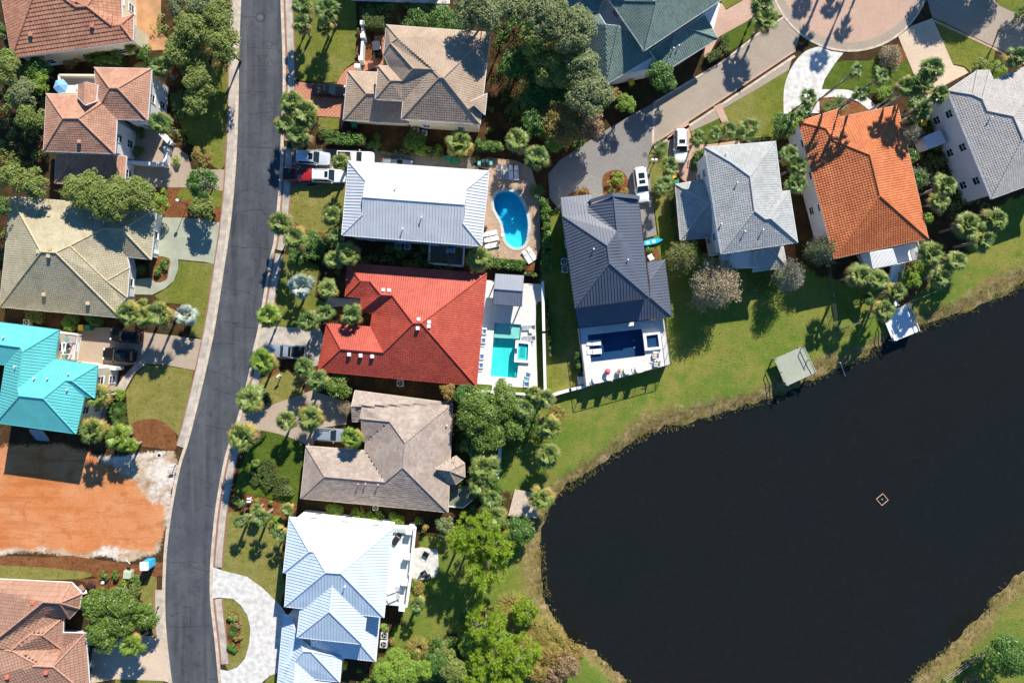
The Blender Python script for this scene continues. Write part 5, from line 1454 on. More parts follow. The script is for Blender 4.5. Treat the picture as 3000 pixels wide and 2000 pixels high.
def trunk_mb(rs, hgt, r, R, limbs=5, split=.45):
 mb = MB()
 j = lambda s: rs.uniform(-s, s)
 top = (j(.2), j(.2), hgt * .72)
 mb.tube([(0, 0, -.1), (j(.06), j(.06), hgt * .2), (j(.15), j(.15), hgt * split), top], [r * 1.35, r, r * .8, r * .35], 8)
 for i in range(limbs):
  a = 2 * math.pi * i / limbs + j(.5)
  z0 = hgt * (split - .12 + .2 * rs.rand())
  e = (R * .62 * math.cos(a), R * .62 * math.sin(a), hgt * (.66 + .16 * rs.rand()))
  m = (e[0] * .5 + j(.2), e[1] * .5 + j(.2), (z0 + e[2]) / 2 + .3)
  mb.tube([(0, 0, z0), m, e], [r * .5, r * .34, r * .12], 6)
  for k in range(2):
   f = (e[0] * .6 + m[0] * .4 + j(R * .3), e[1] * .6 + m[1] * .4 + j(R * .3), e[2] + .25 * R * rs.rand())
   mb.tube([m, f], [r * .24, r * .07], 5)
 return mb
_seed = [100]
def tree(px, py, dia, h, leaf, label, cat='tree', name='tree', group=None, n=None, ls=None, dens=8, flat=.6, asp=.55, low=-.35, bark=None, rmin=.17, rmax=.36):
 """broadleaf tree whose crown centre shows at photo px (px,py), dia in photo px"""
 _seed[0] += 1
 rs = np.random.RandomState(_seed[0])
 zc = h * .8
 w = P(px, py, zc)
 R = dia * S * (H - zc) / H / 2 * 1.07
 root = thing(name, label, cat, (w.x, w.y, 0), 0, group)
 ls = ls or (.115 if R < 2 else .14)
 n = n or int(13 + R * 9)
 cl = crown_clumps(rs, R, h, n, rmin, rmax, flat)
 q = cloud(rs, cl, dens, ls, flat=.85, low=low, asp=asp)
 trunk_mb(rs, h, .06 + .035 * R, R).build('trunk', bark or M_TRUNK, root, sm=True)
 quads_obj('crown', q, leaf, root)
 return root
def shrub(px, py, dia, h, leaf, label, cat='shrub', name='shrub', group=None, ls=.13, dens=8, n=None):
 _seed[0] += 1
 rs = np.random.RandomState(_seed[0])
 w = P(px, py, h * .6); R = dia * S / 2
 root = thing(name, label, cat, (w.x, w.y, 0), 0, group)
 cl = []
 for i in range(n or int(5 + R * 5)):
  a = rs.uniform(0, 2 * math.pi); q = math.sqrt(rs.rand()) * .72
  r = R * rs.uniform(.28, .5)
  cl.append((R * q * math.cos(a), R * q * math.sin(a), max(r * .6, h * (1 - .5 * q * q) - r), r))
 mb = MB()
 for i in range(5):
  a = i * 1.26; mb.tube([(0, 0, -.05), (R * .25 * math.cos(a), R * .25 * math.sin(a), h * .4), (R * .5 * math.cos(a), R * .5 * math.sin(a), h * .7)], [.05, .035, .015], 5)
 mb.build('stems', M_TRUNK, root)
 quads_obj('foliage', cloud(rs, cl, dens, ls, low=-.2), leaf, root)
 return root
def pine(px, py, dia, h, label, group=None):
 _seed[0] += 1
 rs = np.random.RandomState(_seed[0])
 zc = h * .85; w = P(px, py, zc); R = dia * S * (H - zc) / H / 2
 root = thing('pine_tree', label, 'pine tree', (w.x, w.y, 0), 0, group)
 cl = []
 for i in range(int(22 + R * 14)):
  a = rs.uniform(0, 2 * math.pi); q = math.sqrt(rs.rand()) * .88
  cl.append((R * q * math.cos(a), R * q * math.sin(a), h - R * .9 * q * q - rs.rand() * R * .9, rs.uniform(.34, .7)))
 Q = []
 for (x, y, z, r) in cl:
  n = int(150 * r)
  d = unit(rs.normal(0, 1, (n, 3)) + np.array([0, 0, .35]))
  c = np.array([x, y, z])
  s = unit(np.cross(d, rs.normal(0, 1, (n, 3)))) * .035
  r0 = r * rs.uniform(.1, .45, (n, 1)); r1 = r * rs.uniform(.75, 1.2, (n, 1))
  Q.append(np.stack([c + d * r0 - s, c + d * r1 - s * .5, c + d * r1 + s * .5, c + d * r0 + s], 1))
 mb = trunk_mb(rs, h, .2, R, 7, .6)
 mb.build('trunk', M_TRUNK, root, sm=True)
 quads_obj('crown', np.concatenate(Q), L_PINE, root)
 return root
def bare_tree(px, py, dia, h, mat, label, leafy=0.0, leafm=None):
 _seed[0] += 1
 rs = np.random.RandomState(_seed[0])
 zc = h * .7; w = P(px, py, zc); R = dia * S * (H - zc) / H / 2
 root = thing('bare_tree', label, 'tree', (w.x, w.y, 0))
 mb = MB(); tw = []
 def grow(p, d, L, r, lev):
  e = p + d * L
  m = p + d * L * .5 + Vector(rs.normal(0, .06 * L, 3))
  if lev <= 2: mb.tube([p, m, e], [r, r * .75, r * .5], 5)
  else:
   s = d.cross(Vector(rs.normal(0, 1, 3))).normalized() * max(r, .02)
   tw.append([p - s, m - s, e - s * .3, e + s * .3]); tw.append([p + s, m + s, m - s, p - s])
  if lev >= 5: return
  k = 3 if lev < 2 else (4 if lev == 2 else 3)
  if lev == 0: k = 7
  for i in range(k):
   nd = (d * (1.0 if lev else .55) + Vector(rs.normal(0, .55, 3))).normalized()
   if nd.z < -.1: nd.z = abs(nd.z)
   grow(e if rs.rand() > .35 else m, nd, L * rs.uniform(.62, .85), r * .55, lev + 1)
 for i in range(3):
  a = i * 2.1 + rs.rand(); grow(Vector((.15 * math.cos(a), .15 * math.sin(a), -.05)), Vector((.28 * math.cos(a), .28 * math.sin(a), 1)).normalized(), h * .3, .07, 0)
 T_ = np.array([[tuple(v) for v in q] for q in tw])
 ext = np.percentile(np.hypot(T_[..., 0], T_[..., 1]), 97)
 f = R / max(ext, .1); zf = h / max(T_[..., 2].max(), .1)
 T_[..., :2] *= f; T_[..., 2] *= zf
 mb.v = [(a * f, b * f, c * zf) for a, b, c in mb.v]
 mb.build('trunk', M_TRUNK, root, sm=True)
 k = int(800 * R)
 dv = unit(rs.normal(0, 1, (k, 3)) + np.array([0, 0, .45])); dv[:, 2] = np.abs(dv[:, 2])
 sc = np.array([R, R, h * .62]); c0 = np.array([0, 0, h * .36])
 p0 = c0 + dv * sc * rs.uniform(.55, .9, (k, 1)); p1 = p0 + (unit(dv + rs.normal(0, .45, (k, 3)))) * rs.uniform(.25, .5, (k, 1))
 sv = unit(np.cross(dv, rs.normal(0, 1, (k, 3)))) * .022
 T_ = np.concatenate([T_, np.stack([p0 - sv, p1 - sv * .4, p1 + sv * .4, p0 + sv], 1)])
 quads_obj('twigs', T_, mat, root)
 if leafy:
  ends = T_[::2, 2][rs.rand(len(T_[::2])) < leafy]
  k = np.repeat(ends, 3, 0) + rs.normal(0, .14, (len(ends) * 3, 3))
  quads_obj('leaves', leaf_quads(rs, k, rs.normal(0, 1, k.shape) + np.array([0, 0, .6]), .1), leafm or L_BARE, root)
 return root
def hedge(px, width, h, leaf, label, clipped=False, closed=False, group=None, name='hedge', ls=.12):
 """hedge along a photo px polyline, width in metres"""
 _seed[0] += 1
 rs = np.random.RandomState(_seed[0])
 pts = [P(x, y, h * .7) for x, y in px]
 c = sum(pts, Vector()) / len(pts)
 root = thing(name, label, 'hedge', (c.x, c.y, 0), 0, group)
 Q = []; mb = MB()
 for a, b in zip(pts, pts[1:]):
  L = (b - a).length; t = (b - a).normalized(); s = Vector((-t.y, t.x, 0))
  if clipped:
   n = int(L * (width + 2 * h) * 95)
   u = rs.uniform(-.02, 1.02, n) * L
   per = rs.uniform(0, width + 1.6 * h, n)
   side = np.where(per < width, per - width / 2, np.where(per < width + .8 * h, -width / 2, width / 2))
   z = np.where(per < width, h, h - ((per - width) % (.8 * h)))
   ed = np.clip((np.abs(side) - width / 2 + .18) / .18, 0, 1); z = z - .12 * ed ** 2 * (per < width)
   p = np.stack([a.x + t.x * u + s.x * side, a.y + t.y * u + s.y * side, z], 1) + rs.normal(0, .035, (n, 3))
   nr = np.where((per < width)[:, None], np.array([[0, 0, 1.]]), np.sign(side)[:, None] * np.array([[s.x, s.y, .2]]))
   Q.append(leaf_quads(rs, p, nr, ls * .75, .6, .5))
  else:
   cl = []
   for i in range(int(L * width * 2.6) + 3):
    u = rs.uniform(0, L); v = rs.uniform(-.5, .5) * width * .6; r = rs.uniform(.3, .5) * min(width, 1.6) * .62
    cl.append((a.x + t.x * u + s.x * v, a.y + t.y * u + s.y * v, h - r * .8 + rs.uniform(-.2, .1), r))
   Q.append(cloud(rs, cl, 5.5, ls, low=-.4))
  for i in range(max(2, int(L / .8))):
   q = a.lerp(b, (i + .5) / max(2, int(L / .8))); mb.tube([(q.x - c.x, q.y - c.y, -.05), (q.x - c.x + rs.uniform(-.1, .1), q.y - c.y, h * .8)], [.05, .02], 5)
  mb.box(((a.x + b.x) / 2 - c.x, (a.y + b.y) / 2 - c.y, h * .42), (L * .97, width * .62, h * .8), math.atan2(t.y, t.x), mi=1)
 mb.build('stems', [M_TRUNK, MATS['hedge heart']], root)
 q = np.concatenate(Q); q[..., 0] -= c.x; q[..., 1] -= c.y
 quads_obj('foliage', q, leaf, root)
 return root
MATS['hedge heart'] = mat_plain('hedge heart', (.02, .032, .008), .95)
# ---------------------------------------------------------------- palms
def fan_crown(rs, kind, droop=1.0):
 """crown of costapalmate fronds, outer radius about 1"""
 quads = []; mi = []
 nfr = {'sabal': 27, 'bright': 20, 'blue': 24, 'young': 17}[kind]
 nl = {'sabal': 13, 'bright': 15, 'blue': 15, 'young': 11}[kind]
 for i in range(nfr):
  f = (i + .5) / nfr
  if f > .3 and rs.rand() < .16: continue
  az = i * 2.39996 + rs.uniform(-.25, .25)
  el = math.radians(62 - 84 * f ** .9 * droop + rs.uniform(-9, 9))
  pet = (.16 + .40 * f ** .6) * rs.uniform(.75, 1.2); bl = .46 + .22 * rs.rand()
  if kind == "bright": bl = .62
  d = Vector((math.cos(az) * math.cos(el), math.sin(az) * math.cos(el), math.sin(el)))
  side = Vector((-math.sin(az), math.cos(az), 0))
  nrm = side.cross(d).normalized() * -1
  if nrm.z < 0: nrm = -nrm
  tip = d * pet + Vector((0, 0, -.05 * f))
  m = 2 if f > .86 and kind in ('sabal',) and rs.rand() < .75 else (1 if f > .72 and rs.rand() < .45 else 0)
  w = side * .014
  quads.append([-w, tip - w * .8, tip + w * .8, w]); mi.append(m)
  spread = math.radians(68 if kind != 'bright' else 85)
  for k in range(nl):
   t = k / (nl - 1) * 2 - 1
   a = t * spread
   ll = bl * (1 - .28 * t * t) * rs.uniform(.88, 1.08)
   ld = (d * math.cos(a) + side * math.sin(a)).normalized()
   fold = -abs(t) * .14
   base = tip - d * .05
   mid = base + ld * ll * .58 + nrm * fold * .4
   end = base + ld * ll + Vector((0, 0, -1)) * ll * (.04 + .16 * rs.rand() + .16 * f) + nrm * fold
   lw = .046 if kind != 'bright' else .055
   wv = ld.cross(nrm).normalized() * lw
   wm = wv * (1.0 if kind != 'bright' else 1.25)
   quads.append([base - wv * .35, mid - wm, mid + wm, base + wv * .35]); mi.append(m)
   quads.append([mid - wm, end - wv * .1, end + wv * .1, mid + wm]); mi.append(m)
 return np.array([[tuple(v) for v in q] for q in quads]), np.array(mi)
PALM_MESH = {}
def palm_meshes():
 spec = [('sabal', P_GREEN, 'green', 5), ('sabal', P_OLIVE, 'olive', 4), ('sabal', P_OLIVE, 'yellow', 3), ('bright', P_BRIGHT, 'bright', 3), ('blue', P_BLUE, 'blue', 2), ('young', P_GREEN, 'thin', 4)]
 s = 0
 for kind, m, nm, cnt in spec:
  PALM_MESH[nm] = []
  for c in range(cnt):
   s += 1; rs = np.random.RandomState(500 + s)
   q, mi = fan_crown(rs, kind)
   if nm == 'yellow':
    fr = rs.rand(len(mi)) * 0
    mi = np.where((mi == 0) & (np.arange(len(mi)) > len(mi) * .6), 1, mi)
   parts = []
   for sel, name, mats in ((mi < 2, 'crown', [m, P_YEL]), (mi == 2, 'dry_fronds', [P_DRY])):
    if not sel.any(): continue
    o = quads_obj(name, q[sel], mats, None, np.minimum(mi[sel], len(mats) - 1) if name == 'crown' else None)
    me = o.data; bpy.data.objects.remove(o); parts.append((name, me))
   PALM_MESH[nm].append(parts)
palm_meshes()
_pc = [0]
def palm(f, x, y, dia, h, kind, label, group=None, lean=(0, 0), base=None):
 """palm whose crown centre shows at f(x,y); dia in the same measuring units as x,y"""
 px, py = f(x, y); sc = (f(x + 1, y)[0] - px)
 _pc[0] += 1
 rnd = random.Random(_pc[0] * 7 + 3)
 w = P(px, py, h)
 R_ = dia * sc * S * (H - h) / H / 2 * 1.04
 bx, by = (lean[0], lean[1])
 root = thing('palm_tree', label, 'palm tree', (w.x - bx, w.y - by, 0), 0, group)
 for name, me in rnd.choice(PALM_MESH[kind]):
  o = bpy.data.objects.new(name, me); COL.objects.link(o); o.parent = root
  o.location = (bx, by, h - .25 * R_); o.rotation_euler = (rnd.uniform(-.12, .12), rnd.uniform(-.12, .12), rnd.uniform(0, 6.28)); o.scale = (R_, R_, R_ * rnd.uniform(.85, 1.05))
 mb = MB()
 r = .17 + .02 * R_
 zs = [0, .12, .3, .5, .7, .86, 1.0]
 pts = []; rad = []
 for t in zs:
  k = t ** 1.5
  pts.append((bx * k + rnd.uniform(-.03, .03), by * k + rnd.uniform(-.03, .03), -.1 + (h - .25 * R_ + .15) * t)); rad.append(r * (1.45 - .9 * min(t * 4, .45) - .15 * t))
 rad[-1] *= 1.25; rad[-2] *= 1.3
 mb.tube(pts, rad, 8)
 for k in range(14):
  a = k * 2.4; t = .74 + .018 * k
  z = (h - .25 * R_) * t; q = bx * t ** 1.5, by * t ** 1.5
  mb.tube([(q[0] + r * .7 * math.cos(a), q[1] + r * .7 * math.sin(a), z), (q[0] + r * 1.7 * math.cos(a), q[1] + r * 1.7 * math.sin(a), z + .28)], [.05, .025], 4)
 mb.build('trunk', M_PTRUNK, root, sm=True)
 return root
def sago_mesh(seed, nfr=34, nl=17):
 rs = np.random.RandomState(seed); Q = []
 for i in range(nfr):
  f = (i + .5) / nfr; az = i * 2.39996; el = math.radians(70 - 60 * f)
  side = np.array([-math.sin(az), math.cos(az), 0])
  prev = np.zeros(3); pts = [prev]
  for k in range(1, nl + 1):
   e = el - math.radians(55) * (k / nl) ** 1.4
   prev = prev + np.array([math.cos(az) * math.cos(e), math.sin(az) * math.cos(e), math.sin(e)]) / nl * 1.15
   pts.append(prev)
  for k in range(2, nl + 1):
   p = pts[k]; dd = unit(pts[k] - pts[k - 1]); L = .2 * math.sin(math.pi * min(1, (k / nl) * .85 + .12))
   for s in (-1, 1):
    tip = p + (side * s * .85 + dd * .55) * L + np.array([0, 0, -.03])
    w = dd * .016
    Q.append([p - w, tip - w * .3, tip + w * .3, p + w])
  for k in range(1, nl + 1):
   w = side * .008; Q.append([pts[k - 1] - w, pts[k] - w, pts[k] + w, pts[k - 1] + w])
 return np.array(Q)
SAGO = []
for s_ in range(2):
 o = quads_obj('fronds', sago_mesh(s_), P_SAGO); SAGO.append(o.data); bpy.data.objects.remove(o)
def sago(f, x, y, dia, label, h=1.0, mat=None):
 px, py = f(x, y); sc = (f(x + 1, y)[0] - px); w = P(px, py, h); R_ = dia * sc * S / 2
 root = thing('sago_palm', label, 'sago palm', (w.x, w.y, 0))
 _pc[0] += 1
 o = bpy.data.objects.new('fronds', SAGO[_pc[0] % 2]); COL.objects.link(o); o.parent = root; o.location = (0, 0, h * .5); o.scale = (R_, R_, R_); o.rotation_euler = (0, 0, _pc[0])
 MB().tube([(0, 0, -.1), (0, 0, h * .3), (0, 0, h * .55)], [.2, .19, .13], 8).build('trunk', M_PTRUNK, root)
def grass_clump(px, py, dia, h, mat, label, name='ornamental_grass', n=700):
 _seed[0] += 1
 rs = np.random.RandomState(_seed[0]); w = P(px, py, h * .5); R_ = dia * S / 2
 root = thing(name, label, 'grass clump', (w.x, w.y, 0))
 def blades(n, hh):
  az = rs.uniform(0, 6.283, n); b = np.stack([np.cos(az) * R_ * .3 * rs.rand(n), np.sin(az) * R_ * .3 * rs.rand(n), np.zeros(n)], 1)
  ln = R_ * rs.uniform(.4, 1.1, n); e = np.stack([np.cos(az) * ln, np.sin(az) * ln, hh * rs.uniform(.25, .8, n)], 1) + np.array([-.12, -.1, 0]) * R_
  m = (b + e) / 2 + np.stack([0 * az, 0 * az, hh * .45 + 0 * az], 1)
  s = np.stack([-np.sin(az), np.cos(az), 0 * az], 1) * .035
  return np.concatenate([np.stack([b - s, m - s, m + s, b + s], 1), np.stack([m - s, e - s * .2, e + s * .2, m + s], 1)])
 quads_obj('blades', blades(n, h), mat, root)
 return root
# ================================================================ palms of the place
G = 'fan palms in the gardens'
def palms(f, lst):
 for x, y, dia, h, kind, label in lst: palm(f, x, y, dia, h, kind, label, G)
palms(t00, [(1455, 600, 215, 5, 'green', 'fan palm between the copper driveway and the peach house'), (1450, 1120, 235, 6, 'green', 'fan palm overhanging the courtyard of the peach house'),
   (1185, 425, 120, 3, 'bright', 'small bushy palm against the corner of the salmon house')])
palms(t10, [(885, 30, 200, 5, 'green', 'upper left palm of the clump on the lawn at the top of the road'), (1110, 70, 250, 6, 'green', 'largest palm of the clump on the lawn at the top of the road'), (880, 200, 195, 5, 'green', 'lower left palm of the clump on the lawn at the top of the road'),
   (1085, 240, 170, 3.5, 'green', 'lower right short palm of the clump on the lawn at the top of the road'),
   (790, 925, 240, 5.5, 'olive', 'topmost palm of the four beside the black sedan'), (910, 1020, 280, 5.5, 'olive', 'right palm of the four beside the black sedan'), (745, 1130, 260, 5.2, 'green', 'left palm of the four beside the black sedan'), (850, 1235, 260, 5, 'green', 'lowest palm of the four beside the black sedan')])
palms(R1, [(920, 270, 300, 5, 'olive', 'palm hanging over the bed of the white pickup'), (790, 1100, 360, 5, 'olive', 'palm on the lawn edge by the west eaves of the silver house'), (840, 1400, 300, 4.5, 'green', 'palm just off the southwest corner of the silver house')])
palms(t20, [(450, 1300, 280, 5, 'yellow', 'palm with yellowing fronds behind the green bins'), (990, 1280, 270, 5, 'olive', 'olive palm north of the sun loungers by the kidney pool'), (1175, 1430, 260, 5, 'green', 'green palm beside the pool hedge and the grey driveway')])
palms(t11, [(680, 475, 275, 6, 'olive', 'left palm of the pair overhanging the road by the dry lawn'), (820, 620, 260, 6, 'olive', 'right palm of the pair overhanging the road by the dry lawn'), (1310, 765, 240, 6, 'olive', 'taller palm between the silver and red houses'), (1175, 815, 200, 4.5, 'olive', 'smaller palm left of the tall one between the silver and red houses'),
   (880, 1060, 270, 4, 'blue', 'silver blue palm on the red house front lawn'), (1115, 1085, 215, 4.5, 'olive', 'round palm right of the silver blue palm'), (570, 1330, 240, 6, 'bright', 'bright fan palm on the kerb above the grey pickup'), (940, 1390, 235, 5, 'green', 'palm at the mouth of the red house driveway'), (1095, 1310, 190, 4, 'green', 'palm on the front path of the red house'), (1345, 1320, 225, 5.5, 'green', 'palm whose crown hangs over the red garage roof')])
palms(t12, [(525, 185, 260, 6, 'bright', 'bright fan palm beside the hood of the grey pickup'), (390, 535, 290, 7, 'olive', 'yellow green palm on the verge above the tan driveway mouth'), (325, 880, 300, 7.5, 'yellow', 'palm with golden fronds on the verge below the tan driveway mouth'),
   (895, 240, 205, 5, 'green', 'upper palm of the pair by the red house garage corner'), (1020, 350, 220, 5, 'green', 'lower palm of the pair by the red house garage corner'), (740, 725, 230, 4.5, 'olive', 'left palm of the pair in the middle of the tan driveway'), (965, 710, 270, 4.5, 'olive', 'right palm of the pair in the middle of the tan driveway'),
   (1345, 890, 215, 5.5, 'bright', 'bright yellow green palm over the hood of the blue estate car'), (460, 1120, 85, 1.2, 'bright', 'tiny bright palm in the curved brick bed'),
   (470, 1545, 140, 3, 'olive', 'low yellowish palm in the mulch bed above the white driveway'), (750, 1545, 140, 3, 'olive', 'low palm at the house end of the mulch bed')])
palms(t13, [(325, 90, 155, 4.2, 'thin', 'left slender palm above the white driveway'), (510, 55, 190, 5, 'thin', 'middle slender palm above the white driveway'), (680, 205, 170, 4, 'thin', 'slender palm by the west wall of the white house')])
palms(t30, [(1370, 30, 230, 5.5, 'green', 'upper palm of the tall pair beside the brick road'), (1400, 165, 265, 5.5, 'olive', 'lower palm of the tall pair beside the brick road'), (775, 1265, 165, 4.5, 'thin', 'first palm from the white car in the row along the pink path'), (930, 1220, 150, 4.5, 'thin', 'second palm from the white car in the row along the pink path'), (1065, 1190, 190, 4.5, 'thin', 'third palm from the white car in the row along the pink path'), (1245, 1165, 225, 5, 'thin', 'fourth and widest palm in the row along the pink path'),
   (520, 1520, 190, 4, 'thin', 'palm over the lawn strip beside the grey driveway'), (1800, 890, 190, 8, 'thin', 'palm overhanging the white driveway above the hedge'), (1755, 1005, 170, 8, 'thin', 'palm nearest the orange roof beside the white driveway'), (1625, 1410, 200, 6, 'green', 'upper palm between the grey and orange tiled houses'), (1690, 1510, 210, 6, 'green', 'middle palm between the grey and orange tiled houses')])
palms(t31, [(465, 125, 215, 5, 'thin', 'palm beside the yellow bin and the small grey wing'), (1680, 100, 230, 6, 'green', 'lowest palm between the grey and orange tiled houses')])
palms(t40, [(355, 640, 165, 13, 'thin', 'tall thin palm over the lawn left of the beige driveway'), (590, 690, 195, 13, 'thin', 'tall palm second from left above the orange roof'), (400, 850, 170, 12, 'thin', 'tall palm leaning across the white curved path'), (1060, 615, 250, 12, 'green', 'top palm of the grove beside the beige driveway'), (950, 760, 260, 11.5, 'green', 'middle palm of the grove beside the beige driveway'), (1115, 860, 220, 11, 'green', 'palm of the grove touching the greige roof'), (820, 790, 220, 11, 'green', 'left palm of the grove beside the beige driveway'), (960, 1000, 210, 8, 'green', 'lowest palm of the grove by the lilac wall'), (1830, 510, 230, 8, 'green', 'palm at the right edge behind the greige roof')])
palms(t41, [(1180, 130, 240, 7, 'olive', 'upper palm between the orange roof and the lilac wall'), (1125, 275, 225, 7, 'olive', 'lower palm between the orange roof and the lilac wall'), (1390, 490, 270, 7, 'olive', 'left palm of the three below the lilac house'), (1630, 450, 260, 7, 'olive', 'right palm of the three below the lilac house'), (1530, 640, 240, 7, 'olive', 'lowest palm of the three below the lilac house'),
   (1050, 760, 245, 6.5, 'olive', 'palm touching the right end of the white balcony'), (1285, 830, 240, 7, 'olive', 'rightmost palm of the trio right of the stairs'), (1145, 965, 230, 6.5, 'olive', 'lowest palm of the trio right of the stairs'), (400, 965, 260, 7, 'olive', 'left palm of the group below the pergola'), (560, 1000, 240, 7, 'olive', 'right palm of the group below the pergola'), (720, 1110, 210, 5.5, 'yellow', 'palm over the path to the white jetty'), (620, 1280, 240, 5.5, 'olive', 'palm overhanging the upper end of the white jetty')])
palms(t01, [(1165, 1310, 260, 6, 'yellow', 'left palm of the clump below the sandy house'), (1290, 1235, 150, 2.5, 'olive', 'small palm behind the clump below the sandy house'), (1300, 1340, 230, 5.5, 'yellow', 'middle palm of the clump below the sandy house'), (1445, 1320, 270, 6, 'yellow', 'right green palm of the clump below the sandy house'), (1685, 1320, 220, 3.5, 'blue', 'silver blue palm beside the black vehicles')])
palms(t21, [(630, 800, 255, 5, 'olive', 'palm at the southeast corner of the silver house')])
palms(t22, [(1140, 480, 170, 6, 'olive', 'uppermost palm at the red pool deck corner'), (1250, 525, 225, 6.5, 'olive', 'large palm at the fence corner by the red pool deck'), (1060, 620, 220, 6, 'green', 'palm hanging over the magnolia right side'), (1285, 790, 250, 4.5, 'yellow', 'palm with orange tips on the pond lawn'), (1275, 1050, 265, 4.5, 'olive', 'lone palm on the lawn west of the pond'), (680, 1165, 300, 5.5, 'olive', 'palm by the bay of the tan shingle house'), (635, 1320, 240, 5, 'olive', 'palm above the white deck of the tan shingle house'), (1215, 1450, 250, 4, 'yellow', 'golden palm beside the brown jetty'), (750, 1450, 210, 4.5, 'green', 'palm left of the brown jetty')])
palms(t23, [(770, 50, 270, 5, 'olive', 'palm above the bright pine by the brown jetty'), (65, 865, 180, 4.5, 'thin', 'slender palm by the white terrace of the white house')])
palms(t02, [(870, 505, 265, 6, 'yellow', 'palm with brown fronds over the turquoise roof edge'), (830, 825, 270, 6, 'yellow', 'palm with brown fronds at the turquoise house corner'), (1060, 880, 260, 4.5, 'bright', 'bright broad palm beside the mulch mound'), (1180, 960, 150, 3.5, 'bright', 'smaller bright palm right of the broad one by the mulch mound')])
palms(t03, [(1190, 1235, 235, 5, 'bright', 'bright fan palm over the beige driveway')])
for sx, sy, hh, lb in ((2342, 36, 11, 'first'), (2342, 131, 11.5, 'second'), (2392, 196, 12, 'third'), (2425, 35, 11, 'fourth'), (2460, 105, 11.5, 'fifth')):
 g = P(sx, sy, 0); L_ = hh / math.tan(SUN_EL)
 n_ = math.hypot(SHX, SHY)
 b = (g.x - SHX / n_ * L_, g.y - SHY / n_ * L_)
 k = S * (H - hh) / H
 palm(ID, b[0] / k + 1500, 1000 - b[1] / k, 66, hh, 'green', lb + ' from left of the palms that shade the pink court', 'palms around the pink court')
for f, x, y, d_, lb in ((t00, 1690, 960, 250, 'large dark sago in the shade beside the peach house'), (t21, 1170, 190, 150, 'dark sago at the corner of the kidney pool'), (t30, 435, 1345, 140, 'sago on the lawn by the globe lamps'), (t40, 190, 950, 175, 'sago in the bed before the orange roof'), (t40, 75, 970, 110, 'smaller sago left of the one before the orange roof'), (t02, 1095, 615, 135, 'upper sago beside the turquoise house bed'), (t02, 1080, 720, 150, 'lower sago beside the turquoise house bed'), (t01, 1290, 905, 90, 'small sago in the shaded bed of the sandy house'), (t40, 640, 880, 150, 'sago under the tall palms beside the path'),
      (t03, 920, 640, 1, '')):
 if d_ > 5: sago(f, x, y, d_, lb)
# ================================================================ broadleaf trees
def trees(f, lst):
 for x, y, dia, h, m, label in lst:
  px, py = f(x, y); sc = f(1, 0)[0] - f(0, 0)[0]
  tree(px, py, dia * sc, h, m, label, group='leafy trees')
trees(t00, [(40, 620, 330, 7, L_OAK, 'oak at the left edge beside the salmon house'), (210, 860, 300, 6, L_OAKG, 'grey green oak left of the roof terrace'), (270, 1060, 290, 5.5, L_OAK, 'oak left of the peach house lower wing'), (350, 760, 230, 4.5, L_BRIGHT, 'bright green small tree beside the blue parasol'), (350, 640, 260, 4.5, L_DENSE, 'dark bush tree under the salmon eaves'), (0, 300, 160, 6, L_DENSE, 'dark tree cut by the left edge beside the salmon roof'),
   (1700, 480, 420, 6.5, L_OAK, 'broad oak between the peach house and the road'), (1800, 260, 400, 8, L_OAK, 'tall oak leaning over the road near the top'), (1990, 160, 330, 8, L_OAK, 'oak crown over the road edge near the manhole'), (2050, 400, 330, 8, L_OAK, 'lower oak crown over the road edge'), (1660, 60, 240, 7, L_OAKG, 'oak beside the copper driveway at the top'), (1820, 720, 360, 6, L_OAK, 'shaded oak above the lawn strip by the road'), (1790, 940, 260, 5, L_OAK, 'low oak over the shaded lawn strip by the road'),
   (1850, 1440, 210, 3.5, L_AUT, 'yellowing small tree beside the tan brick driveway'), (1890, 60, 300, 8, L_OAKG, 'dark oak at the top left of the road')])
trees(t01, [(760, 190, 380, 7.5, L_OAK, 'left crown of the oak lying over the sandy roof'), (1010, 250, 420, 8, L_OAK, 'central crown of the oak lying over the sandy roof'), (1270, 220, 350, 7, L_OAK, 'right crown of the oak lying over the sandy roof'), (870, 80, 200, 7, L_OAK, 'top sprig of the oak between sandy and peach houses'), (1450, 300, 200, 3.5, L_BRIGHT, 'bright shrub tree at the sandy house corner'),
   (330, 120, 280, 7, L_OAK, 'oak behind the sandy house north corner'), (130, 60, 280, 7, L_OAK, 'oak at the left edge above the sandy house'), (20, 330, 210, 6, L_DENSE, 'dark green tree left of the sandy roof'), (1850, 110, 290, 5, L_DENSE, 'dark spiky tree in the bed by the globe lamp'), (1860, 330, 250, 4.5, L_OAK, 'olive tree below the spiky one by the globe lamp')])
trees(t03, [(900, 860, 330, 6, L_MAG, 'upper left crown of the oak beside the brown roof'), (1120, 850, 380, 6.5, L_MAG, 'upper right crown of the oak beside the brown roof'), (1330, 960, 250, 5, L_MAG, 'right crown of the oak beside the brown roof'), (930, 1130, 330, 6, L_MAG, 'lower crown of the oak beside the brown roof'), (1080, 1000, 300, 6, L_MAG, 'middle crown of the oak beside the brown roof')])
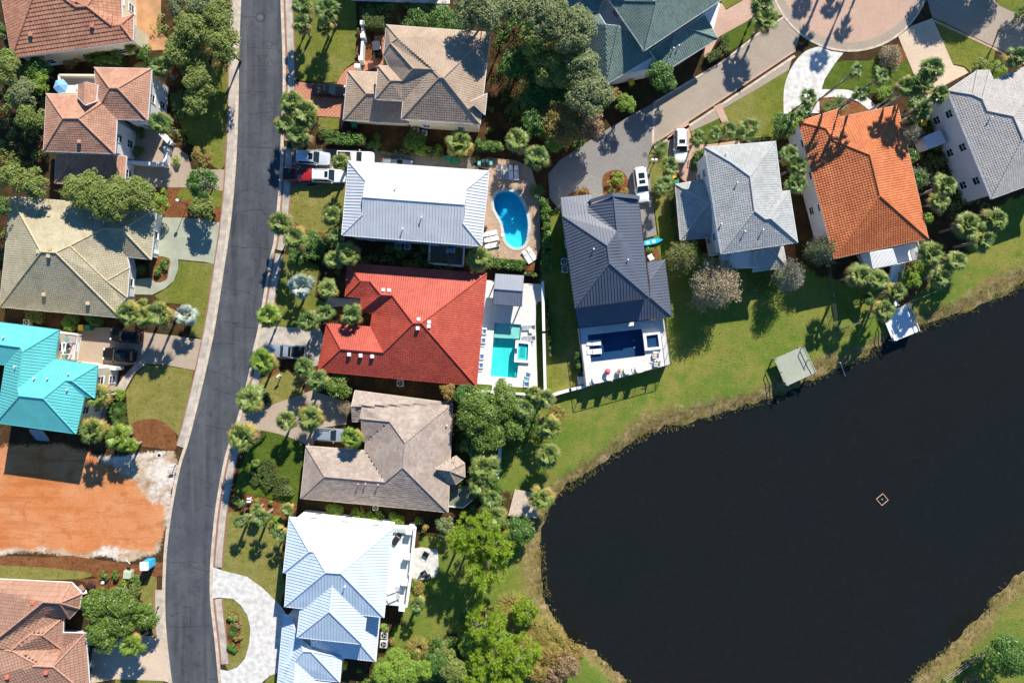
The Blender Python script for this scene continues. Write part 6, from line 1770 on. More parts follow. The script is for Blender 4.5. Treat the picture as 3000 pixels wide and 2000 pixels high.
trees(t20, [(650, 100, 455, 11.6, L_OAKG, 'grey oak behind the taupe house'), (880, 60, 275, 10.2, L_OAKG, 'grey oak at the top edge right of the first'), (1280, 160, 424, 11.6, L_OAKG, 'large grey oak beside the green roof'), (1480, 280, 445, 11.6, L_OAKG, 'grey oak spreading over the green roof'), (1180, 340, 349, 10.2, L_OAK, 'dark oak in the thicket beside the taupe house'), (1290, 370, 254, 10.2, L_AUT, 'oak with yellowing leaves in the thicket'), (1600, 620, 349, 10.2, L_OAKG, 'oak in the middle of the thicket above the grey driveway'), (1660, 880, 413, 10.2, L_OAKG, 'silvery oak at the corner of the grey driveway'), (1330, 560, 445, 8.7, L_OAK, 'shaded oak in the hollow of the thicket'), (1150, 900, 286, 5.4, L_DENSE, 'bright glossy tree in the thicket'), (1170, 1110, 296, 5.4, L_DENSE, 'glossy bush tree below the first in the thicket'), (1400, 1120, 445, 6.0, L_AUT, 'golden bush tree beside the grey driveway'), (1620, 1140, 349, 5.4, L_RUST, 'rusty leaved tree beside the grey driveway'), (1310, 1260, 275, 4.8, L_BRIGHT, 'green bush tree below the golden one'),
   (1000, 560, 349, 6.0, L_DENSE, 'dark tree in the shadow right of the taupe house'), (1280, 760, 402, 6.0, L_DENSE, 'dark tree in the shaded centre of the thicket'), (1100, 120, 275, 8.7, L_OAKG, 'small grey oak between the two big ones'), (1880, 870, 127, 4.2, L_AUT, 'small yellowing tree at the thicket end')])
trees(t30, [(90, 950, 200, 4.5, L_BRIGHT, 'small round green tree by the brick road'), (420, 690, 270, 5.5, L_DENSE, 'dense green tree at the foot of the green roof'), (500, 790, 150, 3.5, L_DENSE, 'lower dense bush below the green roof'), (1560, 1150, 240, 3.5, L_DENSE, 'glossy dark bush beside the white driveway'), (1650, 1110, 180, 3, L_BRIGHT, 'bright bush beside the white driveway')])
trees(t40, [(1480, 610, 180, 3.5, L_OAK, 'small tree before the greige gables'), (1640, 650, 200, 3.5, L_BRIGHT, 'bright shrub tree before the greige gables'), (1860, 150, 180, 6, L_DENSE, 'dark conifer at the right edge by the taupe road'), (900, 960, 250, 4, L_DENSE, 'dark tree beneath the palm grove'), (850, 1440, 150, 3, L_DENSE, 'dark shrub tree right of the orange roof')])
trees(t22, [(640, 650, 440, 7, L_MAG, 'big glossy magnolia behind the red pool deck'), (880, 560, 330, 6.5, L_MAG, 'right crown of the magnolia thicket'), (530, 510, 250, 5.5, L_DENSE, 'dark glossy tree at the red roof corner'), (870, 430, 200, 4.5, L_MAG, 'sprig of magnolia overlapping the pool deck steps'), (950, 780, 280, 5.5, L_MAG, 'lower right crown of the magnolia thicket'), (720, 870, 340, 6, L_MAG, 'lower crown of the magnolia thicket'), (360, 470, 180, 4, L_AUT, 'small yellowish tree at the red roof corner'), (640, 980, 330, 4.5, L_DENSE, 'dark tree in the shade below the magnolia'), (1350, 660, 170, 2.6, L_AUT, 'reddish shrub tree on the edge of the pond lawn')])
trees(t12, [(1210, 420, 250, 3.5, L_MAG, 'round bush tree by the red house south wall'), (860, 100 + 280, 130, 2.5, L_OAK, 'small bush below the palms by the red garage')])
trees(t41, [(1000, 440, 110, 2.5, L_BRIGHT, 'bright shrub tree beside the orange roof corner'), (880, 1000, 170, 2.5, L_BRIGHT, 'bright shrub at the foot of the white stairs'), (960, 890, 170, 2.5, L_BRIGHT, 'bright shrub right of the white stairs'), (790, 960, 130, 2.2, L_BRIGHT, 'bright shrub beside the stair rail'), (450, 1190, 150, 2.2, L_DENSE, 'dark shrub by the chain link garden'), (900, 60, 180, 4, L_DENSE, 'dark shrub tree behind the orange roof')])
trees(t43, [(1760, 1350, 420, 5.5, L_DENSE, 'glossy round tree in the bottom right corner'), (1430, 1560, 160, 2, L_RUST, 'rusty shrub by the wooden fence in the corner')])
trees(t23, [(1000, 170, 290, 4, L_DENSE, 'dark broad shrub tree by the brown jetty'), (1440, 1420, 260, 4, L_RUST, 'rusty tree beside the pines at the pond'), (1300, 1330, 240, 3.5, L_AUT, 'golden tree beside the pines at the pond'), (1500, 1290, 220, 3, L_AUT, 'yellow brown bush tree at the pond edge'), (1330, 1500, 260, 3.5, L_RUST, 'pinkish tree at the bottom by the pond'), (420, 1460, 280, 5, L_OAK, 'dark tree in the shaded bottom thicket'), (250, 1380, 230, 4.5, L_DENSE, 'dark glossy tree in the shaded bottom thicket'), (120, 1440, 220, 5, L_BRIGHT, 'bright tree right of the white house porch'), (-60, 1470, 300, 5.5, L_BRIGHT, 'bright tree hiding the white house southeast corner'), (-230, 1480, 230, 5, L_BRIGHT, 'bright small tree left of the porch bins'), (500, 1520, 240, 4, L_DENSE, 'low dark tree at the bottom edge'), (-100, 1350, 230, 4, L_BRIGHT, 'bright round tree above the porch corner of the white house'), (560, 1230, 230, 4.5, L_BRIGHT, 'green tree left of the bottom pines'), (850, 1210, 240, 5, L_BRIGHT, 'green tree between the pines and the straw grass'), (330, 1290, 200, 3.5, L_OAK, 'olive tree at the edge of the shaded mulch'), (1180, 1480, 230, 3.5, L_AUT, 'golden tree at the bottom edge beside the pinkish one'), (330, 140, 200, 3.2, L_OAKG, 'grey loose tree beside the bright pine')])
for sx, sy, dia, hh, lb in ((2735, 35, 150, 11, 'left'), (2825, 15, 190, 12, 'middle'), (2985, 95, 110, 9, 'right')):
 g = P(sx, sy, 0); L_ = hh * .75 / math.tan(SUN_EL); n_ = math.hypot(SHX, SHY)
 b = (g.x - SHX / n_ * L_, g.y - SHY / n_ * L_); k = S * (H - hh * .8) / H
 tree(b[0] / k + 1500, 1000 - b[1] / k, dia, hh, L_OAK, lb + ' oak of the three that shade the pink court', group='leafy trees')
bare_tree(*t31(950, 1045), 148, 8.2, L_BARE, 'round bare brown tree below the blue balcony', 1.0, L_BARE)
bare_tree(*t31(650, 790), 98, 5.5, L_BARE, 'thin small tree with green leaves beside the grey wing', .9, L_OAK)
bare_tree(*t31(1640, 965), 92, 7, L_PALE, 'bleached bare tree below the grey house', .1, L_PALE)
bare_tree(*t41(50, 720), 88, 7, L_PALE, 'pale twiggy tree at the orange roof corner', .35, L_OAKG)
bare_tree(*t40(870, 1230), 60, 3.5, L_PALE, 'grey leafless tree between orange and lilac houses', .05, L_PALE)
bare_tree(*t41(930, 60), 60, 3.5, L_PALE, 'grey leafless tree at the right edge of the orange roof', .1, L_PALE)
bare_tree(*t40(670, 510), 60, 2.2, L_BARE, 'brown twiggy bush in the bed by the court', .5, L_BARE)
bare_tree(*t12(1280, 610), 36, 2.5, L_BARE, 'curly bare branch tree beside the tan shingle gable', .0)
for x, y, dia, h, lb in ((620, 230, 420, 11, 'largest bright pine west of the pond'), (800, 330, 300, 10, 'right crown of the bright pine west of the pond'), (700, 590, 350, 9, 'lower bright pine west of the pond'), (480, 280, 250, 9.5, 'left crown of the bright pine west of the pond'),
       (690, 1080, 390, 8, 'bright pine in the bottom thicket nearest the lawn'), (1060, 930, 230, 5, 'small pine among the straw grass'), (760, 1400, 380, 8, 'left pine of the bottom edge pair'), (1020, 1370, 360, 8, 'right pine of the bottom edge pair'), (650, 1530, 300, 7.5, 'pine cut by the bottom edge left'), (930, 1540, 330, 7, 'pine cut by the bottom edge right')):
 px, py = t23(x, y); pine(px, py, dia / 3.1367 * 1.13, h, lb, 'bright pines')
def shrubs(f, lst):
 for x, y, dia, h, m, label in lst:
  px, py = f(x, y); sc = f(1, 0)[0] - f(0, 0)[0]
  shrub(px, py, dia * sc, h, m, label, group='garden shrubs')
shrubs(t00, [(650, 540, 170, 1.6, L_AUT, 'straggly yellowish shrub under the salmon eaves'), (1290, 390, 90, 1.2, L_BRIGHT, 'bright shrub beside the white french window'), (1330, 500, 170, 2.2, L_DENSE, 'dark shrub beside the copper driveway'), (1620, 1480, 95, 1, L_BRIGHT, 'round bright shrub by the courtyard wall'), (1300, 1220, 110, 1.2, L_CLIP, 'clipped shrub inside the courtyard'), (1270, 1390, 110, 1.3, L_CLIP, 'tall clipped shrub in the courtyard shade'), (90, 480, 160, 2, L_DENSE, 'dark shrub by the salmon house west wall')])
shrubs(t01, [(1440, 920, 90, .9, L_HEDGE, 'left low shrub in the bed by the green driveway'), (1510, 860, 110, .9, L_HEDGE, 'right low shrub in the bed by the green driveway'), (1510, 190, 75, .8, L_BRIGHT, 'tiny bright shrub by the sandy house bed'), (640, 1400, 200, 1.6, L_HEDGE, 'dark shrub below the sandy south eaves'), (300, 1310, 200, 1.3, L_CLIP, 'flat shrub below the sandy south eaves'), (870, 1370, 200, 1.6, L_DENSE, 'dark shrub behind the bins of the turquoise house')])
shrubs(t02, [(1090, 490, 120, 1.2, L_BRIGHT, 'bright shrub at the top of the turquoise house bed')])
shrubs(t03, [(955, 580, 90, 1.1, L_HEDGE, 'left clipped shrub by the green utility box'), (1060, 585, 85, 1.0, L_HEDGE, 'second clipped shrub by the green utility box'), (1140, 640, 85, .9, L_BRIGHT, 'bright low shrub below the utility box'), (1245, 620, 110, 1.4, L_HEDGE, 'tall shrub in the shadow of the portable toilet'), (835, 665, 90, 1, L_PURPLE, 'purple shrub beside the brown roof corner'), (1105, 695, 95, .9, L_PURPLE, 'left purple shrub above the oak'), (1200, 690, 110, .9, L_PURPLE, 'right purple shrub above the oak')])
shrubs(t10, [(1555, 1310, 170, 1.2, L_HEDGE, 'loose shrub right of the hedge below the taupe house'), (1050, 1210, 130, 1.1, L_CLIP, 'grey green shrub beside the four palms'), (1410, 280, 36, .7, L_CLIP, 'upper clipped ball by the white wall'), (1400, 505, 36, .7, L_CLIP, 'lower clipped ball by the white wall')])
shrubs(t20, [(60, 160, 260, 2.4, L_DENSE, 'first dark shrub behind the taupe house'), (250, 150, 280, 2.4, L_DENSE, 'second dark shrub behind the taupe house'), (420, 200, 220, 2.2, L_DENSE, 'third dark shrub behind the taupe house'), (740, 1190, 70, .8, L_HEDGE, 'small shrub on the straw right of the taupe house'), (740, 1010, 70, .8, L_HEDGE, 'small shrub beside the taupe house dormer'), (60, 1310, 230, 1.6, L_DENSE, 'shaded shrub beside the condensers of the taupe house'), (1010, 1010, 150, 2, L_DENSE, 'dark shrub in the shaded gap beside the taupe house')])
shrubs(R7, [(1110, 740, 200, 1.4, L_BRIGHT, 'round bright shrub in the driveway island'), (960, 830, 120, .8, L_AUT, 'straggly shrub in the driveway island'), (1210, 950, 150, .9, L_AUT, 'dry shrub at the island end by the white car'), (580, 930, 110, .7, L_AUT, 'dry shrub in the small bed before the navy roof'), (1010, 930, 120, .6, L_OAK, 'low shrub at the lower end of the driveway island'), (1030, 690, 70, .6, L_OAK, 'tiny shrub at the top of the driveway island')])
shrubs(t31, [(330, 725, 90, .8, L_HEDGE, 'low green shrub beside the kayak'), (1500, 1010, 150, 1.5, L_DENSE, 'dark shrub under the bleached tree'), (1290, 1080, 80, .9, L_OAK, 'small pale shrub in the grey house shade'), (1410, 1115, 70, .8, L_BRIGHT, 'small bright shrub in the grey house shade')])
shrubs(t12, [(770, 420 + 960, 120, 1.3, L_CLIP, 'clipped ball shrub by the tan shingle house corner'), (300, 1470, 110, 1, L_OAK, 'grey green shrub in the mulch bed by the mailbox'), (480, 1470, 55, .7, L_BRIGHT, 'tiny shrub in the mulch bed'), (605, 1475, 55, .7, L_OAK, 'second tiny shrub in the mulch bed'), (1170, 1545, 130, 1.2, L_BRIGHT, 'bright shrub below the tan shingle south eaves')])
shrubs(R3, [(595, 60, 150, 1.5, L_BRIGHT, 'first bright bush along the white house north wall'), (815, 90, 150, 1.5, L_BRIGHT, 'second bright bush along the white house north wall'), (965, 110, 150, 1.4, L_BRIGHT, 'third bright bush along the white house north wall'), (1160, 115, 150, 1.5, L_BRIGHT, 'fourth bright bush along the white house north wall'), (1350, 140, 80, 1.2, L_BRIGHT, 'small bush at the white house northeast corner'), (1400, 205, 80, 1.6, L_AUT, 'yellow green shrub at the white house northeast corner'), (1050, 1070, 95, 1.4, L_BRIGHT, 'bright bush above the air conditioners of the white house'), (100, 150, 130, 1.5, L_BRIGHT, 'bright bush by the white house northwest corner'), (1310, 690, 100, .8, L_OAK, 'upper low shrub by the white terrace foot'), (1350, 740, 110, .8, L_AUT, 'lower low shrub by the white terrace foot'), (1110, 1200, 70, .7, L_AUT, 'dry shrub beside the air conditioners of the white house')])
shrubs(t13, [(250, 980, 130, .9, L_OAK, 'upper shrub in the white driveway island'), (300, 1040, 70, .7, L_RUST, 'small rusty shrub in the driveway loop'), (300, 1150, 80, .7, L_AUT, 'yellowish shrub in the white driveway island'), (255, 1240, 110, .8, L_HEDGE, 'lower shrub in the white driveway island'), (660, 95, 120, 1.2, L_BRIGHT, 'bright shrub with yellow flowers by the white house')])
sago(t13, 255, 1095, 110, 'small sago in the white driveway island', .7)
shrubs(t40, [(620, 850, 170, 1.5, L_BRIGHT, 'bright bush under the tall palms'), (860, 1110, 130, 1.3, L_DENSE, 'dark shrub by the lilac house bins'), (1010, 1010, 120, 1.4, L_BRIGHT, 'bright shrub at the lilac house corner')])
shrubs(t11, [(990, 650, 190, 1.6, L_DENSE, 'dark shrub below the road palms'), (850, 780, 180, 1.4, L_DENSE, 'shaded shrub on the verge by the road'), (1080, 690, 160, 1.8, L_DENSE, 'dark shrub by the silver house south corner')])
shrubs(t22, [(790, 1280, 120, 1.2, L_HEDGE, 'dark shrub by the white garden bench wall'), (470, 1430 - 100, 60, .8, L_HEDGE, 'small shrub at the tan shingle deck'), (640, 1090, 200, 1.6, L_DENSE, 'shaded shrub by the tan shingle east wall'), (490, 960, 130, 1.4, L_AUT, 'yellowing shrub by the tan shingle east eaves')])
hedge(cv(t10, [(1130, 1260), (1300, 1275), (1480, 1290)]), 2.3, 1.9, L_HEDGE, 'leafy hedge between the taupe house and the white cars')
hedge(cv(t20, [(20, 1370), (320, 1385)]), 1.6, 1.3, L_BRIGHT, 'bright low hedge along the brick drive')
hedge(cv(t20, [(610, 1335), (840, 1340)]), 2.2, 1.9, L_HEDGE, 'bushy hedge between the two palms north of the pool')
hedge(cv(t10, [(1460, 215), (1650, 215)]), 1.55, 2.0, L_CLIP, 'square clipped hedge behind the white wall', True)
hedge(cv(t00, [(800, 540), (960, 530), (1110, 545)]), 2.6, 2.4, L_HEDGE, 'dense hedge along the salmon house south wall')
hedge(cv(t21, [(1240, 260), (1262, 500), (1270, 720), (1245, 920)]), 1.7, 2.2, L_HEDGE, 'tall hedge along the east side of the kidney pool')
hedge(cv(t21, [(740, 845), (1070, 865)]), 2.1, 1.6, L_HEDGE, 'hedge along the south side of the kidney pool')
hedge(cv(t21, [(1060, 950), (1200, 955)]), .8, 1.0, L_OAK, 'thin hedge behind the pool pavilion')
hedge(cv(t21, [(1262, 1185), (1280, 1400), (1288, 1560)]) + cv(t22, [(1285, 150)]), .7, 1.1, L_HEDGE, 'narrow hedge along the white fence')
hedge(cv(t22, [(1540, 100), (1560, 200), (1570, 280)]), 1.1, 1.6, L_HEDGE, 'hedge against the raised pool terrace')
hedge(cv(t30, [(850, 545), (975, 480)]), 1.2, 1.1, L_CLIP, 'lower clipped hedge by the green house porch', True)
hedge(cv(t30, [(1000, 340), (1025, 400), (990, 465)]), 1.2, 1.1, L_CLIP, 'upper clipped hedge by the green house porch', True)
hedge(cv(t31, [(525, 210), (545, 480)]), 1.1, 1.5, L_CLIP, 'clipped hedge along the small grey wing', True)
hedge(cv(t31, [(555, 510), (575, 640)]), 1.1, 1.6, L_CLIP, 'square clipped hedge at the grey wing corner', True)
hedge(cv(t30, [(740, 1560), (760, 1420), (810, 1410)]), 1.4, 1.2, L_HEDGE, 'leafy hedge at the grey house northwest corner')
hedge(cv(t12, [(560, 1090), (575, 1230), (640, 1320), (760, 1330)]), 2.6, .8, L_CLIP, 'curved clipped hedge on the deep green lawn', True)
hedge(cv(t12, [(425, 1200), (440, 1260), (490, 1310)]), 1.1, .6, L_CLIP, 'small curved clipped hedge inside the brick edge', True)
hedge(cv(t12, [(550, 470), (575, 570)]), 1.1, .7, L_CLIP, 'clipped hedge beside the tan driveway mouth', True)
hedge(cv(t12, [(430, 930), (510, 880), (540, 830)]), .9, .7, L_CLIP, 'clipped hedge beside the golden palm', True)
hedge(cv(t02, [(1030, 560), (1010, 640), (1010, 720)]), 1.0, 1.0, L_HEDGE, 'low hedge along the turquoise house path')
hedge(cv(t30, [(1200, 1300), (1330, 1280), (1450, 1285)]), .9, .9, L_OAK, 'low flowering hedge along the grey house north eaves')
hedge(cv(t11, [(890, 350 + 420), (1060, 780)]), 1.4, 1.4, L_DENSE, 'shaded hedge along the silver house boundary')
for x, y, d_, h, lb in ((950, 860, 260, 1.6, 'upper straw coloured grass clump by the pond lawn'), (900, 980, 230, 1.5, 'left straw grass clump below the lawn'), (1120, 1080, 300, 1.6, 'brown grass clump below the small pine'), (1180, 1170, 280, 1.5, 'lower straw grass clump at the pond'), (1010, 1120, 240, 1.4, 'shaded grass clump by the bottom thicket'), (1250, 1080, 240, 1.3, 'straw grass clump nearest the pond'), (1220, 1240, 230, 1.2, 'reddish straw grass clump at the pond edge'), (90, 1240, 200, 1.2, 'pale dry grass clump by the white house lawn'), (1000, 860, 200, 1.3, 'small straw grass clump at the top of the pond thicket'), (1330, 1170, 230, 1.2, 'straw grass clump low on the pond bank')):
 px, py = t23(x, y); grass_clump(px, py, d_ / 3.1367 * 1.25, h, L_GRASS, lb)
def shore_tufts():
 rs = np.random.RandomState(9)
 pts = []
 n = len(SHORE)
 for i in range(n):
  a = np.array(SHORE[i]); b = np.array(SHORE[(i + 1) % n]); L_ = np.linalg.norm(b - a)
  if abs(a[0]) > 82 or abs(a[1]) > 56: continue
  k = int(L_ * 26)
  t = rs.rand(k, 1); nr = np.array([-(b - a)[1], (b - a)[0]]) / (L_ + 1e-9)
  d_ = rs.normal(.15, .75, (k, 1))
  pts.append(a + (b - a) * t + nr * d_)
 p = np.concatenate(pts); ins_ = inside(SHORE, p[:, 0], p[:, 1]); dd = dist_poly(SHORE, p[:, 0], p[:, 1])
 dens = np.sin(p[:, 0] * .9) * np.sin(p[:, 1] * 1.1 + 1) + np.sin(p[:, 0] * .31 + p[:, 1] * .37)
 p = p[((~ins_) | (dd < .55)) & (rs.rand(len(p)) < .45 + .35 * dens)]
 Q = []
 for k in range(4):
  m = len(p); az = rs.uniform(0, 6.28, m); ln = rs.uniform(.1, .34, m)
  b = np.stack([p[:, 0] + rs.normal(0, .07, m), p[:, 1] + rs.normal(0, .07, m), np.full(m, -.55)], 1)
  e = b + np.stack([np.cos(az) * ln, np.sin(az) * ln, rs.uniform(.25, .6, m)], 1)
  s = np.stack([-np.sin(az), np.cos(az), 0 * az], 1) * .035
  Q.append(np.stack([b - s, e - s * .3, e + s * .3, b + s], 1))
 o = quads_obj('shore_grass', np.concatenate(Q), L_SHORE)
 tag(o, 'dry and green grass tufts fringing the dark pond', 'grass', None, 'stuff')
shore_tufts()
def lawn_blades():
 rs = np.random.RandomState(12)
 m = 70000
 p = np.stack([rs.uniform(-14, 78, m), rs.uniform(-52, 32, m)], 1)
 dd = dist_poly(SHORE, p[:, 0], p[:, 1]); ok = inside(LAWN_W, p[:, 0], p[:, 1]) & ~inside(SHORE, p[:, 0], p[:, 1]) & (dd > 1.5)
 patch = np.sin(p[:, 0] * .5 + 1) * np.sin(p[:, 1] * .6) + .6 * np.sin(p[:, 0] * 1.7 + p[:, 1] * 1.3)
 p = p[ok & (rs.rand(m) < .5 + .3 * patch)]; m = len(p)
 az = rs.uniform(0, 6.28, m); ln = rs.uniform(.06, .2, m)
 b = np.stack([p[:, 0], p[:, 1], np.full(m, -.08)], 1); e = b + np.stack([np.cos(az) * ln, np.sin(az) * ln, rs.uniform(.1, .22, m)], 1)
 s = np.stack([-np.sin(az), np.cos(az), 0 * az], 1) * .05
 o = quads_obj('rough_grass', np.stack([b - s, e - s * .3, e + s * .3, b + s], 1), mat_leaf('rough lawn blades', (.07, .12, .015), (.19, .21, .05), (.13, .16, .03), .3))
 tag(o, 'rough tufts standing in the lawn around the pond', 'grass', None, 'stuff')
lawn_blades()
def undergrowth(label, leaf, regions, dens=1.1, hmax=1.3, ls=.13):
 rs = np.random.RandomState(len(label)); cl = []
 for reg in regions:
  poly = [tuple(P(*q, .4)[:2]) for q in reg]
  xs = [p[0] for p in poly]; ys = [p[1] for p in poly]
  n = int((max(xs) - min(xs)) * (max(ys) - min(ys)) * dens)
  x = rs.uniform(min(xs), max(xs), n); y = rs.uniform(min(ys), max(ys), n); ok = inside(poly, x, y)
  for a, b in zip(x[ok], y[ok]):
   r = rs.uniform(.3, .75); cl.append((a, b, rs.uniform(.1, hmax) - r * .3, r))
 o = quads_obj('undergrowth', cloud(rs, cl, 4.2, ls, low=-.1), leaf)
 tag(o, label, 'undergrowth', None, 'stuff')
undergrowth('dark undergrowth filling the thickets between the gardens', L_DENSE, [
 [(1450, 100), (1560, 40), (1690, 190), (1790, 290), (1760, 380), (1640, 460), (1560, 400), (1480, 330)], [(1440, 0), (1660, 0), (1680, 60), (1440, 90)], [(1060, 10), (1430, 10), (1430, 80), (1130, 70), (1060, 55)],
 [(1330, 1170), (1570, 1150), (1600, 1280), (1500, 1330), (1460, 1420), (1380, 1460), (1340, 1400)], [(1370, 1450), (1470, 1420), (1480, 1540), (1400, 1540)], [(1140, 1930), (1280, 1860), (1390, 1850), (1560, 1990), (1400, 2010), (1060, 2010)], [(1350, 1800), (1460, 1790), (1440, 1900), (1360, 1920)]])
undergrowth('bright undergrowth around the pines at the bottom edge', L_BRIGHT, [[(1060, 1900), (1180, 1900), (1210, 2000), (1050, 2010)], [(1330, 1830), (1430, 1800), (1560, 1900), (1640, 2000), (1330, 2010)]], .6, 1.2)
undergrowth('mixed olive undergrowth at the edges of the gardens', L_OAK, [
 [(0, 150), (150, 190), (130, 330), (120, 480), (0, 500)], [(440, 60), (620, 0), (690, 0), (690, 180), (620, 260), (520, 200)], [(500, 270), (560, 260), (560, 420), (510, 420)], [(0, 600), (30, 560), (20, 760), (0, 800)], [(850, 680), (1000, 690), (1000, 800), (860, 760)], [(1100, 1330 - 900), (1400, 440), (1400, 475), (1100, 455)],
 [(2690, 300), (2790, 420), (2890, 620), (2760, 640), (2680, 450)], [(2100, 790), (2220, 770), (2300, 830), (2260, 870), (2120, 850)], [(2520, 780), (2720, 760), (2700, 830), (2560, 860)], [(1230, 690), (1500, 740), (1300, 790), (1010, 770)], [(2340, 350), (2300, 300), (2360, 330)]], .8, .8)
# ================================================================ vehicles
def paint(name, col, rough=.34, metal=.0, coat=.25): return mat_plain(name, col, rough, .03, 1.0, metal=metal, coat=coat)
C_WHITE = paint('white car paint', (.80, .80, .80)); C_BLACK = mat_plain('black car paint', (.008, .008, .010), .22, .03, spec=.3); C_BLUEW = paint('pale silver car paint', (.66, .69, .73), .22, .3)
C_GREY = paint('grey car paint', (.28, .29, .30), .3, .3); C_RED = paint('deep red car paint', (.34, .012, .015)); C_BLUEG = paint('blue grey car paint', (.32, .37, .44), .25, .3); C_DGREY = paint('dark slate car paint', (.09, .10, .11), .3, .3)
M_LAMP = mat_plain('headlamp lens', (.75, .78, .8), .15, .02, 3, coat=.8); M_TAIL = mat_plain('tail lamp lens', (.4, .01, .01), .2, .05, 3, coat=.8)
M_WIND = mat_glass('car glass', (.012, .02, .022), .04)
M_RIM = mat_plain('alloy rim', (.55, .56, .58), .35, .05, 3, metal=.8)
M_BEDL = mat_plain('bed liner', (.025, .025, .027), .8, .2, 4)
def loft(mb, secs, mi=0):
 """secs: list of rings with equal point counts"""
 n = len(secs[0]); vs = [p for s in secs for p in s]; fs = []
 for i in range(len(secs) - 1):
  for k in range(n):
   k2 = (k + 1) % n
   fs.append((i * n + k, i * n + k2, (i + 1) * n + k2, (i + 1) * n + k))
 fs.append(tuple(range(n - 1, -1, -1))); fs.append(tuple((len(secs) - 1) * n + k for k in range(n)))
 return mb.add(vs, fs, mi)
def vehicle(px, py, ang, kind, pm, label, L=4.9, W=1.92, Ht=1.75, cat='car', name='parked_car', sunroofs=(), racks=False, group='parked vehicles', covered=False):
 """front towards +x locally; ang in degrees, counter-clockwise from picture right"""
 w = P(px, py, Ht * .7)
 root = thing(name, label, cat, (w.x, w.y, .045), math.radians(ang), group)
 hl = L / 2; hw = W / 2
 belt = {'suv': 1.05, 'sedan': .92, 'pickup': 1.12, 'estate': .95}[kind]
 hood = belt - (.02 if kind == 'pickup' else .06)
 def ring(x, hwid, zb, zt, crown=.04, edge=.09):
  return [(x, -hwid * .94, zb), (x, -hwid, zb + .22), (x, -hwid, zt - edge * 1.3), (x, -hwid + edge, zt - .02), (x, -hwid * .5, zt + crown * .8), (x, 0, zt + crown), (x, hwid * .5, zt + crown * .8), (x, hwid - edge, zt - .02), (x, hwid, zt - edge * 1.3), (x, hwid, zb + .22), (x, hwid * .94, zb)]
 zb = .28
 if kind == 'pickup':
  st = [(-hl, .90, .45, belt - .06), (-hl + .06, .97, .36, belt), (-hl + .15, 1, zb, belt), (-.25, 1, zb, belt), (hl - 1.75, 1, zb, belt), (hl - .7, .99, zb, hood), (hl - .2, .95, zb, hood - .08), (hl - .05, .88, .36, hood - .22), (hl, .80, .42, hood - .34)]
 else:
  st = [(-hl, .78, .45, belt - .18), (-hl + .05, .86, .36, belt - .06), (-hl + .25, .96, zb, belt), (-hl + .9, 1, zb, belt), (0, 1, zb, belt), (hl - 1.7, 1, zb, belt), (hl - 1.1, .99, zb, hood - .02), (hl - .45, .94, zb, hood - .10), (hl - .14, .84, .36, hood - .22), (hl - .03, .70, .40, hood - .32), (hl, .58, .44, hood - .42)]
 body = MB()
 loft(body, [ring(x, hw * f, a, b) for x, f, a, b in st])
 bo = body.build('body', pm, root, sm=False)
 if kind == 'pickup': xr0, xr1, xb0, xb1 = -.35, hl - 2.45, -.62, hl - 1.72
 elif kind == 'sedan': xr0, xr1, xb0, xb1 = -.95, hl - 2.35, -hl + .75, hl - 1.45
 elif kind == 'estate': xr0, xr1, xb0, xb1 = -hl + .55, hl - 2.25, -hl + .2, hl - 1.5
 else: xr0, xr1, xb0, xb1 = -hl + .42, hl - 2.25, -hl + .14, hl - 1.5
 rw = hw * .78; bw = hw * .955
 def gr(x, wd, z): return [(x, -wd, z), (x, wd, z)]
 z0, z1 = belt - .02, Ht - .05
 gv = [(xb0, -bw, z0), (xb1, -bw * .97, z0), (xb1, bw * .97, z0), (xb0, bw, z0), (xr0, -rw, z1), (xr1, -rw, z1), (xr1, rw, z1), (xr0, rw, z1)]
 mb = MB(); mb.add(gv, [(4, 5, 6, 7), (0, 1, 5, 4), (2, 3, 7, 6), (1, 2, 6, 5), (3, 0, 4, 7)])
 mb.build('cabin', pm, root)
 def pane(a, b, c, d, s=.86, off=.012, nm='windscreen'):
  pts = [Vector(gv[i]) for i in (a, b, c, d)]; cc = sum(pts, Vector()) / 4
  n_ = (pts[1] - pts[0]).cross(pts[3] - pts[0]).normalized()
  if n_.dot(cc - Vector((0, 0, .8))) < 0: n_ = -n_
  q = [cc + (p - cc) * s + n_ * off for p in pts] + [cc + (p - cc) * s - n_ * .01 for p in pts]
  MB().add(q, [(0, 1, 2, 3), (4, 7, 6, 5)] + [(i, 4 + i, 4 + (i + 1) % 4, (i + 1) % 4) for i in range(4)]).build(nm, M_WIND, root)
 pane(1, 2, 6, 5, .93); pane(3, 0, 4, 7, .86, nm='rear_window')
 for (a, b, c, d) in ((0, 1, 5, 4), (2, 3, 7, 6)): pane(a, b, c, d, .82, nm='side_window')
 rp = MB(); n = 6; secs = []
 for i in range(n + 1):
  t = i / n; x = xr0 - .05 + (xr1 + .10 - xr0) * t; k = math.sin(math.pi * min(1, max(0, t * .9 + .05)))
  secs.append([(x, -rw * 1.01, z1 - .02), (x, -rw * .9, z1 + .02 + .01 * k), (x, -rw * .4, z1 + .035 + .03 * k), (x, rw * .4, z1 + .035 + .03 * k), (x, rw * .9, z1 + .02 + .01 * k), (x, rw * 1.01, z1 - .02)])
 loft(rp, secs); ro = rp.build('roof', pm, root)
 for (a, b) in sunroofs:
  x0 = xr0 + (xr1 - xr0) * a; x1 = xr0 + (xr1 - xr0) * b
  MB().rbox(((x0 + x1) / 2, 0, z1 + .07), (x1 - x0, rw * 1.15, .03), .05).build('sunroof', M_WIND, ro)
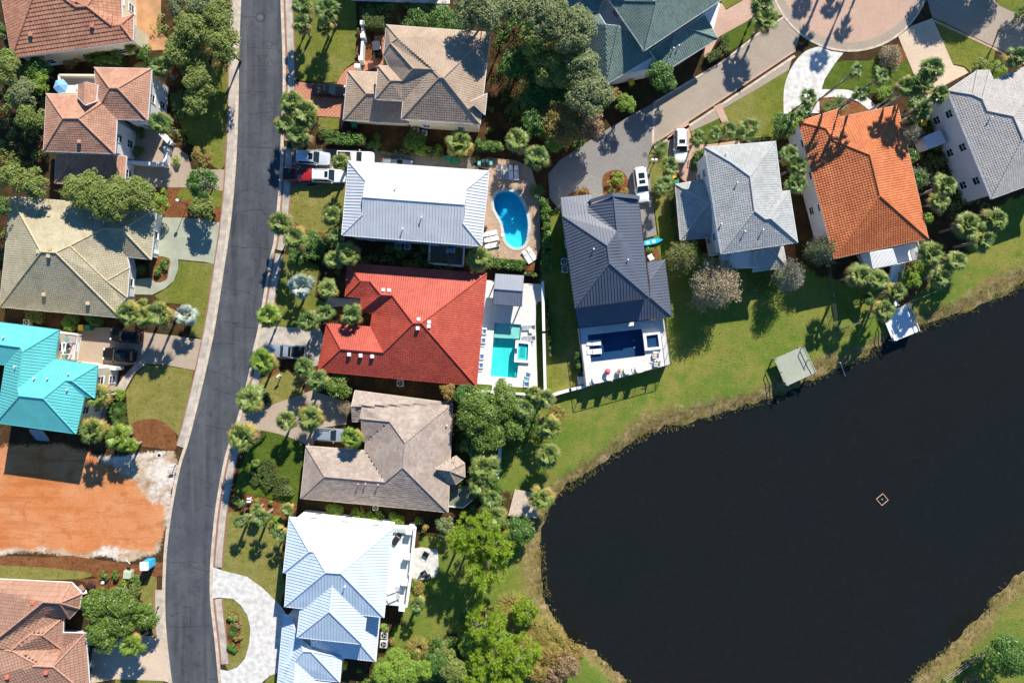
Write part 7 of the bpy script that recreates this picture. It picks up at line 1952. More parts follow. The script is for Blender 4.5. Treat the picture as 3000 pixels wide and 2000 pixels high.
 if racks:
  for s in (-1, 1): MB().tube([(xr0 + .1, s * rw * .92, z1 + .09), (xr1 - .1, s * rw * .92, z1 + .09)], .025, 6).build('roof_rail', M_DARKMETAL, ro)
  for i in range(4):
   x = xr0 + (xr1 - xr0) * (i + .5) / 4; MB().box((x, 0, z1 + .07), (.04, rw * 1.7, .03)).build('roof_rib', pm, ro)
 if kind == 'pickup':
  x0, x1 = -hl + .12, -.68
  if covered: MB().rbox(((x0 + x1) / 2, 0, belt + .05), (x1 - x0, W * .9, .09), .04).build('bed_cover', M_BEDL, root)
  else:
   m = MB(); m.box(((x0 + x1) / 2, 0, belt + .045), (x1 - x0, W * .78, .01))
   m.build('cargo_bed', M_BEDL, root)
   m = MB()
   for s in (-1, 1): m.rbox(((x0 + x1) / 2, s * W * .43, belt + .09), (x1 - x0 + .12, .14, .16), .03)
   m.rbox((x0 - .02, 0, belt + .09), (.1, W * .8, .16), .03); m.rbox((x1 + .03, 0, belt + .09), (.08, W * .8, .16), .03)
   m.build('bed_rail', pm, root)
 for s in (-1, 1):
  MB().rbox((hl - .22, s * hw * .70, hood - .2), (.26, .34, .14), .05, -s * .35).build('headlight', M_LAMP, root)
  MB().rbox((-hl + .06, s * hw * .78, belt - .14), (.1, .22, .3), .03).build('taillight', M_TAIL, root)
  MB().rbox((xb1 - .35, s * (hw + .10), belt + .08), (.14, .22, .15), .04).build('mirror', pm, root)
 for x in (-hl + .95, hl - .95):
  for s in (-1, 1):
   wm = MB(); y0, y1 = s * (hw - .24), s * (hw + .005)
   wm.tube([(x, y0, .35), (x, y1, .35)], .35, 16)
   wo = wm.build('wheel', M_BLACK, root)
   MB().tube([(x, y1 - s * .02, .35), (x, y1 + s * .012, .35)], .21, 10).build('rim', M_RIM, wo)
 return root
def f_(f, x, y): return f(x, y)
vehicle(*t10(1137, 822), -3, 'sedan', C_BLACK, 'black sedan on the dotted terracotta driveway', 4.95, 1.86, 1.45, name='parked_sedan', sunroofs=((.25, .6),))
vehicle(*R1(498, 212), -3.5, 'suv', C_BLUEW, 'silver white estate car reflecting the blue sky beside the red pickup', 4.95, 1.95, 1.72, sunroofs=((.72, .98),))
vehicle(*R1(1150, 215), -2, 'pickup', C_WHITE, 'white pickup half under a palm north of the silver roof', 5.4, 1.92, 1.85, 'pickup truck', 'pickup_truck')
vehicle(*R1(1790, 330), -3, 'suv', C_GREY, 'grey car with roof bars half hidden under the silver eaves', 4.6, 1.86, 1.7, racks=True)
vehicle(*R1(290, 478), -2, 'pickup', C_RED, 'deep red pickup with a black bed cover at the road end of the drive', 4.6, 1.8, 1.45, 'pickup truck', 'pickup_truck', covered=True)
vehicle(*R1(730, 488), -2, 'suv', C_WHITE, 'white suv with black roof rails behind the red pickup', 4.95, 1.95, 1.8, racks=True, sunroofs=((.76, .97),))
vehicle(*R4(1430, 250), 174, 'suv', C_BLACK, 'upper black suv with a ribbed roof beside the yellow clump of palms', 4.8, 1.9, 1.75, racks=True)
vehicle(*R4(1350, 470), 175, 'suv', C_BLACK, 'lower black suv parked beside the turquoise house path', 4.85, 1.92, 1.7, sunroofs=((.3, .9),))
vehicle(*t12(750, 92), 176, 'pickup', C_BLUEG, 'grey blue pickup with an open black bed in the red house driveway', 5.45, 1.95, 1.85, 'pickup truck', 'pickup_truck')
vehicle(*t12(1150, 860), -3, 'suv', C_BLUEG, 'grey blue estate car under the bright palm by the tan shingle roof', 4.8, 1.88, 1.65, racks=True)
vehicle(*t30(615, 1335), -90, 'suv', C_WHITE, 'white suv on the pink driveway beside the row of thin palms', 4.95, 1.92, 1.75, sunroofs=((.6, .85),), racks=True)
vehicle(*t31(252, 125), -83, 'suv', C_WHITE, 'white suv with two sunroofs on the grey paver driveway', 5.15, 1.95, 1.75, sunroofs=((.25, .58), (.66, .88)))
def golf_cart(px, py, ang):
 w = P(px, py, 1.2); r = thing('golf_cart', 'small black golf cart parked against the taupe house', 'golf cart', (w.x, w.y, .06), math.radians(ang))
 b = MB(); b.rbox((0, 0, .5), (2.2, 1.1, .4), .12); b.rbox((.85, 0, .75), (.5, 1.05, .3), .1, tp=.8); b.build('body', C_BLACK, r)
 MB().rbox((-.15, 0, .85), (.5, 1.0, .18), .06).rbox((-.42, 0, 1.1), (.12, 1.0, .5), .05).build('seat', M_GREYWALL, r)
 MB().rbox((-.05, 0, 1.9), (1.35, 1.1, .07), .15).build('canopy', C_DGREY, r)
 for x in (-.65, .55):
  for s in (-.5, .5): MB().tube([(x, s, .6), (x * .95, s, 1.9)], .025, 6).build('pillar', M_DARKMETAL, r)
 for x in (-.75, .75):
  for s in (-1, 1): MB().tube([(x, s * .38, .25), (x, s * .58, .25)], .25, 12).build('wheel', M_BLACK, r)
golf_cart(*R5(548, 740), -85)
# ================================================================ pools
M_POOLTILE = mat_ground('turquoise pool plaster', [(.10, .66, .66), (.16, .72, .70), (.07, .58, .60)], [(.5, .4, .65), (1.8, .5, .75)], .6, .05, 2)
M_POOLDEEP = mat_ground('deep blue pool plaster', [(.02, .46, .66), (.04, .54, .72), (.015, .40, .60)], [(.4, .4, .65), (1.5, .5, .75)], .6, .05, 2)
def _slope():
 nt = M_POOLDEEP.node_tree; b = nt.nodes['Principled BSDF']; src = b.inputs['Base Color'].links[0].from_socket
 sp = nt.nodes.new('ShaderNodeSeparateXYZ'); nt.links.new(coord(nt), sp.inputs[0])
 mr = nt.nodes.new('ShaderNodeMapRange'); mr.inputs[1].default_value = 19.0; mr.inputs[2].default_value = 14.0; nt.links.new(sp.outputs[1], mr.inputs[0])
 c = mixc(nt, src, (.14, .72, .80), mr.outputs[0]); c = mixc(nt, c, (.5, .85, .9), noise(nt, coord(nt), 3.5, 3, .6, .6, .9)); nt.links.new(c, b.inputs['Base Color'])
_slope()
M_POOLNAVY = mat_plain('navy pool plaster', (.045, .13, .20), .5, .15, .8)
M_SHELF = mat_plain('pale tanning ledge', (.50, .62, .56), .7, .06, 1)
W_TURQ = mat_water('clear turquoise water', (.62, .94, .93), ripple=.25)
W_BLUE = mat_water('clear blue water', (.55, .88, .96), ripple=.35)
W_NAVY = mat_water('dark pool water', (.5, .62, .78), ripple=.15)
def basin(poly, z_top, z_bot, parent, mat, floor_mats=None):
 mb = MB(); n = len(poly)
 if area(poly) < 0: poly = poly[::-1]
 tr = tessellate_polygon([[Vector((p[0], p[1], 0)) for p in poly]])
 vs = [(p[0], p[1], z_top) for p in poly] + [(p[0], p[1], z_bot) for p in poly]
 fs = [(i, n + i, n + (i + 1) % n, (i + 1) % n) for i in range(n)]
 for a, b, c in tr:
  ar = (poly[b][0] - poly[a][0]) * (poly[c][1] - poly[a][1]) - (poly[b][1] - poly[a][1]) * (poly[c][0] - poly[a][0])
  fs.append((n + a, n + b, n + c) if ar > 0 else (n + c, n + b, n + a))
 return mb.add(vs, fs).build('basin', mat, parent)
def flat(name, poly, z, mat, parent):
 if area(poly) < 0: poly = poly[::-1]
 tr = tessellate_polygon([[Vector((p[0], p[1], 0)) for p in poly]])
 fs = []
 for a, b, c in tr:
  ar = (poly[b][0] - poly[a][0]) * (poly[c][1] - poly[a][1]) - (poly[b][1] - poly[a][1]) * (poly[c][0] - poly[a][0])
  fs.append((a, b, c) if ar > 0 else (c, b, a))
 return mesh_obj(name, [(p[0], p[1], z) for p in poly], fs, mat, parent)
def W(f, pts, z=0): return [tuple(P(*f(*q), z)[:2]) for q in pts]
def grow(poly, d): return inset(poly if area(poly) > 0 else poly[::-1], -d)
r = thing('swimming_pool', 'kidney shaped blue swimming pool beside the silver roofed house', 'swimming pool')
kp = POOLS_W[0]; kp = kp if area(kp) > 0 else kp[::-1]
basin(kp, .04, -1.6, r, M_POOLDEEP); flat('water_surface', kp, -.06, W_BLUE, r)
ring_wall(grow(kp, .42), grow(kp, -.01), -.1, .09).build('coping', mat_plain('pale coping', (.46, .50, .47), .8, .1, 1.5), r)
st = MB()
for i, (x, y, d_) in enumerate(((955, 690, .5), (965, 660, .9))):
 w = P(*t21(x, y)); st.prism([(w.x + 2.0 * math.cos(a * .3), w.y + (.3 + .5 * i) + .9 * math.sin(a * .3)) for a in range(21)], -1.55, -d_)
lad = MB()
for s in (0, .45):
 w = P(*t21(1075, 585)); lad.tube([(w.x - .1, w.y + s, -.4), (w.x - .05, w.y + s, .7), (w.x + .5, w.y + s, .75), (w.x + .6, w.y + s, .05)], .03, 6)
lad.build('ladder', M_STEEL, r)
w = P(*t21(855, 595)); MB().rbox((w.x, w.y, .1), (.5, .5, .12), .03).build('skimmer_lid', M_WHITE_PL, r)
r = thing('swimming_pool', 'L shaped turquoise swimming pool with a square spa on the red house deck', 'swimming pool')
rp_ = POOLS_W[1]; basin(rp_, .074, -1.35, r, M_POOLTILE)
flat('water_surface', rp_, -.05, W_TURQ, r)
q = W(R2, [(192, 488), (498, 512), (492, 676), (184, 662)]); MB().prism(q, -1.34, -.28).build('tanning_ledge', M_SHELF, r)
stp = MB()
for i in range(4):
 q = W(R2, [(181, 672), (235 - i * 14, 676), (178, 744 - i * 18)]); stp.prism(q, -1.33, -1.1 + i * .22)
stp.build('steps', M_SHELF, r)
MB().prism(W(R2, [(425, 1062), (466, 1062), (446, 1122), (424, 1120)]), -1.33, -.5).build('bench', M_POOLTILE, r)
so = W(R2, [(434, 692), (602, 708), (586, 952), (416, 940)]); si = W(R2, [(466, 722), (580, 735), (570, 922), (452, 912)])
ring_wall(so, si, 0, .45).build('spa_wall', M_WHITE, r)
sb = basin(si, .44, .08, r, M_POOLTILE); sb.name = 'spa_basin'
MB().prism(W(R2, [(488, 760), (547, 768), (536, 890), (478, 880)]), .085, .12).build('spa_seat', mat_plain('teal spa plaster', (.03, .42, .42), .6), r)
flat('spa_water', si, .36, W_TURQ, r)
MB().prism(W(R2, [(428, 784), (452, 786), (448, 846), (424, 844)]), .40, .46).build('spillway', mat_plain('navy tile', (.02, .05, .16), .4), r)
r = thing('swimming_pool', 'dark navy swimming pool with raised spa on the terrace of the navy roofed house', 'swimming pool')
np_ = npool if area(npool) > 0 else npool[::-1]
basin(np_, DECK_Z, DECK_Z - 1.3, r, M_POOLNAVY)
flat('water_surface', np_, DECK_Z - .08, W_NAVY, r)
led = [tuple(P(*R2(*q), DECK_Z)[:2]) for q in ((1264, 634), (1425, 616), (1460, 920), (1302, 940))]
MB().prism(led, DECK_Z - 1.29, DECK_Z - .3).build('tanning_ledge', M_POOLNAVY, r)
for q in ((1792, 692), (1800, 772)):
 w = P(*R2(*q), DECK_Z - 1.2); MB().box((w.x, w.y, DECK_Z - 1.27), (.3, .3, .03)).build('drain', M_GREYWALL, r)
ring_wall(sp_o, sp_i, DECK_Z + .004, DECK_Z + .45).build('spa_wall', M_WHITE, r)
flat('spa_floor', sp_i, DECK_Z + .05, M_POOLNAVY, r); flat('spa_water', sp_i, DECK_Z + .35, W_NAVY, r)
# ================================================================ furniture
M_SLING = mat_plain('white sling fabric', (.78, .78, .77), .8, .04, 3); M_BLUEC = mat_plain('blue cushion', (.03, .16, .42), .85, .15, 3); M_GREYC = mat_plain('grey cushion', (.30, .32, .34), .85, .1, 3)
M_TEAL = mat_plain('teal paint', (.12, .42, .42), .6, .1, 2); M_CUSH = mat_plain('sand cushion', (.62, .50, .3), .85, .1, 3)
def lounger(f, x, y, ang, label, mat=M_SLING, z=0.0, L=1.95, wd=.68, frame=None, back=.5, group='sun loungers by the pools'):
 px, py = f(x, y); w = P(px, py, z + .35)
 r = thing('sun_lounger', label, 'sun lounger', (w.x, w.y, z), math.radians(ang), group)
 fr = frame or M_WHITE_PL
 MB().box((-.33, 0, .30), (L * .66, wd, .05)).build('seat', mat, r)
 bl = L * .38; bk = MB(); bk.box((L * .32 - .0 + bl * .42 * math.cos(back) - .16, 0, .31 + bl * .5 * math.sin(back)), (bl, wd, .05), ry=-back); bk.build('backrest', mat, r)
 m = MB()
 for s in (-1, 1): m.box((-.1, s * (wd / 2 + .03), .29), (L * .92, .05, .06))
 m.box((-.24, 0, .335), (.03, wd, .02)); m.build('frame', fr, r)
 for sx in (-.75, .62):
  for s in (-1, 1): MB().box((sx, s * (wd / 2 + .03), .14), (.06, .06, .28)).build('leg', fr, r)
 return r
for i, (x, y, m, lb) in enumerate(((1495, 280, M_GREYC, 'leftmost shaded lounger of the row of four north of the kidney pool'), (1567, 283, M_GREYC, 'second shaded lounger of the row of four north of the kidney pool'), (1640, 290, M_SLING, 'third lounger of the row of four, half sunlit'), (1712, 295, M_SLING, 'rightmost sunlit lounger of the row of four north of the kidney pool'))):
 lounger(R6, x, y, 92, lb, m, wd=.54)
for x, y, lb in ((1380, 1060, 'upper white lounger of three beside the silver house'), (1400, 1132, 'middle white lounger of three beside the silver house'), (1412, 1212, 'lower white lounger of three beside the silver house')): lounger(R6, x, y, 193, lb, back=.15, wd=.58)
for x, y, lb in ((1850, 1365, 'left white lounger of the tilted pair south of the kidney pool'), (1908, 1325, 'right white lounger of the tilted pair south of the kidney pool')): lounger(R6, x, y, 122, lb, back=.15, wd=.58)
lounger(R2, 585, 545, 2, 'upper grey lounger beside the turquoise pool', M_GREYC, back=.9, wd=.6); lounger(R2, 588, 668, 2, 'lower grey lounger beside the turquoise pool', M_GREYC, back=.9, wd=.6)
lounger(R2, 1338, 722, 184, 'upper white lounger standing in the dark pool', z=DECK_Z - .28, L=1.9, wd=.62, back=.12); lounger(R2, 1345, 822, 184, 'lower white lounger standing in the dark pool', z=DECK_Z - .28, L=1.9, wd=.62, back=.12)
lounger(R3, 1120, 745, 20, 'upper white lounger on the white house terrace', z=2.9, L=1.9); lounger(R3, 1125, 815, 25, 'lower white lounger on the white house terrace', z=2.9, L=1.9)
lounger(R3, 1150, 295, 55, 'black lounger at the north end of the white terrace', M_BLACK, z=2.9, frame=M_DARKMETAL)
def armchair(f, x, y, ang, label, fr=M_WHITE_PL, cush=M_BLUEC, z=0.0, name='patio_chair', sc=1.0, group=None):
 px, py = f(x, y); w = P(px, py, z + .45)
 r = thing(name, label, 'chair', (w.x, w.y, z), math.radians(ang), group); r.scale = (sc, sc, sc)
 MB().rbox((0, 0, .36), (.72, .78, .1), .1).build('seat', fr, r)
 MB().rbox((.02, 0, .44), (.5, .52, .1), .08).build('cushion', cush, r)
 b = MB(); b.box((-.36, 0, .68), (.1, .74, .62), ry=-.25)
 for k in range(3): b.box((-.315, -.24 + k * .24, .7), (.09, .03, .5), ry=-.25)
 b.build('backrest', fr, r)
 for s in (-1, 1): MB().rbox((.0, s * .39, .58), (.74, .1, .06), .03).build('armrest', fr, r)
 for sx in (-.28, .3):
  for s in (-1, 1): MB().box((sx, s * .34, .16), (.07, .07, .32)).build('leg', fr, r)
 return r
for y, x, a, lb in ((585, 76, 0, 'uppermost white chair with blue cushion along the red east eaves'), (690, 66, 0, 'second white chair with blue cushion along the red east eaves'), (874, 46, 0, 'third white chair with blue cushion along the red east eaves'), (975, 38, 0, 'lowest white chair with blue cushion along the red east eaves')): armchair(R2, x, y, a, lb, group='white chairs with blue cushions')
armchair(R2, 575, 1085, 160, 'upper white chair with blue cushion by the round teal table', group='white chairs with blue cushions'); armchair(R2, 558, 1192, 175, 'lower white chair with blue cushion by the round teal table', group='white chairs with blue cushions')
def round_table(f, x, y, r_, label, mat, z=0.0, h=.5):
 px, py = f(x, y); w = P(px, py, z + h); r = thing('side_table', label, 'table', (w.x, w.y, z))
 MB().lathe((0, 0, 0), [(r_, h - .05), (r_, h), (r_ * .9, h + .01)], 20).build('tabletop', mat, r)
 MB().lathe((0, 0, 0), [(.25, 0), (.05, .05), (.04, h - .06)], 10).build('pedestal', mat, r)
round_table(R2, 562, 1135, .32, 'round teal table between two blue cushioned chairs', M_TEAL)
px, py = R2(608, 585); w = P(px, py, .4); r = thing('side_table', 'small white table between the grey loungers', 'table', (w.x, w.y, .075)); MB().rbox((0, 0, .38), (.55, .6, .06), .03).build('tabletop', M_WHITE_PL, r)
for sx in (-.2, .2):
 for s in (-.22, .22): MB().box((sx, s, .17), (.05, .05, .34)).build('leg', M_WHITE_PL, r)
for x, y, a, lb, cs in ((1355, 1140, 100, 'leftmost white chair along the terrace rail', M_WHITE_PL), (1515, 1115, 80, 'white chair beside the pink bag', M_WHITE_PL), (1715, 1035, 100, 'white chair right of the planter', M_WHITE_PL), (1850, 1020, 100, 'white chair fourth along the terrace rail', M_WHITE_PL), (2040, 862, 175, 'upper white chair with sand cushion by the spa', M_CUSH), (2055, 955, 175, 'lower white chair with sand cushion in the terrace corner', M_CUSH)): armchair(R2, x, y, a, lb, cush=cs, z=DECK_Z, name='lawn_chair', sc=1.08, group='white chairs on the raised pool terrace')
px, py = R2(1620, 1050); w = P(px, py, 2.5); r = thing('planter', 'white planter with a dry grass plant on the raised terrace', 'planter', (w.x, w.y, DECK_Z)); MB().lathe((0, 0, 0), [(.3, 0), (.38, .5), (.42, .52), (.36, .5)], 14).build('pot', M_WHITE_PL, r)
rs_ = np.random.RandomState(3); quads_obj('plant', leaf_quads(rs_, rs_.normal(0, .2, (140, 3)) + np.array([0, 0, .7]), rs_.normal(0, 1, (140, 3)), .13, .3), L_GRASS, r)
px, py = R2(1490, 1050); w = P(px, py, 2.6); r = thing('beach_bag', 'pink inflated beach bag on a low stool by the terrace rail', 'bag', (w.x, w.y, DECK_Z)); MB().lathe((0, 0, 0), [(.22, .3), (.4, .45), (.42, .65), (.25, .85)], 14).build('bag_body', mat_plain('pink fabric', (.62, .09, .14), .7, .15, 3), r, sm=True); MB().lathe((0, 0, 0), [(.3, 0), (.3, .28), (.24, .3)], 12).build('stool', M_STEEL, r); MB().tube([(-.2, 0, .82), (0, 0, 1.05), (.2, 0, .82)], .03, 6).build('strap', M_CUSH, r)
px, py = R2(1772, 1000); w = P(px, py, 2.5); r = thing('stool', 'small white stool between two terrace chairs', 'stool', (w.x, w.y, DECK_Z)); MB().rbox((0, 0, .42), (.45, .45, .06), .05).build('seat', M_WHITE_PL, r)
for sx in (-.15, .15):
 for s in (-.15, .15): MB().box((sx, s, .2), (.04, .04, .4)).build('leg', M_WHITE_PL, r)
for x, y, a, lb in ((1408, 432, -120, 'black chair alone at the top of the white house patio'), (1392, 600, -60, 'left black chair of the pair on the white patio'), (1430, 632, -65, 'right black chair of the pair on the white patio')): armchair(R3, x, y, a, lb, M_DARKMETAL, mat_plain('slate cushion', (.10, .12, .17), .8), name='patio_chair', group='black patio chairs')
armchair(R4, 755, 300, 200, 'teal chair at the top of the turquoise house balcony', M_TEAL, M_TEAL, z=3.0, sc=.9); armchair(R4, 735, 455, 160, 'teal chair at the bottom of the turquoise house balcony', M_TEAL, M_TEAL, z=3.0, sc=.9)
round_table(R4, 765, 370, .38, 'small dark round table on the turquoise house balcony', M_DARKMETAL, 3.0, .6)
px, py = R6(875, 1278); w = P(px, py, .7); r = thing('patio_table', 'small white table with blue top in the shaded walled court', 'table', (w.x, w.y, .05), -.05); MB().rbox((0, 0, .72), (1.1, .7, .05), .05).build('tabletop', mat_plain('blue table top', (.2, .4, .66), .5), r)
m = MB()
for s in (-.5, .5): m.box((s, 0, .36), (.06, .6, .7)); m.box((s * 1.15, 0, .75), (.07, .9, .05))
m.build('frame', M_WHITE_PL, r)
def wall_thing(name, label, f, pts, h, th, mat, cat='wall', cap=None, posts=None, z=0):
 pp = [P(*f(*q), h) for q in pts]
 r = thing(name, label, cat, (pp[0].x, pp[0].y, z)); o = pp[0]
 m = MB(); c = MB()
 for a, b in zip(pp, pp[1:]):
  L_ = (b - a).length; an = math.atan2(b.y - a.y, b.x - a.x); q = (a + b) / 2
  m.box((q.x - o.x, q.y - o.y, h / 2), (L_ + th * .6, th, h), an)
  if cap: c.box((q.x - o.x, q.y - o.y, h + .042), (L_ + th * 1.2, th * 1.4, .08), an)
 m.build('wall', mat, r)
 if cap: c.build('coping', cap, r)
 if posts:
  for q in pp: MB().rbox((q.x - o.x, q.y - o.y, h / 2 + .15), (th * posts, th * posts, h + .3), .03).build('pillar', mat, r)
 return r
wall_thing('court_wall', 'low wall around the shaded court behind the silver house', R6, [(605, 1190), (598, 1442), (1030, 1480), (1045, 1220)], .7, .18, M_STUCCO_W, cap=M_WHITE)
wall_thing('garden_wall', 'white garden wall with square pillars beside the terracotta driveway', R5, [(325, 360), (330, 560), (300, 905)], 1.6, .34, M_WHITE, posts=1.9)
r = thing('gate_pillar', 'white gate pillar standing alone at the dotted driveway', 'pillar', tuple(P(*R5(280, 1075), 0))); MB().rbox((0, 0, .8), (.75, .5, 1.6), .03).rbox((0, 0, 1.65), (.85, .6, .1), .02).build('shaft', M_WHITE, r)
wall_thing('garden_wall', 'stepped white wall enclosing the peach house courtyard', t00, [(1165, 1490), (1510, 1512), (1530, 1370)], 1.2, .35, M_STUCCO_W, cap=M_WHITE, posts=1.6)
wall_thing('garden_wall', 'short white wall pier on the far side of the courtyard', t00, [(1490, 1235), (1560, 1310)], 1.3, .5, M_STUCCO_W, cap=M_WHITE)
wall_thing('garden_fence', 'white solid fence along the east side of the turquoise pool deck', R2, [(745, 30), (757, 600), (775, 1330)], 1.5, .28, M_WHITE, 'fence', cap=M_WHITE)
wall_thing('garden_fence', 'low white wall behind the magnolia along the pool deck', R2, [(-10, 1275), (380, 1300), (770, 1325)], 1.2, .22, M_WHITE, 'wall', cap=M_WHITE)
wall_thing('garden_fence', 'white rail fence joining the raised terrace to the pool deck corner', R2, [(840, 1325), (1060, 1260), (1235, 1218)], 1.1, .3, M_WHITE, 'fence', cap=M_WHITE)
r_ = [P(*R2(*q), 1.0) for q in ((1145, 1105), (1225, 1102), (1228, 1200), (1160, 1215))]
rr = rail(None, r_, 0, 1.2, '', None, .25, 0); r = thing('garden_gate', 'small railed landing beside the raised terrace wall', 'gate', tuple(r_[0][:2]) + (0,)); rr.v = [(a - r_[0].x, b - r_[0].y, c) for a, b, c in rr.v]; rr.build('railing', M_DARKMETAL, r); MB().prism([(p.x - r_[0].x, p.y - r_[0].y) for p in r_], 0, .3).build('landing', M_WHITE, r)
wall_thing('garden_bench', 'long white bench wall in the shade below the magnolia', t22, [(830, 990), (825, 1120), (805, 1245)], .5, .35, M_WHITE, 'bench', cap=M_WHITE)
M_MESHW = mat_plain('chain link', (.16, .17, .16), .5, .1, 3, metal=.5)
def chainlink(label, f, pts, h=1.25, mat=M_MESHW, name='chain_link_fence', step=2.2, wires=6):
 pp = [P(*f(*q), h * .5) for q in pts]; r = thing(name, label, 'fence', (pp[0].x, pp[0].y, 0)); o = pp[0]
 for a, b in zip(pp, pp[1:]):
  L_ = (b - a).length; an = math.atan2(b.y - a.y, b.x - a.x); q = (a + b) / 2
  m = MB(); m.tube([(a.x - o.x, a.y - o.y, h), (b.x - o.x, b.y - o.y, h)], .025, 5)
  t = (b - a).normalized()
  n = int(L_ / .16)
  for i in range(n):
   for s in (-1, 1):
    p0 = a + t * (L_ * i / n); p1 = a + t * min(L_, max(0, L_ * i / n + s * h))
    if abs((p1 - p0).length - h) > .02: continue
    m.tube([(p0.x - o.x, p0.y - o.y, .03), (p1.x - o.x, p1.y - o.y, h)], .006, 3, cap=False)
  m.build('mesh_panel', mat, r)
  k = max(1, int(L_ / step))
  for i in range(k + 1):
   p = a.lerp(b, i / k); MB().tube([(p.x - o.x, p.y - o.y, -.1), (p.x - o.x, p.y - o.y, h + .05)], .035, 6).build('post', mat, r)
 return r
chainlink('chain link fence around the small garden left of the white jetty', R8, [(500, 470), (540, 830), (605, 1210), (880, 1100), (1040, 1040)])
chainlink('chain link fence running right from the white jetty to the palms', R8, [(1320, 925), (1600, 810), (1910, 680)])
def wood_fence(label, f, pts, h=1.2):
 pp = [P(*f(*q), h) for q in pts]; r = thing('wooden_fence', label, 'fence', (pp[0].x, pp[0].y, -.2)); o = pp[0]
 for a, b in zip(pp, pp[1:]):
  L_ = (b - a).length; an = math.atan2(b.y - a.y, b.x - a.x); q = (a + b) / 2
  for z in (.4, .8, 1.2): MB().box((q.x - o.x, q.y - o.y, z), (L_, .05, .1), an).build('rail', M_WOOD, r)
  k = max(1, int(L_ / 2.0))
  for i in range(k + 1):
   p = a.lerp(b, i / k); MB().rbox((p.x - o.x, p.y - o.y, .65), (.12, .12, 1.4), .02).build('post', M_WOOD, r)
wood_fence('weathered wooden rail fence in the bottom right corner', t43, [(1180, 1560), (1400, 1400), (1560, 1300)])
# ================================================================ jetties
def planks(mb, q, z, th, n, gap=.012):
 a, b, c, d = (Vector((p[0], p[1], 0)) for p in q)
 for i in range(n):
  t0, t1 = i / n, (i + 1) / n - gap / max(.1, (d - a).length)
  p = [a.lerp(d, t0), b.lerp(c, t0), b.lerp(c, t1), a.lerp(d, t1)]
  mb.prism([(v.x, v.y) for v in p], z - th, z)
def jetty(label, f, quad, z, mat, rails=(), n=20, rh=1.0, bench=None):
 q = [tuple(P(*f(*p), z)[:2]) for p in quad]; o = P(*f(*quad[0]), z)
 r = thing('jetty', label, 'jetty', (o.x, o.y, 0))
 L0 = [(a - o.x, b - o.y) for a, b in q]
 m = MB(); planks(m, L0, z, .06, n); m.build('decking', mat, r)
 cx = sum(p[0] for p in L0) / 4; cy = sum(p[1] for p in L0) / 4
 for p in L0 + [((L0[0][0] + L0[1][0]) / 2, (L0[0][1] + L0[1][1]) / 2), ((L0[2][0] + L0[3][0]) / 2, (L0[2][1] + L0[3][1]) / 2)]:
  x = p[0] * .93 + cx * .07; y = p[1] * .93 + cy * .07
  MB().tube([(x, y, -2), (x, y, z - .065)], .12, 8).build('pile', M_WOOD, r)
 for a, b in rails:
  p0, p1 = Vector((*L0[a], 0)).lerp(Vector((cx, cy, 0)), .03), Vector((*L0[b], 0)).lerp(Vector((cx, cy, 0)), .03)
  m = MB(); L_ = (p1 - p0).length; an = math.atan2(p1.y - p0.y, p1.x - p0.x); c = (p0 + p1) / 2
  for zz in (.45, rh): m.box((c.x, c.y, z + zz), (L_, .09, .06), an)
  k = max(1, int(L_ / 1.8))
  for i in range(k + 1):
   w = p0.lerp(p1, i / k); m.box((w.x, w.y, z + rh / 2), (.09, .09, rh))
  m.build('railing', mat, r)
 if bench:
  p0, p1 = Vector((*L0[bench[0]], 0)), Vector((*L0[bench[1]], 0)); c = ((p0 + p1) / 2).lerp(Vector((cx, cy, 0)), .22); L_ = (p1 - p0).length
  MB().box((c.x, c.y, z + .42), (L_ * .98, .9, .06), math.atan2(p1.y - p0.y, p1.x - p0.x)).build('bench', mat, r)
 return r
M_GDECK = mat_plain('grey green decking boards', (.34, .37, .29), .85, .07, 3); M_WDECK = mat_plain('white decking boards', (.74, .76, .78), .7, .06, 3); M_BDECK = mat_plain('bare wood decking boards', (.52, .42, .33), .85, .12, 3)
jetty('grey green wooden platform with railings above the pond bank', t32, [(1468, 160), (1722, 48), (1835, 288), (1572, 408)], 1.3, M_GDECK, ((0, 3), (1, 2)), 26, bench=(2, 3))
jetty('white jetty with palm shadows at the pond edge', R8, [(1130, 1065), (1390, 905), (1510, 1218), (1238, 1330)], .7, M_WDECK, ((0, 3), (1, 2)), 22, bench=(2, 3))
jetty('small bare wood jetty beside the golden palm', t22, [(968, 1358), (1140, 1385), (1175, 1620), (905, 1600)], .5, M_BDECK, (), 18)
pth = [tuple(P(*R8(*p), .2)[:2]) for p in ((1170, 830), (1250, 820), (1310, 915), (1240, 960))]
m = MB(); o = Vector((*pth[0], 0)); planks(m, [(a - o.x, b - o.y) for a, b in pth], .3, .06, 9); r = thing('boardwalk', 'short white boardwalk leading from the stairs to the white jetty', 'boardwalk', o); m.build('decking', M_WDECK, r)
for p in pth: MB().tube([(p[0] - o.x, p[1] - o.y, -.2), (p[0] - o.x, p[1] - o.y, .235)], .07, 6).build('pile', M_WOOD, r)
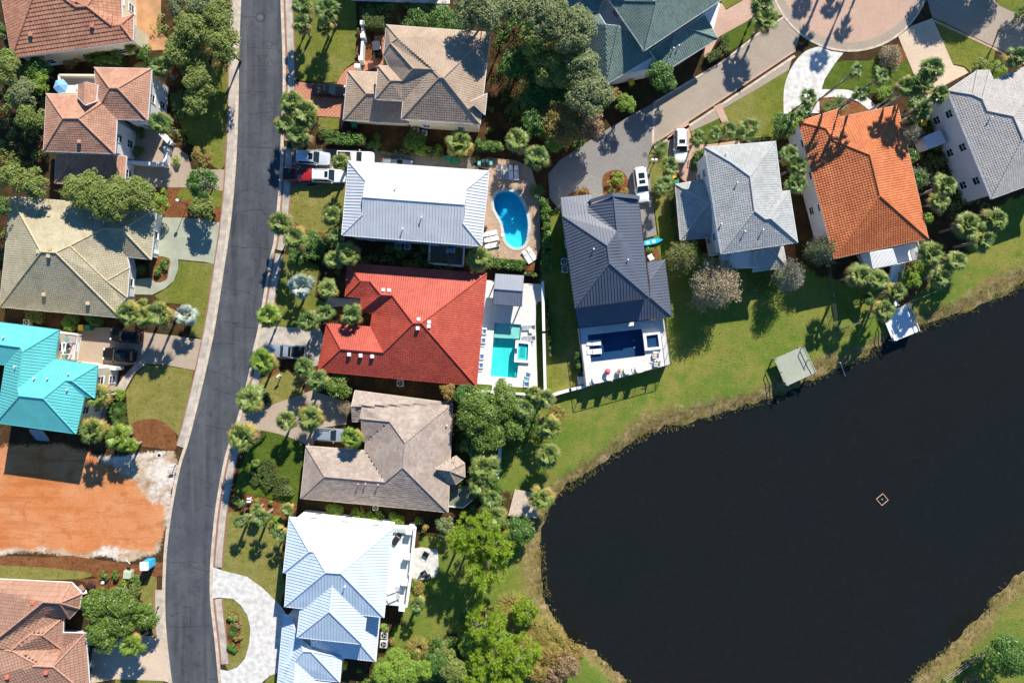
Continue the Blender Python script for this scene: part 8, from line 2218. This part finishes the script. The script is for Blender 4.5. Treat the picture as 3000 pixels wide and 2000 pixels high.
# ================================================================ small things
def bin_(f, x, y, ang, label, body, lid, z=.05):
 px, py = f(x, y); w = P(px, py, 1.0); r = thing('wheelie_bin', label, 'bin', (w.x, w.y, z), math.radians(ang), 'wheelie bins')
 MB().rbox((0, 0, .5), (.72, .8, 1.0), .07, tp=1.0).build('body', body, r)
 MB().rbox((.02, 0, 1.04), (.80, .86, .1), .08, tp=.96).build('lid', lid, r)
 for s in (-.3, .3): MB().tube([(-.36, s - .06, .12), (-.36, s + .06, .12)], .12, 10).build('wheel', M_BLACK, r)
 MB().tube([(-.42, -.28, .98), (-.42, .28, .98)], .03, 6).build('handle', M_BLACK, r)
B_Y = mat_plain('yellow bin plastic', (.80, .46, .02), .5, .06, 2); B_G = mat_plain('green bin plastic', (.015, .20, .10), .5, .08, 2)
bin_(R4, 930, 155, 0, 'yellow bin beside a green one behind the turquoise house', B_G, B_Y); bin_(R4, 1005, 158, 0, 'green bin beside a yellow one behind the turquoise house', B_G, B_G)
bin_(R7, 1970, 730, 10, 'bright yellow bin at the grey wing corner', B_Y, B_Y); bin_(R7, 1988, 782, 10, 'green bin against the yellow one at the grey wing', B_G, B_G)
bin_(R6, 845, 100, -20, 'left green bin below the palm with yellowing fronds', B_G, B_G); bin_(R6, 918, 128, -20, 'right green bin below the palm with yellowing fronds', B_G, B_G)
bin_(t40, 958, 1132, 0, 'yellow lidded bin in the shade by the lilac wall', B_G, B_Y); bin_(R3, 684, 1422, 0, 'yellow bin under the white house porch roof', B_Y, B_Y); bin_(t10, 1370, 1145, 0, 'green bin beside the taupe garage south eaves', B_G, B_G)
px, py = t30(150, 760); bin_(t30, 155, 755, 20, 'yellow lidded bin in the shade below the green roof', B_G, B_Y)
def ac(f, x, y, label, ang=0, s=.85):
 px, py = f(x, y); w = P(px, py, .8); r = thing('air_conditioner', label, 'air conditioner', (w.x, w.y, .05), math.radians(ang), 'air conditioners beside the houses')
 MB().rbox((0, 0, .42), (s, s, .84), .05).build('cabinet', mat_plain('condenser cabinet', (.55, .55, .53), .6, .06, 2), r)
 MB().lathe((0, 0, 0), [(s * .4, .842), (s * .4, .86), (s * .37, .862)], 18).build('fan_well', M_DARKMETAL, r)
 m = MB()
 for k in range(3): m.box((s * .17 * math.cos(k * 2.09), s * .17 * math.sin(k * 2.09), .875), (s * .3, .12, .01), k * 2.09)
 m.lathe((0, 0, 0), [(.07, .87), (.06, .89)], 10); m.build('fan', mat_plain('fan blades', (.35, .35, .35), .5), r)
for f, x, y, lb, s in ((R4, 303, 95, 'air conditioner between the sandy and turquoise houses', .9), (t20, 57, 1212, 'large round fan condenser by the taupe house south wall', .95), (t20, 135, 1220, 'smaller condenser right of the large one by the taupe house', .75), (R6, 198, 1222, 'left shaded condenser behind the silver house', .9), (R6, 316, 1228, 'right shaded condenser behind the silver house', .9), (t12, 1795, 383, 'condenser in the shade of the red house south wall', .95), (t12, 1568, 1527, 'condenser below the tan shingle south eaves', .8), (t21, 1420, 835, 'upper condenser along the navy house west wall', .95), (t21, 1428, 906, 'lower condenser along the navy house west wall', .95), (R3, 1042, 1145, 'upper condenser by the white house east wall', 1.0), (R3, 1036, 1225, 'lower condenser by the white house east wall', 1.05), (t31, 1755, 152, 'condenser by the lilac wall under the orange roof', .9)): ac(f, x, y, lb, -4, s)
px, py = R6(1312, 155); w = P(px, py, 1); r = thing('barbecue_grill', 'green black barbecue grill with side shelves by the kidney pool patio', 'grill', (w.x, w.y, .05)); MB().rbox((0, -.1, .5), (1.25, .7, 1.0), .05).build('cabinet', M_DARKMETAL, r)
for s in (-.28, .28): MB().rbox((s, .12, 1.15), (.5, .62, .3), .12, tp=.8).build('hood', mat_plain('dark teal enamel', (.03, .10, .11), .35), r)
for s in (-.85, .85): MB().box((s, -.1, .9), (.42, .55, .04)).build('side_shelf', M_TEAL, r)
px, py = t31(340, 655); w = P(px, py, .4); r = thing('kayak', 'turquoise kayak lying beside the navy house', 'kayak', (w.x, w.y, .1), math.radians(12))
M_KAY = mat_plain('turquoise kayak plastic', (.02, .42, .60), .35, .1, 2); secs = []
for i in range(13):
 t = i / 12 * 2 - 1; wd = .42 * (1 - abs(t) ** 2.6) + .015; zt = .34 + .1 * abs(t) ** 3
 secs.append([(t * 1.75, -wd * .5, .03), (t * 1.75, -wd, zt * .6), (t * 1.75, -wd * .85, zt), (t * 1.75, wd * .85, zt), (t * 1.75, wd, zt * .6), (t * 1.75, wd * .5, .03)])
loft(MB(), secs).build('hull', M_KAY, r, sm=True) if False else None
m = MB(); loft(m, secs); m.build('hull', M_KAY, r)
for x in (-.55, .35):
 MB().rbox((x, 0, .36), (.62, .5, .03), .15).build('cockpit', mat_plain('pale kayak seat', (.35, .62, .66), .6), r)
px, py = t03(1355, 478); w = P(px, py, 1.2); r = thing('portable_toilet', 'bright blue portable toilet with a white roof by the road', 'portable toilet', (w.x, w.y, 0), .03)
M_PT = mat_plain('blue toilet plastic', (.02, .36, .72), .45, .06, 2); b = MB(); b.rbox((0, 0, 1.05), (1.15, 1.15, 2.1), .06)
b.build('cabin', M_PT, r); MB().rbox((0, 0, 2.2), (1.26, 1.26, .2), .1, tp=.94).build('roof', M_WHITE_PL, r); d_ = MB(); d_.box((.585, 0, 1.0), (.03, .75, 1.85)); d_.build('door', mat_plain('light blue door', (.05, .48, .8), .45), r)
MB().box((.605, .25, 1.05), (.03, .05, .18)).build('door_handle', M_WHITE_PL, r)
for k in range(4): MB().box((.4 - .0, -.586, .5 + k * .4), (.25, .015, .05)).build('vent_slot', M_DARKMETAL, r) if k > 1 else None
px, py = t03(1172, 570); w = P(px, py, .7); r = thing('utility_box', 'pale green utility transformer box among the shrubs', 'utility box', (w.x, w.y, .05), -.05); M_UT = mat_plain('pale green metal', (.42, .50, .36), .55, .08, 2); MB().rbox((0, -.1, .4), (1.15, 1.05, .8), .04).build('cabinet', M_UT, r); MB().box((0, .48, .35), (1.05, .16, .7)).build('front_hatch', M_UT, r)
px, py = t03(1180, 460); w = P(px, py, 1.3); r = thing('notice_board', 'tilted white permit board on a post by the orange lot', 'sign', (w.x, w.y, 0), .8); MB().box((0, 0, .6), (.08, .08, 1.2)).build('post', M_WOOD, r); MB().box((.05, 0, 1.3), (.06, .75, .95), ry=.5).build('board', M_WHITE_PL, r)
px, py = t03(942, 648); w = P(px, py, 2.2)
def post_lamp(f, x, y, h, label):
 px, py = f(x, y); w = P(px, py, h); r = thing('globe_lamp', label, 'lamp', (w.x, w.y, 0), 0, 'globe lamps on posts')
 MB().lathe((0, 0, 0), [(.14, 0), (.09, .2), (.05, .25), (.05, h - .2)], 10).build('post', M_DARKMETAL, r)
 MB().lathe((0, 0, h), [(.06, -.22), (.2, -.16), (.25, 0), (.2, .16), (.05, .24)], 14).build('globe', mat_plain('opal globe', (.78, .80, .78), .3), r, sm=True)
post_lamp(t01, 1628, 275, 3.4, 'globe lamp in the mulch bed by the green driveway'); post_lamp(t30, 382, 1472, 1.6, 'right globe lamp on the lawn strip by the grey driveway'); post_lamp(t30, 348, 1470, 1.6, 'left dark capped lamp on the lawn strip by the grey driveway'); post_lamp(t03, 942, 648, 2.6, 'globe lamp beside the clipped shrubs and the brown roof'); post_lamp(t30, 840, 145, 2.2, 'globe lamp at the green house porch')
def mailbox(f, x, y, ang, label, mat=M_WHITE, h=1.25):
 px, py = f(x, y); w = P(px, py, h); r = thing('mailbox', label, 'mailbox', (w.x, w.y, 0), math.radians(ang), 'mailboxes along the road')
 MB().box((0, 0, h / 2), (.1, .1, h)).build('post', mat, r); m = MB(); secs = []
 for x_ in (-.28, .28): secs.append([(x_, -.13, h), (x_, -.13, h + .16), (x_, -.07, h + .25), (x_, .07, h + .25), (x_, .13, h + .16), (x_, .13, h)])
 loft(m, secs); m.build('box', mat, r); MB().box((0, .15, h + .2), (.04, .02, .16)).build('flag', M_TAIL, r)
mailbox(t02, 1580, 1138, 0, 'white mailbox on the bare verge by the building lot'); mailbox(t12, 408, 1470, 0, 'white mailbox in the mulch bed'); mailbox(t12, 355, 1488, 0, 'green mailbox left of the white one in the mulch bed', B_G); mailbox(t12, 678, 318, 40, 'small white post box on the dry lawn'); mailbox(t12, 410, 1442, 0, 'upper small white post box in the mulch bed', M_WHITE, .9)
mailbox(t13, 735, 280, 90, 'dark box against the white house west bay', M_DARKMETAL, .7)
px, py = t02(1465, 1045); w = P(px, py, 0); r = thing('drain_inlet', 'open drain with a torn pale liner in the scraped verge', 'drain', (w.x, w.y, 0)); MB().lathe((0, 0, 0), [(.36, .03), (.34, .09), (.25, .07)], 9).build('liner', M_WHITE_PL, r); MB().lathe((0, 0, 0), [(.26, .085), (.2, .095)], 9).build('hole', M_BLACK, r)
px, py = t10(510, 162); w = P(px, py); r = thing('manhole_cover', 'round manhole cover with a patched ring near the top of the road', 'manhole cover', (w.x, w.y, .024));
m = MB()
for k in range(24):
 a0, a1 = k * math.pi / 12, (k + 1) * math.pi / 12
 m.add([(.60 * math.cos(a0), .60 * math.sin(a0), .004), (.70 * math.cos(a0), .70 * math.sin(a0), .004), (.70 * math.cos(a1), .70 * math.sin(a1), .004), (.60 * math.cos(a1), .60 * math.sin(a1), .004)], [(0, 1, 2, 3)])
m.build('patch_ring', MATS['crack sealant'], r)
MB().lathe((0, 0, 0), [(.34, .0), (.33, .012), (.29, .012), (.285, .006), (.14, .006), (.13, .012), (.02, .012)], 20).build('cover', mat_plain('cast iron', (.10, .10, .105), .7, .2, 6), r)
px, py = R7(1512, 388); w = P(px, py); r = thing('manhole_cover', 'small dark drain cover on the grey paver driveway', 'manhole cover', (w.x, w.y, .05)); MB().lathe((0, 0, 0), [(.38, 0), (.37, .012), (.3, .012), (.29, .006)], 18).build('cover', MATS['cast iron'], r)
px, py = t00(552, 790); w = P(px, py, 5.6); r = thing('parasol', 'light blue parasol on the peach house roof terrace', 'parasol', (w.x, w.y, 3.3))
m = MB(); vs = [(0, 0, 2.55)] + [(1.05 * math.cos(k * math.pi / 3 + .2), 1.05 * math.sin(k * math.pi / 3 + .2), 2.15) for k in range(6)]
m.add(vs + [(a * .99, b * .99, c - .03) for a, b, c in vs], [(0, 1 + k, 1 + (k + 1) % 6) for k in range(6)] + [(7, 8 + (k + 1) % 6, 8 + k) for k in range(6)] + [(1 + k, 8 + k, 8 + (k + 1) % 6, 1 + (k + 1) % 6) for k in range(6)])
m.build('canopy', mat_plain('sky blue canvas', (.20, .42, .64), .85, .06, 2), r); MB().tube([(0, 0, 0), (0, 0, 2.7)], .03, 8).build('pole', M_WHITE_PL, r); MB().lathe((0, 0, 0), [(.3, 0), (.3, .08), (.05, .12)], 14).build('base', M_DARKMETAL, r)
for k in range(6): MB().tube([(0, 0, 2.5), (1.03 * math.cos(k * math.pi / 3 + .2), 1.03 * math.sin(k * math.pi / 3 + .2), 2.13)], .014, 4).build('rib', M_STEEL, r)
lounger(t00, 655, 805, 0, 'grey lounger on the peach house roof terrace', M_SLING, z=3.3, frame=M_DARKMETAL, group='terrace loungers'); lounger(t00, 640, 850, 8, 'white lounger beside the grey one on the peach roof terrace', M_SLING, z=3.3, group='terrace loungers'); round_table(t00, 600, 835, .3, 'round white table under the blue parasol', M_WHITE_PL, 3.3, .5)
px, py = t42(580, 1452); w = P(px, py, -.4); r = thing('floating_frame', 'square rusty floating frame in the middle of the dark pond', 'fountain frame', (w.x, w.y, WATER_Z), math.radians(40))
M_RUSTP = mat_plain('rusty pipe', (.46, .29, .22), .7, .25, 3)
for k in range(4):
 a = k * math.pi / 2; MB().tube([(.62 * math.cos(a) - .62 * math.sin(a), .62 * math.sin(a) + .62 * math.cos(a), .07), (-.62 * math.sin(a) - .62 * math.cos(a), .62 * math.cos(a) - .62 * math.sin(a), .07)], .06, 8).build('float_pipe', M_RUSTP, r)
MB().lathe((0, 0, 0), [(.12, -.1), (.14, .05), (.06, .16)], 10).build('nozzle', M_STEEL, r)
px, py = R6(1490, 1165); w = P(px, py, .6); r = thing('potted_plant', 'reddish potted plant at the foot of the lower white lounger', 'potted plant', (w.x, w.y, .05)); MB().lathe((0, 0, 0), [(.18, 0), (.25, .35), (.22, .34)], 12).build('pot', M_CUSH, r); quads_obj('plant', leaf_quads(rs_, rs_.normal(0, .14, (90, 3)) + np.array([0, 0, .6]), rs_.normal(0, 1, (90, 3)), .1, .4), L_RUST, r)
px, py = R6(1315, 985); w = P(px, py, .6); r = thing('potted_plant', 'brown urn by the east eaves of the silver house', 'urn', (w.x, w.y, .05)); MB().lathe((0, 0, 0), [(.16, 0), (.32, .3), (.3, .6), (.2, .75), (.24, .8)], 14).build('urn', mat_plain('brown glaze', (.16, .08, .05), .3), r, sm=True); MB().lathe((0, 0, 0), [(.2, .76), (.12, .78)], 12).build('soil', M_BLACK, r)
r = thing('wheelie_cart', 'two pale boards leaning in the shade beside the brown roof corner', 'boards', tuple(P(*t03(760, 690), 0))); MB().box((0, 0, .8), (1.2, .9, .05), .6, ry=.5).build('board', mat_plain('brown sheet', (.25, .13, .1), .7), r); MB().box((.3, -.6, .3), (.9, .5, .05), .2, ry=.2).build('white_board', M_WHITE_PL, r)
armchair(t31, 335, 795, 30, 'white garden chair on the straw beside the navy house wing', M_WHITE_PL, M_WHITE_PL, z=.05)
px, py = t41(1500, 1072); a_ = P(*t41(1470, 1055), .2); b_ = P(*t41(1528, 1085), .2); r = thing('log', 'pale pipe lying on the shaded pond bank', 'pipe', (a_.x, a_.y, 0)); MB().tube([(0, 0, -.15), (b_.x - a_.x, b_.y - a_.y, -.15)], .07, 8).build('pipe_length', M_STEEL, r)
a_ = P(*t42(195, 195), .3); b_ = P(*t42(242, 320), -.3); r = thing('pole', 'thin white pole leaning into the pond between the two palm shadows', 'pole', (a_.x, a_.y, -.1)); MB().tube([(0, 0, -.2), (0, 0, .5)], .06, 6).build('stake', M_WHITE_PL, r); MB().tube([(0, 0, .4), (b_.x - a_.x, b_.y - a_.y, -.25)], .035, 6).build('rod', M_STEEL, r)
